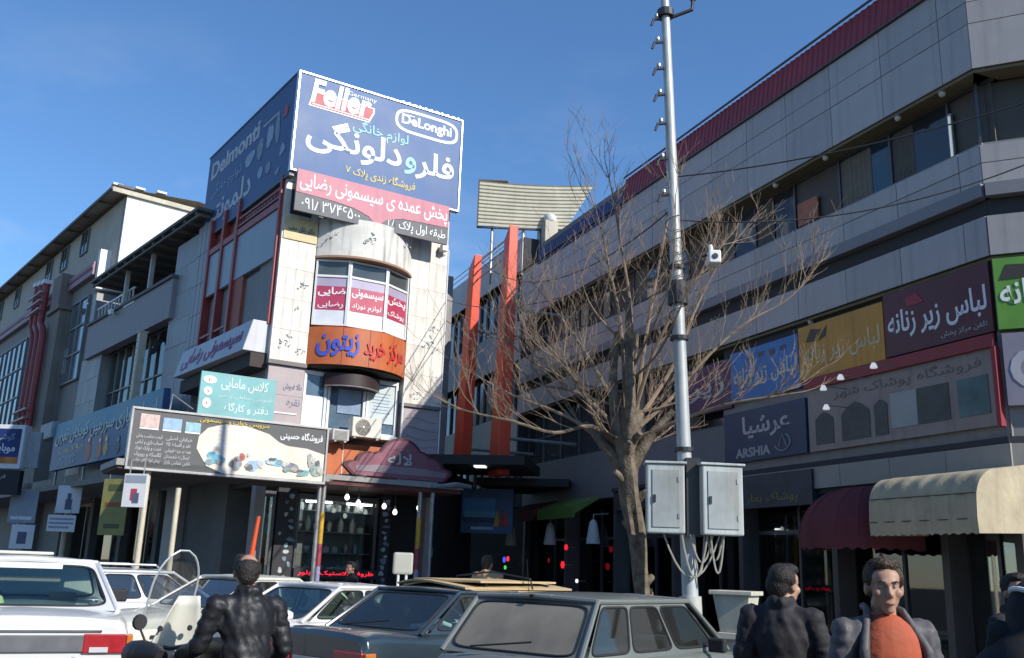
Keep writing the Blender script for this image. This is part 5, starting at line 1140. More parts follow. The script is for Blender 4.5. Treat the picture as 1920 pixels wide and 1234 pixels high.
def dome_awning(name, label, x0, x1, zt, zb, proj, m_):
    t = thing(name, label, 'awning', RM @ Vector(((x0 + x1) / 2, 0.0, 0)), frame(RH)); a_ = (x1 - x0) / 2
    def P(u, v):
        ph = math.pi * u; e = 0.72; c_, s_ = math.cos(ph), math.sin(ph)
        cx = math.copysign(abs(c_) ** e, c_); sy = abs(s_) ** e
        k = math.cos(v * math.pi / 2) ** 0.75; rib = 1 + 0.012 * math.cos(ph * 14)
        return (-a_ * cx * k * rib, -proj * sy * k * rib, zb + 0.2 + (zt - zb - 0.2) * math.sin(v * math.pi / 2))
    MB().grid(P, 56, 16).build('cover', m_, t, 50)
    MB().grid(lambda u, v: (P(u, 0)[0] * 1.004, P(u, 0)[1] * 1.004, zb + 0.2 * v + 0.018 * math.sin(u * math.pi * 30) * (1 - v)), 120, 2).build('valance', m_, t, True)
    for k in range(8): MB().tube([tuple(c * 1.0 for c in P((k + 0.5) / 8, v / 10)) for v in range(11)], 0.012, 5).build('rib', m_, t)
    return t
dome_awning('red_awning', 'dark red rounded dome awning left of the beige one', -2.62, -0.46, 3.22, 2.14, 1.15, mat('red_awning_cloth', (0.13, 0.026, 0.032), 0.85, var=0.2, vs=2.5, bump=0.5, bs=9, streak=0.3))
awning('beige_awning', 'beige rounded fabric awning with sunlit right end at the arcade corner', -0.36, 1.66, 3.35, 2.32, 1.2, mat('beige_awning_cloth', (0.46, 0.39, 0.26), 0.85, var=0.18, vs=2.5, bump=0.5, bs=9, streak=0.4))
for nm, lb_, x0, x1, m_ in (('red_fascia_awning', 'narrow dull red awning board left of the green one, deep in the arcade', -16.3, -14.1, mat('dull_red_board', (0.16, 0.02, 0.02), 0.6, var=0.15)), ('green_fascia_awning', 'narrow green awning board over the lit shop deep in the arcade', -13.85, -11.5, mat('lime_board', (0.11, 0.19, 0.03), 0.6, var=0.15))):
    t = thing(nm, lb_, 'awning', RO, frame(RH))
    b = MB(); b.add([(x0, -0.75, 3.12), (x1, -0.75, 3.12), (x1, -0.02, 3.55), (x0, -0.02, 3.55), (x0, -0.75, 3.30), (x1, -0.75, 3.30), (x1, -0.02, 3.62), (x0, -0.02, 3.62)], [(3, 2, 1, 0), (4, 5, 6, 7), (0, 1, 5, 4), (1, 2, 6, 5), (2, 3, 7, 6), (3, 0, 4, 7)]); b.build('sheet', m_, t)
    MB().box(x0, x1, -0.78, -0.751, 3.02, 3.32).build('valance', m_, t)
for i, x in enumerate((-16.7, -13.85, -11.2)):
    t = thing('bell_lamp', ['pale bell shaped wall lamp left of the dull red awning board', 'pale bell shaped wall lamp between the red and green awning boards', 'pale bell shaped wall lamp right of the green awning board'][i], 'lamp', RM @ Vector((x, -0.35, 2.35)), frame(RH), 'bell lamps deep in the arcade')
    MB().lathe([(0.19, 0), (0.17, 0.15), (0.13, 0.4), (0.10, 0.55), (0.04, 0.62)], 14).build('shade', mat('bell_white', (0.50, 0.50, 0.47), 0.7, var=0.1), t, True); MB().tube([(0, 0, 0.6), (0, 0, 0.75), (0, 0.45, 0.8)], 0.018, 6).build('arm', METAL, t)
# entrance roof and picture sign
er = thing('entrance_roof', 'dark flat roofs over the passage between corner building and arcade', 'canopy', (-1.75, 25.6, 0), frame(100))
MB().box(-0.35, 2.3, -0.4, 2.6, 4.30, 4.55).build('slab', mat('dark_roof_slab', (0.035, 0.03, 0.028), 0.8, var=0.2), er); MB().box(0.5, 3.2, 2.2, 5.2, 3.98, 4.2).build('slab', MATS['dark_roof_slab'], er)
MB().box(0.9, 1.2, -0.2, 0.1, 4.25, 4.296).build('ceiling_light', mat('passage_light', (0.9, 0.9, 0.85), 0.4, var=0, emit=1.2), er)
MB().box(-0.3, -0.2, 0.5, 5.0, -0.2, 4.3).build('side_wall', DARK, er); MB().box(-0.3, 6, 9.0, 9.1, -0.2, 4.3).build('end_wall', DARK, er)  # walls coloured near-black to paint the dark void
pp = thing('picture_sign', 'dark blue picture sign with red figures hanging in the dark passage', 'sign', (-1.30, 28.0, 2.62), frame(96))
MB().box(0, 1.52, 0, 0.1, 0, 1.28).build('panel', mat('passage_blue', (0.02, 0.07, 0.17), 0.4, var=0.5, vs=1.5), pp)
for k, (a, b_, c, d, col_) in enumerate(((0.05, 1.0, 0.62, 1.0, (0.03, 0.16, 0.32)), (0.08, 1.0, 0.45, 0.62, (0.06, 0.24, 0.34)), (0.05, 1.0, 0.30, 0.45, (0.01, 0.02, 0.07)), (0.30, 0.95, 0.10, 0.18, (0.35, 0.38, 0.42)))): MB().box(a, b_, -0.006 - 0.001 * k, -0.001, c, d).build('print', mat('sea_print_%d' % k, col_, 0.5, var=0.3, vs=3), pp)
for k, (x, c) in enumerate(((1.06, (0.40, 0.22, 0.03)), (1.32, (0.40, 0.03, 0.03)), (1.2, (0.25, 0.03, 0.02)))): flat([(x - 0.09, 0.2), (x + 0.09, 0.2), (x + 0.03, 0.62), (x - 0.02, 0.66)], mat('figure_print_%d' % k, c, 0.5), pp, -0.01 - .001 * k)
# coloured lights deep in the arcade
for i, (x, y, z, c, r_, lb_) in enumerate(((-13.1, -0.2, 2.28, (1, .02, .04), 0.09, 'upper red rosette light in the shop below the green board'), (-13.3, -0.2, 1.80, (1, .02, .04), 0.11, 'lower red rosette light in the shop below the green board'), (-17.6, -0.2, 1.92, (.1, .1, 1), 0.10, 'blue LED light in the dark passage'), (-17.3, -0.2, 1.95, (1, .05, .05), 0.09, 'red LED light beside the blue one in the passage'), (-17.5, -0.2, 1.68, (.1, .7, .1), 0.07, 'green LED light below the blue one in the passage'), (-12.6, -0.1, 1.38, (.9, .9, .85), 0.06, 'small white light low in the shop behind the tree'))):
    t = thing('coloured_light', lb_, 'light', RM @ Vector((x, y, z)), frame(RH))
    b = MB()
    for k in range(7):
        a = k * 1.047; rr_ = 0 if k == 6 else r_ * 0.55
        b.lathe([(0.01, -0.03), (r_ * 0.4, -0.015), (r_ * 0.4, 0.015), (0.01, 0.03)], 8, (rr_ * math.cos(a), 0, rr_ * math.sin(a)), 'y')
    b.build('petals', mat('glow_%d' % i, c, 0.4, var=0, emit=0.9), t); MB().tube([(0, 0.02, 0), (0, 0.3, 0.0)], 0.01, 5).build('stem', METAL, t)
# corrugated billboard back on the roof
bk = thing('billboard_back', 'corrugated beige back of a rooftop billboard above the tall red fin', 'billboard', (-1.32, 31.0, 13.28), rad(1.5))
b = MB(); n = 12; pts = []
for i in range(n):
    z = 1.68 * i / n; h_ = 1.68 / n
    pts += [(z, 0.0), (z + h_ * 0.6, 0.0), (z + h_ * 0.75, 0.05), (z + h_ * 0.9, 0.05)]
pts.append((1.68, 0.0)); m_ = len(pts); nx = 24
P = [((3.1 + 0.96 * z / 1.68) * i / nx, y + 0.06 * math.sin(math.pi * i / nx), z - 0.05 * math.sin(math.pi * i / nx) * (z / 1.68)) for z, y in pts for i in range(nx + 1)]
b.add(P, [(j * (nx + 1) + i, j * (nx + 1) + i + 1, (j + 1) * (nx + 1) + i + 1, (j + 1) * (nx + 1) + i) for j in range(m_ - 1) for i in range(nx)])
b.build('ribbed_sheet', mat('aged_beige_sheet', (0.58, 0.54, 0.42), 0.6, var=0.15, vs=1.2, streak=0.2), bk, 30)
b = MB(); b.box(-0.02, 3.14, 0.06, 0.16, -0.06, -0.005); b.box(-0.05, -0.0, -0.03, 0.14, -0.06, 1.72); b.box(0.0, 1.0, 0.02, 0.14, 1.69, 1.74); b.build('edge_frame', mat('dark_edge', (0.10, 0.095, 0.08), 0.6), bk)
b = MB()
for x in (0.5, 1.6, 2.8): b.tube([(x, 0.2, -1.7), (x, 0.2, 1.6)], 0.05, 8); b.tube([(x, 0.2, 1.2), (x, 1.5, -1.7)], 0.04, 6)
b.build('support', METAL, bk)

# ------------------------------------------------------------------ dressed display forms in the arcade shop windows
def form(label, x, y, c, group, s_=1.0):
    t = thing('display_form', label, 'mannequin', RM @ Vector((x, y, 0.18)), frame(RH) + random.uniform(-.4, .4), group); t.scale = (s_,) * 3
    n = 16; prof = [(0.14, 0.62), (0.19, 0.80), (0.155, 1.02), (0.185, 1.24), (0.20, 1.38), (0.13, 1.46), (0.05, 1.50), (0.05, 1.60)]
    b = MB(); vs = [(r * math.cos(2 * math.pi * k / n), 0.62 * r * math.sin(2 * math.pi * k / n), z) for r, z in prof for k in range(n)]
    b.add(vs, [(i * n + k, i * n + (k + 1) % n, (i + 1) * n + (k + 1) % n, (i + 1) * n + k) for i in range(len(prof) - 1) for k in range(n)] + [tuple(range((len(prof) - 1) * n, len(prof) * n))]); b.build('dress_torso', mat('garment_%d' % int(c[0] * 1000 + c[2] * 100), c, 0.85, var=0.2, vs=6, bump=0.4, bs=18), t, True)
    for sx in (-1, 1): MB().tube([(sx * 0.17, 0, 1.38), (sx * 0.24, 0.01, 1.18), (sx * 0.25, 0.03, 0.92)], [0.06, 0.052, 0.045], 8).build('sleeve', MATS['garment_%d' % int(c[0] * 1000 + c[2] * 100)], t, True)
    MB().tube([(0, 0, 0), (0, 0, 0.65)], 0.018, 8).build('stand', METAL, t); MB().lathe([(0.16, 0), (0.16, 0.02), (0.03, 0.04)], 14).build('foot', METAL, t)
for i, (x, c, lb_) in enumerate(((-7.2, (0.30, 0.30, 0.32), 'pale grey dressed display form behind the steel pole'), (-6.4, (0.10, 0.14, 0.24), 'navy dressed display form right of the steel pole'), (-4.9, (0.34, 0.31, 0.26), 'cream dressed display form in the window left of the red awning'), (-4.2, (0.08, 0.08, 0.09), 'black dressed display form in the window left of the red awning'), (-3.4, (0.30, 0.10, 0.14), 'rose dressed display form beside the red awning'), (-2.0, (0.26, 0.03, 0.10), 'crimson dressed display form under the red awning'), (-1.3, (0.20, 0.22, 0.25), 'slate dressed display form under the red awning'), (0.15, (0.36, 0.33, 0.28), 'ivory dressed display form under the beige awning'), (0.72, (0.12, 0.16, 0.14), 'dark green dressed display form under the beige awning'))):
    form(lb_, x, 0.95 + 0.15 * (i % 2), c, 'dressed forms in the arcade windows', 1.05)
# ================================================================== steel pole with cabinets, wires
POLE = mat('galvanised_pole', (0.44, 0.46, 0.45), 0.5, metal=0.25, var=0.2, vs=2.5, streak=0.5, streak_rgb=(0.20, 0.19, 0.17))
pl = thing('utility_pole', 'tall galvanised steel utility pole with step brackets standing right of the tree', 'pole', (2.64, 13.5, 0))
PT = Vector((-0.36, 0.0, 11.6))
def pp_(z): return PT * (z / 11.6)
MB().tube([pp_(z) for z in (0, 0.3, 3, 6, 9, 11.6)], [0.135, 0.12, 0.105, 0.092, 0.078, 0.066], 16).build('shaft', POLE, pl, True)
MB().tube([pp_(0), pp_(1.35)], [0.17, 0.155], 16).build('sleeve', mat('pole_sleeve', (0.45, 0.47, 0.42), 0.5, var=0.2, vs=4), pl, True)
DK = mat('black_iron', (0.045, 0.045, 0.048), 0.5, metal=0.4, var=0.2)
for z in (10.95, 10.35, 9.93, 9.46, 9.0, 8.5, 7.9, 7.3):
    p = pp_(z)
    s_ = MB().tube([p + Vector((-0.06, -0.02, 0)), p + Vector((-0.20, -0.03, -0.02)), p + Vector((-0.24, -0.03, -0.13))], [0.022, 0.026, 0.02], 6).build('step_bracket', DK, pl)
    MB().lathe([(0.02, 0), (0.035, 0.03), (0.035, 0.07), (0.015, 0.09)], 8, tuple(p + Vector((-0.15, -0.03, 0.0)))).build('insulator', METAL, s_)
p = pp_(10.42)
arm = MB().tube([p, p + Vector((0.12, -0.02, -0.02)), p + Vector((0.42, -0.05, 0.10)), p + Vector((0.44, -0.05, 0.3))], 0.03, 8).build('top_arm', DK, pl)
MB().tube([p + Vector((0.44, -0.05, 0.28)), p + Vector((0.44, -0.05, 0.6))], [0.05, 0.035], 8).build('lamp_socket', METAL, arm)
for z, h_ in ((5.55, 0.35), (5.0, 0.06), (6.1, 0.05), (3.35, 0.06), (10.4, 0.12)):
    MB().tube([pp_(z), pp_(z + h_)], 0.135 if h_ < 0.2 else 0.15, 12).build('clamp', DK, pl)
b = MB()
for k in range(14):
    z = 6.9 - 0.12 * k; a = k * 2.1
    b.tube([pp_(z) + Vector((0.14 * math.cos(a + t), 0.14 * math.sin(a + t), 0.05 * t)) for t in (0, .6, 1.2, 1.8, 2.4, 3.0)], 0.008, 4)
b.build('binding_wire', DK, pl)
CAB = mat('cabinet_enamel', (0.44, 0.48, 0.47), 0.45, var=0.15, vs=2, streak=0.7, streak_rgb=(0.26, 0.21, 0.15))
CABP = mat('cabinet_door', (0.33, 0.36, 0.35), 0.5, var=0.2, vs=2, streak=0.6, streak_rgb=(0.22, 0.18, 0.13))
def cabinet(label, x0, x1, rz):
    t = thing('meter_cabinet', label, 'cabinet', ((x0 + x1) / 2, 13.28, 2.18), rz, 'steel cabinets on the utility pole')
    w_ = (x1 - x0) / 2
    MB().box(-w_, w_, -0.14, 0.16, 0, 0.95).build('case', CAB, t, bevel=0.02)
    MB().box(-w_ - 0.03, w_ + 0.03, -0.17, 0.18, 0.952, 0.985).build('rain_lid', CAB, t, bevel=0.008)
    d = MB().box(-w_ + 0.07, w_ - 0.07, -0.155, -0.1401, 0.08, 0.87).build('door', CABP, t, bevel=0.006)
    MB().box(-w_ + 0.09, -w_ + 0.12, -0.175, -0.156, 0.42, 0.52).build('latch', DK, d)
    for z in (0.2, 0.7): MB().box(w_ - 0.10, w_ - 0.075, -0.165, -0.156, z, z + 0.07).build('hinge', METAL, d)
    return t
cabinet('pale grey steel cabinet on the left side of the utility pole', 1.96, 2.48, rad(-4))
cabinet('pale grey steel cabinet with framed door on the right side of the utility pole', 2.70, 3.28, rad(6))
bx = MB().box(-0.10, 0.10, -0.12, 0.14, 2.16, 3.24).build('mounting_plate', DK, pl); bx.location = (-0.02, -0.12, 0)
b = MB()
rr = random.Random(2)
for k in range(6):
    x0 = rr.uniform(-0.5, 0.2); x1 = rr.uniform(0.0, 0.4); d_ = rr.uniform(0.35, 0.75)
    b.tube([(x0 + (x1 - x0) * t, -0.2 - 0.05 * k * 0.3, 2.18 - d_ * 4 * t * (1 - t) * 0.9) for t in [i / 10 for i in range(11)]], 0.014, 5)
b.build('cable_loop', mat('pale_cable', (0.34, 0.33, 0.28), 0.6, var=0.2), pl)
cam_ = thing('security_camera', 'white security camera on a short bracket of the utility pole', 'camera', tuple(Vector((2.64, 13.5, 0)) + pp_(6.25) + Vector((0.5, -0.1, 0))), 0)
MB().tube([(-0.45, 0.08, -0.1), (-0.1, 0.02, 0.05), (0, 0, 0.08)], 0.018, 6).build('bracket', DK, cam_); MB().box(-0.05, 0.13, -0.16, 0.10, -0.10, 0.10).build('housing', WHITEF, cam_, bevel=0.02); MB().lathe([(0.045, -0.165), (0.04, -0.18)], 10, (0.04, 0, 0), 'y').build('lens', DK, cam_)
MB().tube([(0.02, 0, 0.1), (0.0, 0, 0.22)], 0.035, 8).build('knuckle', WHITEF, cam_)
# overhead cables
def cable(label, a, b_, sag, r=0.012):
    a, b_ = Vector(a), Vector(b_)
    pts = [a.lerp(b_, t) - Vector((0, 0, sag * 4 * t * (1 - t))) for t in [i / 16 for i in range(17)]]
    o = MB().tube(pts, r, 5).build('overhead_cable', mat('cable_black', (0.03, 0.03, 0.032), 0.6), None)
    tag(o, label, 'cable', 'overhead cables')
top_ = lambda z: tuple(Vector((2.64, 13.5, 0)) + pp_(z))
cable('thin overhead cable from the pole to the right edge of the marble wall', top_(6.4), (-1.85, 25.4, 8.9), 0.5)
cable('lower overhead cable from the pole to the right edge of the marble wall', top_(5.9), (-1.85, 25.4, 8.3), 0.7)
cable('overhead cable from the pole across the arcade front to its corner', top_(6.9), (8.6, 12.6, 8.2), 0.5)
cable('overhead cable from the pole crossing in front of the upper arcade panels', top_(7.6), (9.2, 10.2, 8.6), 0.35)
cable('overhead cable from the pole top towards the passage roof', top_(7.1), (-1.0, 27.0, 10.6), 0.9)
# ================================================================== bare street tree
BARK = mat('grey_brown_bark', (0.15, 0.12, 0.085), 0.9, var=0.6, vs=9, bump=0.9, bs=25, streak=0.5, streak_rgb=(0.07, 0.055, 0.045))
TWIG = mat('tan_twig', (0.24, 0.175, 0.12), 0.85, var=0.3, vs=5)
tree = thing('bare_street_tree', 'leafless pollarded street tree with long upswept twigs beside the pole', 'tree', (2.10, 14.5, 0))
TO = Vector((2.10, 14.5, 0))
def smooth(pts, n=4):
    pts = [Vector(p) for p in pts]; out = []
    for i in range(len(pts) - 1):
        p0 = pts[max(i - 1, 0)]; p1 = pts[i]; p2 = pts[i + 1]; p3 = pts[min(i + 2, len(pts) - 1)]
        for k in range(n):
            t = k / n
            out.append(0.5 * ((2 * p1) + (-p0 + p2) * t + (2 * p0 - 5 * p1 + 4 * p2 - p3) * t * t + (-p0 + 3 * p1 - 3 * p2 + p3) * t ** 3))
    out.append(pts[-1]); return out
tp = smooth([(0.05, 0, -0.1), (0.02, 0, 0.5), (-0.03, 0, 1.3), (-0.10, 0.0, 2.1), (-0.20, 0, 2.8), (-0.27, 0, 3.45), (-0.25, 0, 4.1)], 5)
b = MB(); n = 14; vs = []; fs = []
for i, p in enumerate(tp):
    r0 = 0.108 if i > 4 else 0.16 - 0.012 * i
    r0 *= 1 + 0.75 * max(0, (i - 12) / 14)
    for k in range(n):
        a = 2 * math.pi * k / n
        r_ = r0 * (1 + 0.13 * math.sin(3 * a + i * 0.25) + 0.28 * noise.noise(Vector((math.cos(a) * 2, math.sin(a) * 2, p.z * 1.6))) + 0.07 * math.sin(7 * a + p.z * 2))
        vs.append((p.x + r_ * math.cos(a), p.y + r_ * math.sin(a), p.z))
for i in range(len(tp) - 1):
    for k in range(n): fs.append((i * n + k, i * n + (k + 1) % n, (i + 1) * n + (k + 1) % n, (i + 1) * n + k))
fs.append(tuple(range((len(tp) - 1) * n, len(tp) * n)))
b.add(vs, fs); b.build('trunk', BARK, tree, True)
for k, (z, a, ln) in enumerate(((1.5, 0.3, 0.10), (2.2, 2.4, 0.14), (2.6, -0.6, 0.16), (2.9, 3.6, 0.2), (3.15, 1.2, 0.2), (3.3, -1.6, 0.26), (3.5, 5.2, 0.3), (3.7, 2.8, 0.24))):
    q0 = min(tp, key=lambda p: abs(p.z - z)); d = Vector((math.cos(a), math.sin(a), 0.7)).normalized()
    MB().tube([q0 + d * 0.05, q0 + d * (0.12 + ln * 0.6), q0 + d * (0.14 + ln)], [0.085, 0.06, 0.045], 9).build('pruned_stub', BARK, tree, True)
STEMS = [[(1.80, 14.5, 3.3), (1.66, 14.4, 3.9), (1.60, 14.35, 4.6), (1.66, 14.3, 5.3)], [(1.86, 14.5, 3.3), (1.92, 14.6, 4.0), (1.95, 14.7, 4.7), (2.02, 14.75, 5.4)], [(1.84, 14.5, 3.2), (1.86, 14.25, 3.9), (1.83, 14.15, 4.9), (1.80, 14.1, 5.8)], [(1.9, 14.5, 3.2), (2.2, 14.45, 3.7), (2.55, 14.4, 4.1)], [(1.76, 14.5, 3.2), (1.45, 14.55, 3.6), (1.2, 14.6, 3.9)]]
BR_ = [[(1.75, 14.5, 3.5), (1.27, 14.21, 3.78), (0.69, 13.92, 3.62), (0.05, 13.64, 3.73), (-0.58, 13.6, 3.84), (-0.92, 13.6, 3.96)],
[(1.63, 14.5, 3.58), (1.3, 14.38, 4.05), (1.02, 14.26, 4.56), (0.5, 14.2, 5.08), (-0.02, 14.2, 5.76)], [(1.71, 14.5, 3.58), (1.34, 14.06, 3.8), (1.12, 13.62, 4.12), (0.8, 13.4, 4.5), (0.44, 13.4, 4.81)],
[(1.83, 14.5, 3.84), (1.79, 14.53, 4.69), (1.73, 14.56, 5.57), (1.55, 14.6, 6.47), (1.37, 14.6, 7.3), (1.20, 14.6, 7.8)], [(1.88, 14.5, 3.84), (1.9, 14.4, 5.01), (1.85, 14.31, 5.86), (1.68, 14.21, 6.8), (1.57, 14.2, 7.5), (1.44, 14.2, 8.1)],
[(1.96, 14.5, 3.84), (2.14, 14.7, 5.17), (2.41, 14.9, 6.6), (2.61, 15.0, 7.6), (2.70, 15.0, 8.1)], [(2.04, 14.5, 3.85), (2.55, 14.53, 4.33), (3.16, 14.56, 5.05), (3.78, 14.6, 5.61), (4.48, 14.6, 6.04), (4.99, 14.6, 6.65)],
[(2.04, 14.5, 3.68), (2.72, 14.14, 3.96), (3.29, 13.78, 4.13), (3.8, 13.6, 4.21), (4.32, 13.6, 4.31)], [(2.0, 14.5, 3.93), (2.61, 14.86, 4.87), (3.04, 15.22, 5.88), (3.5, 15.4, 6.81), (4.03, 15.4, 7.56)],
[(1.79, 14.5, 3.92), (1.33, 15.09, 4.97), (0.87, 15.6, 5.81), (0.25, 15.6, 6.56)], [(1.96, 14.5, 4.09), (2.24, 14.13, 5.04), (2.68, 13.8, 5.87), (3.36, 13.8, 6.8)], [(1.79, 14.5, 3.67), (1.15, 14.87, 4.39), (0.38, 15.2, 4.64), (-0.26, 15.2, 5.3)], [(1.71, 14.5, 3.54), (0.89, 14.71, 4.01), (0.04, 14.9, 4.35), (-0.76, 14.9, 4.76)]]
rt = random.Random(44)
for _ in range(11):
    a = rt.uniform(0, 6.28); z0_ = rt.uniform(3.4, 5.2); ln = rt.uniform(1.3, 2.9); up_ = rt.uniform(0.35, 1.5)
    p0 = Vector((1.85, 14.5, z0_)); d = Vector((math.cos(a), math.sin(a), 0))
    BR_.append([tuple(p0), tuple(p0 + d * ln * 0.35 + Vector((0, 0, ln * 0.16 * up_))), tuple(p0 + d * ln * 0.7 + Vector((rt.uniform(-.15, .15), rt.uniform(-.15, .15), ln * 0.5 * up_))), tuple(p0 + d * ln * 0.95 + Vector((0, 0, ln * 1.0 * up_)))])
for s_ in STEMS:
    q = [p - TO for p in smooth(s_, 4)]
    MB().tube(q, [0.115 - 0.07 * i / (len(q) - 1) for i in range(len(q))], 9).build('limb', BARK, tree, True)
twigs = MB()
def grow(p, d, ln, r, depth):
    pts = [p]; n_ = 5; dd = d.normalized()
    for i in range(n_):
        dd = (dd + Vector((rt.uniform(-.22, .22), rt.uniform(-.22, .22), rt.uniform(-.08, .26)))).normalized()
        pts.append(pts[-1] + dd * ln / n_)
    twigs.tube(pts, [max(0.0028, r * (1 - 0.7 * i / n_)) for i in range(n_ + 1)], 4, caps=False)
    if depth > 0:
        for _ in range(rt.choice((2, 3, 3, 4))):
            k = rt.randrange(1, n_ + 1)
            nd = (pts[min(k, n_)] - pts[k - 1]).normalized() + Vector((rt.uniform(-.9, .9), rt.uniform(-.9, .9), rt.uniform(-.2, .9)))
            grow(pts[k], nd, ln * rt.uniform(0.4, 0.75), r * 0.6, depth - 1)
for bi, s_ in enumerate(BR_):
    q = [p - TO for p in smooth(s_, 4)]
    r0 = 0.038 if bi < 13 else 0.026
    MB().tube(q, [max(0.007, r0 * (1 - 0.85 * i / (len(q) - 1))) for i in range(len(q))], 6).build('branch', TWIG if bi > 2 else BARK, tree, True)
    m_ = len(q)
    for _ in range(12 if bi < 13 else 5):
        k = rt.randrange(int(m_ * 0.3), m_ - 1)
        d = (q[k + 1] - q[k]).normalized() + Vector((rt.uniform(-.8, .8), rt.uniform(-.8, .8), rt.uniform(-.1, .9)))
        grow(q[k], d, rt.uniform(0.45, 1.15), 0.009, 2)
    grow(q[-1], q[-1] - q[-2], rt.uniform(0.3, 0.6), 0.008, 1)
tw = twigs.build('twigs', TWIG, tree); tag(tw, kind='stuff')

# ================================================================== planter, floodlight, marker pole
PLM = mat('cream_planter', (0.56, 0.54, 0.43), 0.6, var=0.12, vs=3, streak=0.3)
pt = thing('square_planter', 'tall cream square planter on a pedestal beside the parked hatchback', 'planter', (3.02, 12.6, 0), rad(-30))
b = MB(); b.add([(-.17, -.17, 0.95), (.17, -.17, 0.95), (.17, .17, 0.95), (-.17, .17, 0.95), (-.24, -.24, 1.42), (.24, -.24, 1.42), (.24, .24, 1.42), (-.24, .24, 1.42)], [(3, 2, 1, 0), (0, 1, 5, 4), (1, 2, 6, 5), (2, 3, 7, 6), (3, 0, 4, 7), (4, 5, 6, 7)]); b.build('bowl', PLM, pt, bevel=0.01)
MB().box(-.28, .28, -.28, .28, 1.405, 1.46).build('rim', PLM, pt, bevel=0.01); MB().box(-.2, .2, -.2, .2, 0.86, 0.945).build('collar', PLM, pt, bevel=0.01); MB().lathe([(0.2, 0.12), (0.12, 0.3), (0.10, 0.6), (0.16, 0.86)], 16).build('pedestal', PLM, pt, True); MB().box(-.25, .25, -.25, .25, 0.0, 0.2).build('foot', PLM, pt, bevel=0.01)
fl = thing('street_floodlight', 'back of a small grey square floodlight on twin stalks behind the dark sedan', 'lamp', (-1.52, 14.6, 0), rad(10))
MB().box(-0.15, 0.15, -0.05, 0.05, 1.50, 1.82).build('head', mat('flood_grey', (0.42, 0.41, 0.34), 0.5, var=0.1), fl, bevel=0.03)
for x in (-0.06, 0.06): MB().tube([(x, 0, 1.28), (x, 0, 1.52)], 0.02, 8).build('stalk', WHITEF, fl)
MB().box(-0.14, 0.14, -0.08, 0.08, 1.24, 1.29).build('base_plate', WHITEF, fl); MB().tube([(0, 0, 0), (0, 0, 1.25)], 0.045, 10).build('post', METAL, fl, True); MB().lathe([(0.2, 0), (0.2, 0.03), (0.06, 0.06)], 14).build('foot', METAL, fl)
mk = thing('orange_marker_pole', 'slender orange red marker pole behind the motorcyclist', 'marker pole', (-4.0, 15.0, 0), 0)
MB().tube([(0, 0, 0.06), (0.06, 0, 1.4), (0.14, 0, 2.3)], [0.05, 0.045, 0.03], 10).build('shaft', mat('signal_orange', (0.65, 0.08, 0.02), 0.45, var=0.1), mk, True); MB().lathe([(0.22, 0.0), (0.22, 0.04), (0.07, 0.10)], 16).build('foot', LBLACK, mk, True)
# ================================================================== vehicles
RUB = mat('black_rubber', (0.018, 0.018, 0.02), 0.7, var=0.15); TYRE = mat('tyre', (0.02, 0.02, 0.021), 0.85, var=0.2, bump=0.3)
CHROME = mat('chrome', (0.65, 0.66, 0.67), 0.15, metal=1.0, var=0.1); RIM = mat('wheel_rim', (0.40, 0.40, 0.40), 0.35, metal=0.8, var=0.15)
TAILR = mat('tail_lens_red', (0.40, 0.02, 0.025), 0.2, var=0.2, vs=12, coat=0.6); TAILO = mat('tail_lens_amber', (0.55, 0.17, 0.03), 0.2, var=0.15, coat=0.6); LENSW = mat('lamp_lens_clear', (0.55, 0.57, 0.58), 0.12, var=0.1, coat=0.6)
SEAT = mat('seat_cloth', (0.16, 0.155, 0.15), 0.9, var=0.2); CABIN = mat('cabin_plastic', (0.03, 0.03, 0.032), 0.7); PLATEW = mat('number_plate', (0.60, 0.60, 0.56), 0.5, var=0.1)
CARGLASS = glass('car_glass_green', (0.58, 0.74, 0.68), 0.05); CARGLASSD = glass('car_glass_dusty', (0.55, 0.62, 0.58), 0.06, dust=0.80); CARGLASSB = glass('car_glass_blue', (0.46, 0.54, 0.58), 0.10, dust=0.06)
def bil(c, u, v):
    a, b_, d, e = [Vector(p) for p in c]        # lower-left, lower-right, upper-right, upper-left
    return (a * (1 - u) + b_ * u) * (1 - v) + (e * (1 - u) + d * u) * v
def ringpts(n, m, ex=0.24):
    out = []
    for k in range(n):
        a = 2 * math.pi * (k + 0.5) / n; c_, s_ = math.cos(a), math.sin(a)
        out.append((math.copysign(abs(c_) ** ex, c_), math.copysign(abs(s_) ** ex, s_)))
    return out
def framed(corners, mu, mv, body, root, gm, n=32, seal=0.012, mb=None, name='window', lift=0.0):
    """a sheet of bodywork with a rounded opening, its pane and rubber seal"""
    cen = bil(corners, 0.5, 0.5)
    inner = []; outer = []
    for (a, b_) in ringpts(n, 0):
        inner.append(bil(corners, 0.5 + a * (0.5 - mu), 0.5 + b_ * (0.5 - mv)))
        s_ = 0.5 / max(abs(a), abs(b_)); 
        outer.append(bil(corners, 0.5 + a * s_, 0.5 + b_ * s_))
    mb.add(outer + inner, [(k, (k + 1) % n, n + (k + 1) % n, n + k) for k in range(n)])
    # corner fillers where the ring misses the exact corner
    for ci, (u, v) in enumerate(((0, 0), (1, 0), (1, 1), (0, 1))):
        cp = bil(corners, u, v); ks = sorted(range(n), key=lambda k: (outer[k] - cp).length)[:2]
        mb.add([cp, outer[ks[0]], outer[ks[1]]], [(0, 1, 2)])
    w_ = bpy.data.objects.new(name, None); COL.objects.link(w_); w_.parent = root
    p = MB(); p.add([cen] + inner, [(0, 1 + k, 1 + (k + 1) % n) for k in range(n)]); p.build('pane', gm, w_)
    t = MB(); t.tube(inner + [inner[0], inner[1]], seal, 6, caps=False); t.build('seal', RUB, w_)
    return w_
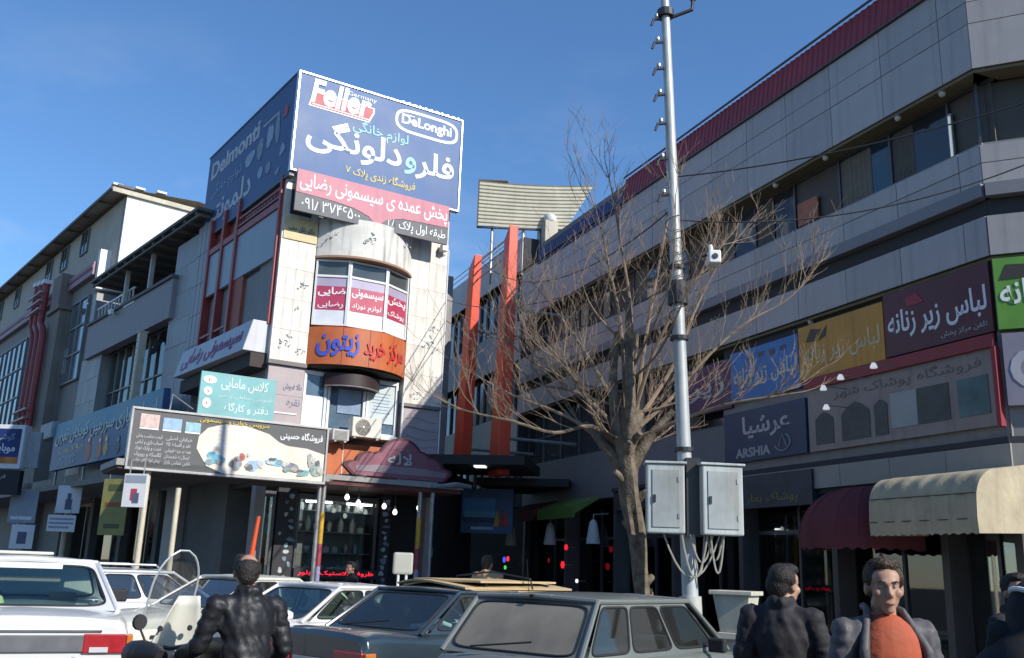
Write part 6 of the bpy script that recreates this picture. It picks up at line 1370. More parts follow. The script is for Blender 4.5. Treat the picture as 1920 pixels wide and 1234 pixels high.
def car(name, label, paint, loc, heading, P, group=None, gm=None, gms=None):
    L_, W_, H_ = P['L'], P['W'], P['H']; hw = W_ / 2
    gm = gm or CARGLASS; gms = gms or gm
    root = thing(name, label, 'car', (loc[0], loc[1], 0), rad(-heading), group)
    zb, zs = 0.20, P['belt']
    # ---- lower body: stations from rear to front (y, top z, half width)
    st = P['st']; b = MB(); secs = []
    for (y, zt, wf) in st:
        w_ = hw * wf; crown = 0.035
        half = [(0.0, zb), (w_ * 0.80, zb), (w_ * 0.95, zb + 0.05), (w_ * 0.99, zb + 0.16), (w_, zb + (zt - zb) * 0.55), (w_ * 0.985, zt - 0.10), (w_ * 0.955, zt - 0.03), (w_ * 0.90, zt), (w_ * 0.55, zt + crown * 0.7), (0.0, zt + crown)]
        full = [(x, z) for x, z in half] + [(-x, z) for x, z in half[-2:0:-1]]
        secs.append([(x, y, z) for x, z in full])
    n = len(secs[0]); vs = [p for s_ in secs for p in s_]; fs = []
    for i in range(len(secs) - 1):
        for k in range(n): fs.append((i * n + k, i * n + (k + 1) % n, (i + 1) * n + (k + 1) % n, (i + 1) * n + k))
    fs.append(tuple(range(n))); fs.append(tuple(range((len(secs) - 1) * n + n - 1, (len(secs) - 1) * n - 1, -1)))
    b.add(vs, [f[::-1] for f in fs]); body = b.build('body', paint, root, 35, bevel=0.012)
    # ---- greenhouse
    yr0, yr1, yf1, yf0 = P['gh']; wb = hw * 0.90; wr = hw * P.get('roofw', 0.74); zr = H_ - 0.05; zbr = P.get('beltr', zs)
    A = [(-wb, yr0, zbr), (wb, yr0, zbr), (wr, yr1, zr), (-wr, yr1, zr)]       # rear screen seen from behind
    Bk = [(wb, yf0, zs), (-wb, yf0, zs), (-wr, yf1, zr), (wr, yf1, zr)]       # windscreen
    shell = MB()
    framed(A, 0.045, 0.08, paint, root, P.get('rear_glass', gm), mb=shell, name='rear_window')
    framed(Bk, 0.035, 0.07, paint, root, gm, mb=shell, name='windscreen')
    cuts = P['cuts']                                                            # fractions along the side
    for sx in (-1, 1):
        for ca, cb in zip(cuts[:-1], cuts[1:]):
            lo = lambda t: (sx * wb, yr0 + (yf0 - yr0) * t, zbr + (zs - zbr) * t); hi = lambda t: (sx * wr, yr1 + (yf1 - yr1) * t, zr)
            q = [lo(ca), lo(cb), hi(cb), hi(ca)]
            if sx < 0: q = [q[1], q[0], q[3], q[2]]
            framed(q, 0.045, 0.10, paint, root, gms, mb=shell, name='side_window')
    # roof with a gentle crown
    shell.grid(lambda u, v: (-wr + 2 * wr * u, yr1 + (yf1 - yr1) * v, zr + 0.055 * (1 - (2 * u - 1) ** 2) ** 0.6 * (1 - 0.6 * (2 * v - 1) ** 4) ** 1.0), 16, 12)
    cabin = shell.build('cabin_shell', paint, root)
    tr = MB()
    for sx in (-1, 1):
        tr.tube([(sx * wb, yr0, zbr), (sx * wr, yr1, zr), (sx * wr, yf1, zr), (sx * wb, yf0, zs)], 0.024, 8)
    tr.tube([(-wr, yr1, zr), (0, yr1 - 0.02, zr + 0.02), (wr, yr1, zr)], 0.026, 8); tr.tube([(-wr, yf1, zr), (0, yf1 + 0.02, zr + 0.02), (wr, yf1, zr)], 0.026, 8)
    tr.build('roof_rail', paint, cabin, True)
    # ---- cabin interior
    MB().box(-wb + 0.06, wb - 0.06, yr0 + 0.1, yf0 - 0.1, zb + 0.02, zb + 0.06).build('floor_pan', CABIN, root)
    for x in (-0.36, 0.36):
        s_ = MB().box(x - 0.24, x + 0.24, 0.0, 0.5, 0.45, 0.58).build('front_seat', SEAT, root, bevel=0.04)
        MB().box(x - 0.23, x + 0.23, -0.12, 0.02, 0.58, 1.08).build('backrest', SEAT, s_, bevel=0.05); MB().box(x - 0.13, x + 0.13, -0.10, -0.02, 1.10, 1.26).build('headrest', SEAT, s_, bevel=0.03)
    rs = MB().box(-0.62, 0.62, yr0 + 0.35, yr0 + 0.85, 0.42, 0.55).build('rear_bench', SEAT, root, bevel=0.04); MB().box(-0.62, 0.62, yr0 + 0.22, yr0 + 0.36, 0.55, zbr + 0.03).build('backrest', SEAT, rs, bevel=0.04)
    MB().box(-wb + 0.08, wb - 0.08, yr0 - 0.02, yr0 + 0.25, zbr - 0.04, zbr - 0.005).build('parcel_shelf', CABIN, root)
    MB().box(-wb + 0.08, wb - 0.08, yf0 - 0.5, yf0 - 0.06, zs - 0.22, zs - 0.01).build('dashboard', CABIN, root, bevel=0.04)
    MB().tube([(-0.36 + 0.18 * math.cos(a * 0.3927), yf0 - 0.62 + 0.06 * math.sin(a * 0.3927), zs - 0.02 + 0.17 * math.sin(a * 0.3927)) for a in range(17)], 0.014, 6).build('steering_wheel', CABIN, root)
    # ---- wheels
    for sx in (-1, 1):
        for y in P['wh']:
            wh_ = bpy.data.objects.new('wheel', None); COL.objects.link(wh_); wh_.parent = root; wh_.location = (sx * (hw - 0.10), y, 0.29)
            MB().lathe([(0.19, -0.09), (0.27, -0.095), (0.29, -0.06), (0.29, 0.06), (0.27, 0.095), (0.19, 0.09)], 24, axis='x').build('tyre', TYRE, wh_, True)
            MB().lathe([(0.02, sx * 0.05), (0.10, sx * 0.06), (0.17, sx * 0.085), (0.195, sx * 0.088), (0.195, sx * 0.04)], 20, axis='x').build('rim', RIM, wh_, True)
            MB().lathe([(0.32, sx * 0.085), (0.335, sx * 0.108), (0.30, sx * 0.108)], 24, (sx * (hw - 0.10), y, 0.31), axis='x').build('wheel_arch', RUB, root, True)
    # ---- ends
    y0, y1 = st[0][0], st[-1][0]
    bm_ = P.get('bumper', RUB)
    MB().box(-hw * 0.97, hw * 0.97, y0 - 0.09, y0 + 0.12, 0.32, 0.50).build('rear_bumper', bm_, root, bevel=0.03); MB().box(-hw * 0.95, hw * 0.95, y1 - 0.12, y1 + 0.10, 0.32, 0.50).build('front_bumper', bm_, root, bevel=0.03)
    zt = st[0][1]; la, lb_ = P['tail']
    for sx in (-1, 1):
        xa, xb = sorted((sx * hw * 0.93, sx * hw * P.get('tailin', 0.50)))
        tl_ = MB().box(xa, xb, y0 - 0.025, y0 + 0.03, la, lb_).build('tail_light', TAILR, root, bevel=0.012)
        MB().box(*(sorted((sx * hw * 0.935, sx * hw * 0.99))), y0 - 0.01, y0 + 0.12, la + 0.005, lb_ - 0.005).build('amber_lens', TAILO, tl_, bevel=0.008)
        xm = sx * hw * (0.5 * P.get('tailin', 0.5) + 0.42)
        MB().box(xm - 0.07, xm + 0.07, y0 - 0.032, y0 - 0.026, la + 0.01, la + 0.05).build('reverse_lens', LENSW, tl_)
        xa, xb = sorted((sx * hw * 0.55, sx * hw * 0.88)); MB().box(xa, xb, y1 - 0.03, y1 + 0.02, 0.56, 0.72).build('headlight', LENSW, root, bevel=0.012)
        mr_ = MB().box(*(sorted((sx * hw * 0.96, sx * (hw + 0.14)))), yf0 - 0.55, yf0 - 0.47, zs + 0.0, zs + 0.13).build('wing_mirror', P.get('mirror', RUB), root, bevel=0.02)
        for t in P['handles']: MB().box(*(sorted((sx * hw * 0.985, sx * hw * 1.012))), t - 0.09, t + 0.09, zs - 0.14, zs - 0.11).build('door_handle', P.get('trim', RUB), root)
        for t in P['seams']: MB().box(*(sorted((sx * hw * 0.99, sx * hw * 1.0015))), t - 0.004, t + 0.004, 0.34, zs - 0.12).build('door_seam', RUB, root)
        MB().box(*(sorted((sx * hw * 0.99, sx * hw * 1.008))), y0 + 0.35, y1 - 0.35, zs - 0.32, zs - 0.285).build('side_moulding', P.get('trim', RUB), root)
    MB().box(-0.26, 0.26, y0 - 0.035, y0 - 0.027, P.get('plate', 0.60), P.get('plate', 0.60) + 0.11).build('number_plate', PLATEW, root); MB().box(-hw * 0.5, hw * 0.5, y1 + 0.005, y1 + 0.015, 0.56, 0.70).build('grille', RUB, root)
    return root
WHITEP = mat('white_car_paint', (0.72, 0.72, 0.70), 0.3, var=0.05, vs=1.5, coat=0.7, dust=0.10); IVORY = mat('ivory_car_paint', (0.66, 0.65, 0.56), 0.35, var=0.06, vs=1.5, coat=0.5, dust=0.16)
GREENP = mat('dark_teal_car_paint', (0.018, 0.036, 0.05), 0.25, var=0.1, vs=2, coat=0.7, dust=0.04); GREYP_ = mat('dusty_grey_car_paint', (0.10, 0.135, 0.135), 0.35, var=0.12, vs=2, coat=0.5, dust=0.42); SILV = mat('silver_white_paint', (0.62, 0.63, 0.65), 0.3, metal=0.2, var=0.05, coat=0.7, dust=0.08)
def sedan(L_, H_, belt, trunk, hood):
    h = L_ / 2
    st = [(-h, trunk - 0.08, 0.90), (-h + 0.05, trunk - 0.02, 0.95), (-h + 0.25, trunk, 0.98), (-h + 0.75, belt - 0.01, 1.0), (-h + 1.3, belt, 1.0), (0, belt, 1.0), (h - 1.25, belt - 0.01, 1.0), (h - 0.8, hood + 0.03, 0.99), (h - 0.3, hood, 0.97), (h - 0.06, hood - 0.05, 0.93), (h, hood - 0.12, 0.88)]
    return dict(L=L_, W=1.66, H=H_, belt=belt, st=st, gh=(-h + 0.78, -h + 1.45, h - 1.95, h - 1.22), cuts=(0.05, 0.46, 0.90), wh=(-h + 0.85, h - 0.80), tail=(trunk - 0.30, trunk - 0.12), handles=(-0.55, 0.45), seams=(-0.95, 0.02, 0.92))
# 1 white old sedan, rear three-quarter, left edge
P1 = sedan(4.4, 1.60, 1.15, 1.13, 1.0); P1['W'] = 1.74; P1['gh'] = (-1.42, -0.55, 0.35, 1.0); P1.update(bumper=CHROME, trim=CHROME, roofw=0.70, tail=(0.86, 1.01), tailin=0.56, plate=0.42)
c1 = car('white_sedan', 'old white sedan with chrome bumper and red tail lights at the left edge', WHITEP, (-4.76, 9.72), -26, P1)
y0 = -2.2
MB().box(-0.50, 0.50, y0 - 0.02, y0 + 0.03, 0.87, 1.0).build('grey_rear_panel', mat('grey_trunk_panel', (0.13, 0.13, 0.14), 0.6, var=0.2, vs=8), c1, bevel=0.008)
MB().box(-0.62, 0.62, y0 - 0.015, y0 + 0.06, 1.025, 1.04).build('boot_trim', CHROME, c1)
MB().box(-0.55, 0.30, -0.80, -0.78, 1.49, 1.53).build('sun_strip', WHITEF, c1)
rk = thing('roof_rack_board', 'pale board lying on the roof of the white sedan at the left edge', 'board', (-4.75, 9.9, 1.612), rad(25)); MB().box(-0.62, 0.14, -0.35, 0.5, 0.0, 0.03).build('panel', IVORY, rk, bevel=0.02); MB().box(-0.6, 0.1, -0.3, -0.26, -0.03, 0.0).build('batten', METAL, rk); MB().box(-0.6, 0.1, 0.36, 0.40, -0.03, 0.0).build('batten', METAL, rk)
# 2 ivory sedan facing the street, behind the rider
P2 = sedan(4.2, 1.42, 0.95, 0.95, 0.88); P2.update(bumper=RUB, roofw=0.78)
car('ivory_sedan', 'ivory white sedan facing left behind the motorcycle windscreen', IVORY, (-3.95, 14.4), -140, P2, gm=CARGLASSB)
# 3 white sedan heading away
P3 = sedan(4.25, 1.38, 0.92, 0.93, 0.86); P3.update(roofw=0.76)
c3 = car('white_saloon', 'clean white sedan seen from behind between the rider and the dark sedan', WHITEP, (-2.12, 13.35), 40, P3)
MB().lathe([(0.05, 0), (0.09, 0.03), (0.09, 0.09), (0.04, 0.12)], 10, (0.45, -1.35, 0.93)).build('shelf_toy', WHITEF, c3, True)
# 4 dark sedan with a load of board on the roof
P4 = sedan(4.4, 1.41, 0.94, 0.96, 0.86); P4.update(roofw=0.78, tail=(0.62, 0.80), tailin=0.42)
c4 = car('dark_sedan', 'dark teal sedan with cardboard strapped to its roof', GREENP, (-0.49, 11.69), 40, P4, gm=glass('car_glass_dark', (0.58, 0.74, 0.68), 0.04, dust=0.04))
ld_ = thing('cardboard_load', 'flattened cardboard sheets strapped on the roof of the dark sedan', 'cardboard', (-0.2, 12.0, 1.405), rad(-40))
CARD = mat('cardboard', (0.50, 0.37, 0.20), 0.8, var=0.15, vs=3)
for k, (w_, l_, dz, rz) in enumerate(((0.60, 0.9, 0.0, 0.02), (0.58, 0.95, 0.026, -0.05), (0.5, 0.8, 0.052, 0.08))):
    o = MB().grid(lambda u, v: (-w_ + 2 * w_ * u, -l_ + 2 * l_ * v, 0.02 * math.sin(u * 5 + k) - 0.06 * (2 * u - 1) ** 2 * (0.5 if k == 2 else 1)), 10, 10).build('sheet', CARD, ld_); o.location = (0, 0, dz + 0.05); o.rotation_euler.z = rz
    sm = o.modifiers.new('thick', 'SOLIDIFY'); sm.thickness = 0.022
MB().tube([(-0.64, 0.1, 0.0), (-0.6, 0.1, 0.12), (0, 0.1, 0.19), (0.6, 0.1, 0.12), (0.64, 0.1, 0.0)], 0.012, 5).build('strap', LBLACK, ld_)
MB().box(-0.5, 0.5, -0.6, -0.56, 0.0, 0.05).build('roof_bar', LBLACK, ld_); MB().box(-0.5, 0.5, 0.56, 0.6, 0.0, 0.05).build('roof_bar', LBLACK, ld_)
# 5 dusty grey hatchback
h = 1.9
P5 = dict(L=3.8, W=1.60, H=1.44, belt=0.93, st=[(-h, 0.84, 0.92), (-h + 0.06, 0.90, 0.96), (-h + 0.3, 0.93, 0.99), (-0.8, 0.93, 1.0), (0, 0.93, 1.0), (h - 1.2, 0.92, 1.0), (h - 0.75, 0.88, 0.99), (h - 0.3, 0.82, 0.97), (h - 0.06, 0.74, 0.93), (h, 0.64, 0.88)], gh=(-h + 0.10, -h + 0.48, h - 1.72, h - 1.02), cuts=(0.04, 0.30, 0.60, 0.93), wh=(-h + 0.62, h - 0.72), tail=(0.62, 0.86), tailin=0.66, handles=(-0.55, 0.42), seams=(-0.85, 0.0, 0.9), roofw=0.80, rear_glass=CARGLASSD)
c5 = car('grey_hatchback', 'dusty dark grey hatchback with opaque dusty rear window in the front row', GREYP_, (1.16, 9.62), 38, P5, gm=CARGLASSB)
MB().box(-0.02, 0.02, -h + 0.42, -h + 0.47, 1.40, 1.425).build('washer_jet', RUB, c5)
# 6 silver estate far behind
P6 = dict(L=4.2, W=1.70, H=1.44, belt=0.95, st=[(-2.1, 0.86, 0.92), (-2.04, 0.92, 0.96), (-1.8, 0.95, 0.99), (-0.8, 0.95, 1.0), (0, 0.95, 1.0), (0.9, 0.94, 1.0), (1.3, 0.90, 0.99), (1.8, 0.84, 0.97), (2.04, 0.76, 0.93), (2.1, 0.66, 0.88)], gh=(-1.98, -1.35, 0.35, 1.08), cuts=(0.05, 0.35, 0.62, 0.92), wh=(-1.35, 1.3), tail=(0.62, 0.86), tailin=0.66, handles=(-0.55, 0.42), seams=(-0.95, 0.0, 0.95), roofw=0.80)
c6 = car('silver_estate', 'silver white estate car with dark windows behind the old white sedan', SILV, (-6.05, 16.0), 48, P6, gm=CARGLASSB)
b = MB()
for x in (-0.55, 0.55): b.tube([(x, -1.2, 1.42), (x, -1.1, 1.50), (x, 0.1, 1.50), (x, 0.2, 1.42)], 0.018, 6)
b.build('roof_bars', METAL, c6)
# motorcycle with tall screen
mc = thing('motorcycle', 'motorcycle with clear tall windscreen and white leg shield under the rider in black leather', 'motorcycle', (-1.98, 6.78, 0), rad(52))
for y in (-0.68, 0.66):
    w_ = bpy.data.objects.new('wheel', None); COL.objects.link(w_); w_.parent = mc; w_.location = (0, y, 0.30)
    MB().lathe([(0.24, -0.04), (0.29, -0.035), (0.30, 0), (0.29, 0.035), (0.24, 0.04)], 24, axis='x').build('tyre', TYRE, w_, True); MB().lathe([(0.03, -0.03), (0.06, -0.04), (0.06, 0.04), (0.03, 0.03)], 12, axis='x').build('hub', RIM, w_, True)
    b = MB()
    for k in range(10): b.tube([(0, 0.05 * math.cos(k * .628), 0.05 * math.sin(k * .628)), (0, 0.25 * math.cos(k * .628), 0.25 * math.sin(k * .628))], 0.006, 4)
    b.build('spokes', RIM, w_)
b = MB(); b.tube([(0, 0.52, 0.92), (0, 0.35, 0.5), (0, -0.1, 0.36), (0, -0.68, 0.30)], 0.028, 8); b.tube([(0, 0.50, 0.85), (0, 0.1, 0.72), (0, -0.6, 0.70)], 0.026, 8); b.build('frame', DK, mc, True)
b = MB(); b.tube([(-0.08, 0.66, 0.30), (-0.08, 0.50, 0.98)], 0.024, 8); b.tube([(0.08, 0.66, 0.30), (0.08, 0.50, 0.98)], 0.024, 8); b.build('fork', CHROME, mc, True)
MB().lathe([(0.05, -0.26), (0.13, -0.16), (0.145, 0.05), (0.11, 0.2), (0.04, 0.26)], 16, (0, 0.18, 0.82), 'y').build('fuel_tank', mat('tank_red', (0.22, 0.02, 0.02), 0.3, coat=0.6), mc, True)
MB().box(-0.14, 0.14, -0.72, -0.02, 0.74, 0.83).build('saddle', LBLACK, mc, bevel=0.04); MB().box(-0.12, 0.12, -0.12, 0.2, 0.36, 0.62).build('engine', METAL, mc, bevel=0.03); MB().tube([(0.12, 0.1, 0.36), (0.14, -0.3, 0.30), (0.15, -0.9, 0.36)], 0.04, 8).build('exhaust', CHROME, mc, True)
MB().tube([(-0.34, 0.30, 1.02), (-0.2, 0.42, 1.03), (0, 0.48, 1.0), (0.2, 0.42, 1.03), (0.34, 0.30, 1.02)], 0.016, 8).build('handlebar', DK, mc, True)
MUFF = mat('black_vinyl_muff', (0.015, 0.015, 0.016), 0.4, var=0.2, bump=0.3, bs=20)
for sx in (-1, 1): MB().lathe([(0.05, -0.20), (0.085, -0.10), (0.10, 0.05), (0.09, 0.14), (0.03, 0.18)], 14, (sx * 0.31, 0.30, 0.98), 'y').build('hand_muff', MUFF, mc, True)
# leg shield and screen
def shield(u, v): 
    x = (2 * u - 1) * (0.24 - 0.16 * v * v) + 0.09 * v; return (x, 0.56 - 0.12 * v + 0.08 * (1 - (2 * u - 1) ** 2), 0.62 + 0.74 * v)
o = MB().grid(shield, 12, 10).build('leg_shield', IVORY, mc, True); sm = o.modifiers.new('thick', 'SOLIDIFY'); sm.thickness = 0.012
def screen(u, v):
    k = 2 * u - 1; wv = 0.185 * math.sqrt(max(0.0, 1 - (max(0, v - 0.5) / 0.51) ** 2)) if v > 0.5 else 0.185
    return (k * wv, 0.60 - 0.16 * v + 0.09 * (1 - k * k), 1.12 + 0.56 * v)
o = MB().grid(screen, 14, 14).build('windscreen', glass('clear_screen', (0.84, 0.88, 0.88), 0.12, dust=0.16), mc, True)
edge = [screen(0, v / 14) for v in range(15)] + [screen(1, v / 14) for v in range(14, -1, -1)]
MB().tube(edge, 0.008, 5).build('screen_edge', mat('screen_rim', (0.45, 0.48, 0.48), 0.3), mc)
for x in (-0.12, 0.12):
    for z in (0.80, 1.0, 1.14): MB().lathe([(0.022, -0.02), (0.018, -0.03)], 8, (x, 0.47, z), 'y').build('bolt_cap', LBLACK, mc)
MB().lathe([(0.05, 0.0), (0.075, 0.04), (0.075, 0.06)], 14, (0, 0.60, 0.98), 'y').build('headlamp', LENSW, mc, True)
for sx in (-1, 1): 
    m_ = MB().tube([(sx * 0.22, 0.40, 1.0), (sx * 0.30, 0.42, 1.16)], 0.008, 6).build('mirror_stalk', DK, mc); MB().lathe([(0.05, -0.01), (0.055, 0.01), (0.02, 0.02)], 12, (sx * 0.30, 0.42, 1.19), 'y').build('mirror', DK, m_)

# small things that tell the cars apart
MB().box(0.25, 0.52, -1.10, -0.92, 0.945, 1.02).build('tissue_box', WHITEF, c4, bevel=0.02)
b = MB()
for k in range(5): b.tube([(0.40 + 0.03 * k, -1.12 + 0.02 * k, 0.99), (0.46 + 0.05 * k, -1.0, 1.05 + 0.02 * (k % 2)), (0.56 + 0.03 * k, -0.9, 1.02)], 0.022, 6)
b.build('crumpled_cloth', WHITEF, c4, True)
for c_ in (c3, c4, c5):
    w_ = MB().tube([(-0.35, -1.55 if c_ is not c5 else -1.86, 0.99), (0.25, -1.40 if c_ is not c5 else -1.80, 1.06)], 0.008, 5).build('rear_wiper', RUB, c_)
MB().tube([(0.55, 0.6, 1.36), (0.62, 0.45, 1.75)], 0.004, 5).build('aerial', RUB, c4)
MB().box(-0.36, -0.20, -1.62, -1.60, 1.26, 1.33).build('window_sticker', WHITEF, c1)
MB().lathe([(0.03, 0), (0.07, 0.05), (0.05, 0.10), (0.01, 0.13)], 10, (-0.2, -1.30, 1.15)).build('shelf_toy', mat('toy_green', (0.20, 0.34, 0.16), 0.6), c1, True)
# ================================================================== people
SKIN = mat('skin', (0.42, 0.24, 0.16), 0.55, var=0.10, vs=9); HAIRD = mat('dark_hair', (0.022, 0.017, 0.014), 0.6, var=0.3, vs=25, bump=0.6, bs=90); HAIRB = mat('brown_hair', (0.06, 0.038, 0.022), 0.6, var=0.3, vs=25, bump=0.6, bs=90)
LEATHER = mat('black_leather', (0.013, 0.013, 0.015), 0.48, spec=0.4, var=0.3, vs=5, bump=0.12, bs=30); NAVYJ = mat('dark_jacket', (0.016, 0.014, 0.017), 0.72, var=0.25, vs=4, bump=0.2, bs=18); GREYJ = mat('grey_jacket', (0.085, 0.078, 0.082), 0.6, var=0.25, vs=5, bump=0.3, bs=18)
ORSH = mat('rust_shirt', (0.40, 0.085, 0.035), 0.8, var=0.12, vs=6, bump=0.2, bs=40); TROU = mat('dark_trousers', (0.025, 0.026, 0.032), 0.85, var=0.15); SHOE = mat('shoe_black', (0.015, 0.014, 0.014), 0.4); TANJ = mat('tan_jacket', (0.42, 0.28, 0.15), 0.75, var=0.15, vs=5); BLKC = mat('black_cloth', (0.010, 0.010, 0.012), 0.8, var=0.2, vs=4, bump=0.2, bs=12); EYEW = mat('eye_white', (0.36, 0.33, 0.30), 0.3, var=0); EYED = mat('eye_dark', (0.02, 0.015, 0.012), 0.2, var=0); LIP = mat('lips', (0.30, 0.12, 0.09), 0.5, var=0.1)
def capsule(b, a, c, ra, rc, n=12):
    a, c = Vector(a), Vector(c); d = c - a; ln = d.length or 1e-6; d = d / ln
    prof = []
    for i in range(5): t = math.pi / 2 * (i / 4); prof.append((a - d * ra * math.cos(t), ra * math.sin(t) + 1e-4))
    for i in range(5): t = math.pi / 2 * (i / 4); prof.append((c + d * rc * math.sin(t), rc * math.cos(t) + 1e-4))
    b.tube([p for p, r in prof], [r for p, r in prof], n)
def ell(b, c, r, rot=None, n=14):
    M_ = Matrix.Translation(c) @ (rot.to_matrix().to_4x4() if rot else Matrix.Identity(4)) @ Matrix.Diagonal((*r, 1))
    vs = []; m = 9
    for j in range(m + 1):
        t = math.pi * j / m
        for k in range(n):
            a = 2 * math.pi * k / n; vs.append(M_ @ Vector((math.sin(t) * math.cos(a) + 1e-5 * k, math.sin(t) * math.sin(a), -math.cos(t))))
    fs = [(j * n + k, j * n + (k + 1) % n, (j + 1) * n + (k + 1) % n, (j + 1) * n + k) for j in range(m) for k in range(n)]
    b.add(vs, fs)
def fuse(b, name, m_, parent, voxel, smooth_=4, cut=None):
    """melt overlapping volumes into one continuous skin"""
    me = b.mesh('tmp'); o = bpy.data.objects.new('tmp', me); REAL.objects.link(o)
    r = o.modifiers.new('r', 'REMESH'); r.mode = 'VOXEL'; r.voxel_size = voxel
    s_ = o.modifiers.new('s', 'SMOOTH'); s_.iterations = smooth_; s_.factor = 0.5
    dg = bpy.context.evaluated_depsgraph_get(); nm = bpy.data.meshes.new_from_object(o.evaluated_get(dg)); bpy.data.objects.remove(o)
    nm.name = name; nm.polygons.foreach_set('use_smooth', [True] * len(nm.polygons)); nm.materials.clear()
    return link(name, nm, m_, parent)
def hand(b, w_, d, palm, curl=0.5):
    """palm and five bent fingers; w_ wrist, d finger direction, palm = palm normal"""
    w_ = Vector(w_); d = Vector(d).normalized(); nrm = Vector(palm).normalized(); s_ = d.cross(nrm).normalized()
    for t in (-0.028, -0.010, 0.010, 0.028): capsule(b, w_ + s_ * t * 0.7, w_ + d * 0.085 + s_ * t, 0.017, 0.015, 8)
    for t, ln in zip((-0.032, -0.011, 0.011, 0.032), (0.062, 0.078, 0.084, 0.072)):
        p0 = w_ + d * 0.088 + s_ * t; p1 = p0 + (d * (1 - curl * 0.3) + nrm * curl * 0.7).normalized() * ln * 0.5; p2 = p1 + (d * (1 - curl) + nrm * curl * 1.3).normalized() * ln * 0.5
        capsule(b, p0, p1, 0.0105, 0.0098, 8); capsule(b, p1, p2, 0.0098, 0.0085, 8)
    q0 = w_ + d * 0.025 + s_ * 0.032; q1 = q0 + (d * 0.6 + s_ * 0.7 + nrm * 0.3).normalized() * 0.045; q2 = q1 + (d * 0.9 + s_ * 0.1 + nrm * 0.4).normalized() * 0.034
    capsule(b, q0, q1, 0.015, 0.0115, 8); capsule(b, q1, q2, 0.0115, 0.009, 8)
def head_parts(b, c, s=1.0):
    """head facing +y, centre c, about 0.23 m tall"""
    c = Vector(c); E = lambda p, r: ell(b, c + Vector(p) * s, tuple(x * s for x in r))
    E((0, -0.015, 0.035), (0.076, 0.096, 0.088)); E((0, 0.028, -0.035), (0.060, 0.066, 0.078)); E((0, 0.062, -0.098), (0.030, 0.026, 0.022)); E((0, 0.05, 0.045), (0.062, 0.046, 0.05))
    E((0, 0.094, 0.022), (0.044, 0.014, 0.012)); capsule(b, c + Vector((0, 0.094, 0.012)) * s, c + Vector((0, 0.114, -0.030)) * s, 0.009 * s, 0.014 * s, 8)
    for x in (-1, 1):
        E((x * 0.045, 0.066, -0.022), (0.024, 0.024, 0.024)); E((x * 0.080, -0.012, -0.008), (0.011, 0.024, 0.034)); E((x * 0.014, 0.104, -0.036), (0.009, 0.010, 0.008))
    E((0, 0.086, -0.064), (0.026, 0.012, 0.008)); E((0, 0.083, -0.078), (0.023, 0.012, 0.009))
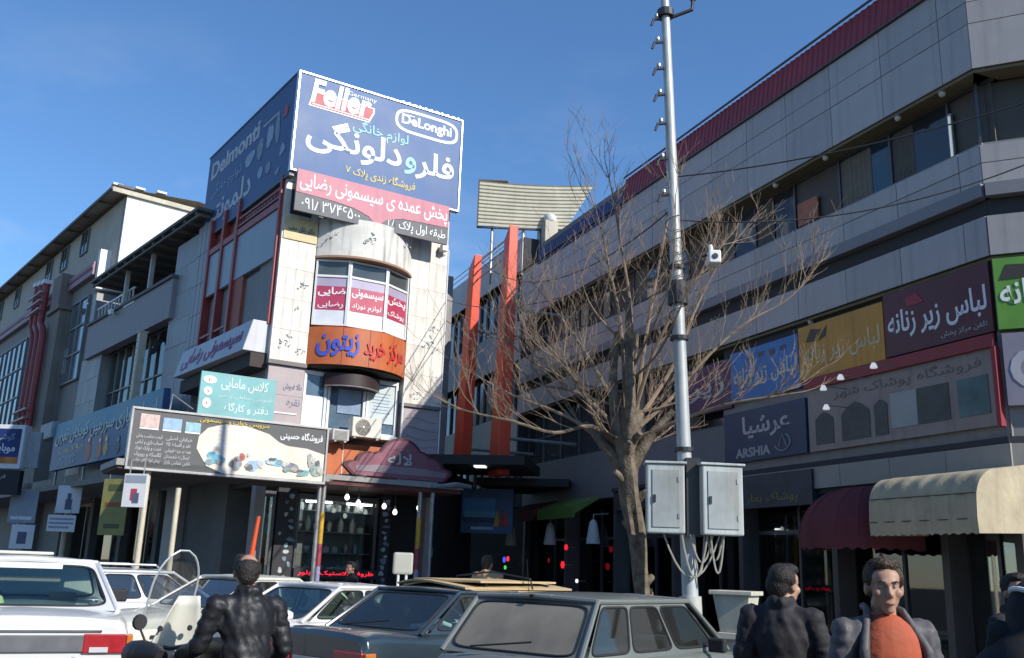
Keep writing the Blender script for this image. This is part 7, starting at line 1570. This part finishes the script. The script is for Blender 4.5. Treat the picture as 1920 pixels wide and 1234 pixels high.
def person(name, label, loc, heading, j, mats, hair, h_scale=1.0, face=True, extra=None, base=0.0, open_front=False, voxel=0.0105, cloth_voxel=0.016):
    """j: joint positions in a body frame facing +y, metres, soles at z = 0"""
    root = thing(name, label, 'person', (loc[0], loc[1], base), rad(-heading)); root.scale = (h_scale,) * 3
    V = lambda k: Vector(j[k])
    b = MB()
    head = V('head'); hr = Matrix.Rotation(j.get('turn', 0.0), 4, 'Z')
    hb = MB(); head_parts(hb, (0, 0, 0)); b.add([head + (hr @ Vector(p)) for p in hb.v], hb.f)
    capsule(b, V('neck') - Vector((0, 0, 0.05)), head + Vector((0, -0.02, -0.07)), 0.062, 0.056)
    ell(b, (V('neck') + V('chest')) / 2 + Vector((0, 0, -0.02)), (0.155, 0.095, 0.13)); ell(b, V('chest'), (0.165, 0.11, 0.17)); ell(b, (V('chest') + V('hip')) / 2, (0.145, 0.105, 0.19)); ell(b, V('hip'), (0.165, 0.12, 0.13))
    for s_ in 'lr':
        capsule(b, V('sh' + s_), V('el' + s_), 0.050, 0.038); capsule(b, V('el' + s_), V('wr' + s_), 0.038, 0.028); hand(b, V('wr' + s_), V('wr' + s_) - V('el' + s_) + Vector(j.get('hd' + s_, (0, 0, 0))), Vector(j.get('pn' + s_, (0, 1, 0))))
        capsule(b, V('th' + s_), V('kn' + s_), 0.085, 0.056); capsule(b, V('kn' + s_), V('an' + s_), 0.056, 0.038)
        capsule(b, V('an' + s_) + Vector((0, -0.03, -0.04)), V('an' + s_) + Vector((0, 0.14, -0.05)), 0.035, 0.03)
    body = fuse(b, 'body', SKIN, root, voxel)
    # trousers and shoes
    b = MB(); ell(b, V('hip'), (0.178, 0.135, 0.135))
    for s_ in 'lr': capsule(b, V('th' + s_), V('kn' + s_), 0.100, 0.074); capsule(b, V('kn' + s_), V('an' + s_) + Vector((0, 0, 0.03)), 0.074, 0.062)
    fuse(b, 'trousers', mats['trousers'], root, cloth_voxel)
    for s_ in 'lr':
        b = MB(); a = V('an' + s_); capsule(b, a + Vector((0, -0.05, -0.035)), a + Vector((0, 0.08, -0.045)), 0.05, 0.045); capsule(b, a + Vector((0, 0.06, -0.05)), a + Vector((0, 0.17, -0.058)), 0.045, 0.036); fuse(b, 'shoe', SHOE, root, 0.012)
    # jacket
    b = MB(); sh = (V('shl') + V('shr')) / 2
    ell(b, (V('neck') + V('chest')) / 2 + Vector((0, -0.01, -0.01)), (0.185, 0.12, 0.13)); ell(b, V('chest') + Vector((0, -0.01, 0)), (0.188, 0.132, 0.19)); ell(b, (V('chest') * 0.45 + V('hip') * 0.55), (0.18, 0.135, 0.20)); ell(b, V('hip') + Vector((0, 0, 0.03)), (0.19, 0.145, 0.12))
    capsule(b, V('shl') + Vector((0.02, 0, 0.0)), V('shr') + Vector((-0.02, 0, 0.0)), 0.072, 0.072)
    for s_ in 'lr': capsule(b, V('sh' + s_), V('el' + s_), 0.074, 0.060); capsule(b, V('el' + s_), V('wr' + s_) + (V('el' + s_) - V('wr' + s_)).normalized() * 0.02, 0.060, 0.047)
    # collar
    nk = V('neck'); 
    if not open_front:
        for k in range(10):
            a = 2 * math.pi * k / 10; ell(b, nk + Vector((0.072 * math.cos(a), 0.072 * math.sin(a) - 0.012, 0.035)), (0.03, 0.03, 0.045), None, 8)
    b.v = [(x * (0.95 if abs(x) < 0.17 else 1), y * (0.95 if abs(x) < 0.17 else 1), z) for x, y, z in b.v]
    jk = fuse(b, 'jacket', mats['jacket'], root, cloth_voxel, 3)
    for v in jk.data.vertices:                       # cloth folds: rings on the sleeves, slanting drapes on the trunk
        p = v.co; off_ = abs(p.x) > 0.20
        q = noise.noise(Vector((p.x * 7, p.y * 7, p.z * 30))) * 0.014 if off_ else noise.noise(Vector((p.x * 20 + p.z * 9, p.y * 20, p.z * 7))) * 0.015
        v.co = p + v.normal * (q + 0.004 * noise.noise(p * 40))
    if open_front:      # shirt front showing between open jacket edges
        b = MB(); ell(b, V('chest') + Vector((0, 0.062, 0.0)), (0.150, 0.098, 0.21)); ell(b, (V('chest') + V('hip')) / 2 + Vector((0, 0.062, -0.02)), (0.145, 0.102, 0.21)); capsule(b, nk + Vector((0, 0.0, -0.10)), nk + Vector((0, 0.0, -0.035)), 0.095, 0.080)
        fuse(b, 'shirt', mats['shirt'], root, 0.012)
        for sx in (-1, 1):
            b = MB(); capsule(b, nk + Vector((sx * 0.085, 0.02, 0.035)), V('chest') + Vector((sx * 0.150, 0.115, 0.05)), 0.018, 0.026); capsule(b, V('chest') + Vector((sx * 0.150, 0.115, 0.05)), V('hip') + Vector((sx * 0.155, 0.115, 0.02)), 0.026, 0.024); capsule(b, nk + Vector((sx * 0.085, 0.02, 0.035)), nk + Vector((sx * 0.06, -0.075, 0.045)), 0.018, 0.022)
            fuse(b, 'lapel', mats['jacket'], root, 0.012)
    # hair
    if hair:
        b = MB(); R_ = lambda p: head + (hr @ Vector(p))
        for p, r in hair['blobs']: ell(b, R_(p), r, None, 14)
        hb_ = fuse(b, 'hair', hair['mat'], root, 0.009, 2)
        d2 = hb_.modifiers.new('locks', 'DISPLACE'); t2 = bpy.data.textures.get('locks') or bpy.data.textures.new('locks', 'CLOUDS'); t2.noise_scale = 0.02; d2.texture = t2; d2.strength = 0.006; d2.mid_level = 0.5
        if hair.get('strands'):
            rs_ = random.Random(4); sb = MB(); pol = hb_.data.polygons
            for _ in range(hair['strands']):
                f_ = pol[rs_.randrange(len(pol))]; c_ = f_.center; nn_ = f_.normal
                dr = (nn_ * 0.7 + Vector((rs_.uniform(-.5, .5), rs_.uniform(-.5, .5), rs_.uniform(-.7, .3)))).normalized(); ln_ = rs_.uniform(0.006, 0.016); sd_ = dr.orthogonal().normalized() * 0.0012
                sb.add([c_ - sd_, c_ + sd_, c_ + dr * ln_ - Vector((0, 0, 0.004))], [(0, 1, 2)])
            tag(sb.build('hair_strands', hair['mat'], root), kind='stuff')
    if face:
        for x in (-1, 1):
            o = MB().lathe([(0.001, -0.003), (0.0085, -0.001), (0.010, 0.003), (0.006, 0.006)], 10, (0, 0, 0), 'y').build('eye', EYEW, root, True); o.scale = (1.15, 1, 0.6); o.location = head + (hr @ Vector((x * 0.030, 0.0865, 0.006))); o.rotation_euler.z = j.get('turn', 0.0) + math.pi
            MB().lathe([(0.0052, -0.0050), (0.0052, -0.0030)], 8, (0, 0, 0), 'y').build('iris', EYED, o).rotation_euler.z = math.pi
            eb = MB().tube([(-0.017, 0, 0), (0, 0.004, 0.005), (0.017, -0.002, 0.001)], [0.003, 0.0045, 0.003], 6).build('eyebrow', hair['mat'] if hair else HAIRD, root); eb.location = head + (hr @ Vector((x * 0.031, 0.1035, 0.024))); eb.rotation_euler.z = j.get('turn', 0.0) - x * 0.25
        lp = MB().tube([(-0.024, -0.006, 0), (-0.01, 0.002, 0.002), (0, 0.003, 0), (0.01, 0.002, 0.002), (0.024, -0.006, 0)], [0.002, 0.005, 0.0055, 0.005, 0.002], 6).build('mouth', LIP, root, True); lp.location = head + (hr @ Vector((0, 0.0975, -0.071))); lp.rotation_euler.z = j.get('turn', 0.0)
    return root
SHORT = lambda m_: dict(mat=m_, strands=1800, blobs=[((0, -0.028, 0.060), (0.086, 0.100, 0.082)), ((0, 0.035, 0.108), (0.066, 0.055, 0.036)), ((0, -0.070, 0.01), (0.076, 0.055, 0.085)), ((0.066, -0.01, 0.045), (0.022, 0.05, 0.05)), ((-0.066, -0.01, 0.045), (0.022, 0.05, 0.05))])
BALD = dict(mat=HAIRD, strands=1500, blobs=[((0, -0.060, 0.020), (0.082, 0.066, 0.078)), ((0, -0.070, -0.02), (0.070, 0.050, 0.06)), ((0.064, -0.02, 0.03), (0.022, 0.05, 0.05)), ((-0.064, -0.01, 0.04), (0.024, 0.06, 0.06)), ((-0.035, 0.02, 0.10), (0.045, 0.06, 0.026))])
def stand(**k):
    j = dict(head=(0, 0.03, 1.62), neck=(0, 0.0, 1.47), chest=(0, 0.0, 1.28), hip=(0, 0, 0.95), shl=(-0.19, 0, 1.41), shr=(0.19, 0, 1.41), ell=(-0.25, -0.03, 1.13), elr=(0.25, -0.03, 1.13), wrl=(-0.25, 0.08, 0.90), wrr=(0.25, 0.08, 0.90), thl=(-0.09, 0, 0.90), thr=(0.09, 0, 0.90), knl=(-0.10, 0.03, 0.50), knr=(0.10, 0.03, 0.50), anl=(-0.11, -0.02, 0.095), anr=(0.11, -0.02, 0.095), pnl=(1, 0.3, 0), pnr=(-1, 0.3, 0))
    j.update(k); return j
# rider in black leather on the motorcycle, seen from behind
person('person', 'person in shiny black leather jacket astride the motorcycle, back to the camera', (-1.70, 6.55), -40, dict(head=(0, 0.07, 1.545), neck=(0, 0.02, 1.395), chest=(0, -0.01, 1.20), hip=(0, -0.06, 0.90), shl=(-0.215, 0.02, 1.335), shr=(0.215, 0.02, 1.335), ell=(-0.285, 0.07, 1.07), elr=(0.285, -0.02, 1.06), wrl=(-0.30, 0.32, 1.0), wrr=(0.27, 0.18, 0.92), thl=(-0.11, -0.02, 0.88), thr=(0.11, -0.02, 0.88), knl=(-0.24, 0.36, 0.66), knr=(0.24, 0.36, 0.66), anl=(-0.26, 0.22, 0.22), anr=(0.30, 0.05, 0.10), turn=-0.25, pnl=(0, 0, -1), pnr=(0, 0, -1)), dict(jacket=LEATHER, trousers=TROU), BALD, h_scale=1.0)
# man in dark jacket, back view, right
person('person', 'dark haired person in black bomber jacket seen from behind right of the hatchback', (1.74, 6.1), 26, stand(head=(0.02, 0.05, 1.60), turn=-0.5, elr=(0.27, 0.02, 1.14), wrr=(0.24, 0.22, 1.0)), dict(jacket=NAVYJ, trousers=TROU), SHORT(HAIRD), h_scale=0.99)
# man with rust shirt facing the camera
person('person', 'brown haired person facing the camera in rust shirt and open grey jacket', (1.80, 4.62), 176, stand(head=(0, 0.03, 1.605), turn=-0.22, shl=(-0.18, 0, 1.395), shr=(0.18, 0, 1.395), ell=(-0.25, 0.0, 1.14), elr=(0.24, 0.02, 1.13), wrl=(-0.28, 0.14, 0.92)), dict(jacket=GREYJ, trousers=TROU, shirt=ORSH), SHORT(HAIRB), h_scale=1.0, open_front=True, voxel=0.0085)
# distant passers-by
person('person', 'dark clothed person walking by the red LED strip of the corner shop', (-2.95, 18.9), -120, stand(turn=0.3), dict(jacket=BLKC, trousers=TROU), SHORT(HAIRD), base=0.0, h_scale=0.95, voxel=0.014, cloth_voxel=0.018)
person('person', 'person in tan jacket with back turned beyond the cardboard load', (-0.26, 16.0), 20, stand(head=(-0.04, 0.08, 1.60), neck=(-0.02, 0.03, 1.45)), dict(jacket=TANJ, trousers=TROU), SHORT(HAIRB), h_scale=1.06, voxel=0.014, cloth_voxel=0.018)
person('person', 'dark haired person in black coat walking at the right edge beside the veiled figure', (3.55, 6.75), 150, stand(turn=-0.6), dict(jacket=BLKC, trousers=TROU), SHORT(HAIRD), h_scale=0.98, voxel=0.012)
person('person', 'person in red brown top glimpsed behind the steel pole base', (2.35, 15.8), 60, stand(), dict(jacket=mat('red_brown_top', (0.20, 0.035, 0.03), 0.8), trousers=TROU), SHORT(HAIRD), h_scale=0.80, voxel=0.016, cloth_voxel=0.02)
# woman in a black chador at the right edge: the veil is one draped garment over the body
vw = person('person', 'person wrapped in a long black veil with white headband at the right edge', (2.88, 5.25), 200, stand(head=(0, 0.03, 1.56), turn=0.9), dict(jacket=BLKC, trousers=BLKC), None, h_scale=0.98)
b = MB(); vs = []; nz, na = 26, 28
for i in range(nz + 1):
    z = 0.05 + 1.66 * i / nz
    r = 0.46 - 0.14 * min(1, z / 1.2) if z < 1.25 else (0.32 - 0.17 * min(1, (z - 1.25) / 0.2) if z < 1.45 else 0.15 * math.sqrt(max(0.0, 1 - ((z - 1.47) / 0.25) ** 2)) + 0.004)
    for k in range(na):
        a = 2 * math.pi * k / na
        f = 1 + 0.07 * math.sin(5 * a + z * 2) * min(1, 1.6 - z) if z < 1.4 else 1
        rx = r * f * 1.08; ry = r * f * 0.86
        if z > 1.42 and 0.9 < a < 2.24: ry *= 0.45; rx *= 0.9        # opening for the face
        vs.append((rx * math.cos(a + 0.9 * (z > 1.42)), ry * math.sin(a + 0.9 * (z > 1.42)) + (0.02 if z > 1.3 else 0), z))
fs = [(i * na + k, i * na + (k + 1) % na, (i + 1) * na + (k + 1) % na, (i + 1) * na + k) for i in range(nz) for k in range(na)]; fs.append(tuple(range(nz * na, (nz + 1) * na)))
b.add(vs, fs); b.build('veil', BLKC, vw, 60)
MB().tube([(0.125 * math.cos(a * 0.35), 0.115 * math.sin(a * 0.35) + 0.02, 1.645 + 0.01 * math.sin(a)) for a in range(19)], 0.014, 6).build('headband', WHITEF, vw)
# ================================================================== houses across the street, behind the viewer (seen only as reflections in the glass)
for i, (x, y, hd, w_, h_, c) in enumerate(((-24, 4, -52, 13, 10.5, (0.36, 0.31, 0.24)), (-15.5, -6.9, -52, 12, 8.5, (0.30, 0.27, 0.24)), (-7.8, -16.8, -52, 14, 11.5, (0.38, 0.35, 0.30)), (1.2, -28.2, -52, 14, 9.5, (0.33, 0.27, 0.22)))):
    t = thing('street_house', ['tan three storey house behind the viewer, furthest left', 'brown grey house behind the viewer, second from the left', 'tall pale house behind the viewer, third from the left', 'ochre house behind the viewer, furthest right'][i], 'house', (x, y, 0), frame(hd), 'houses across the street')
    m_ = mat('house_render_%d' % i, c, 0.8, var=0.15, vs=0.6, streak=0.3)
    MB().box(0, w_, 0, 8, -0.2, h_).build('wall', m_, t); MB().box(-0.2, w_ + 0.2, -0.3, 8.2, h_, h_ + 0.35).build('roof', CONC, t)
    for fl_ in range(int(h_ / 3.1)):
        for k in range(int(w_ / 2.4)):
            f = MB().box(0.7 + k * 2.4, 2.2 + k * 2.4, -0.06, 0.05, 0.9 + fl_ * 3.1, 2.6 + fl_ * 3.1).build('window', WHITEF, t); MB().box(0.78 + k * 2.4, 2.12 + k * 2.4, -0.08, -0.061, 0.98 + fl_ * 3.1, 2.52 + fl_ * 3.1).build('pane', WGLASS, f)

# ------------------------------------------------------------------ link everything
for o in _Later.objects.todo:
    REAL.objects.link(o)
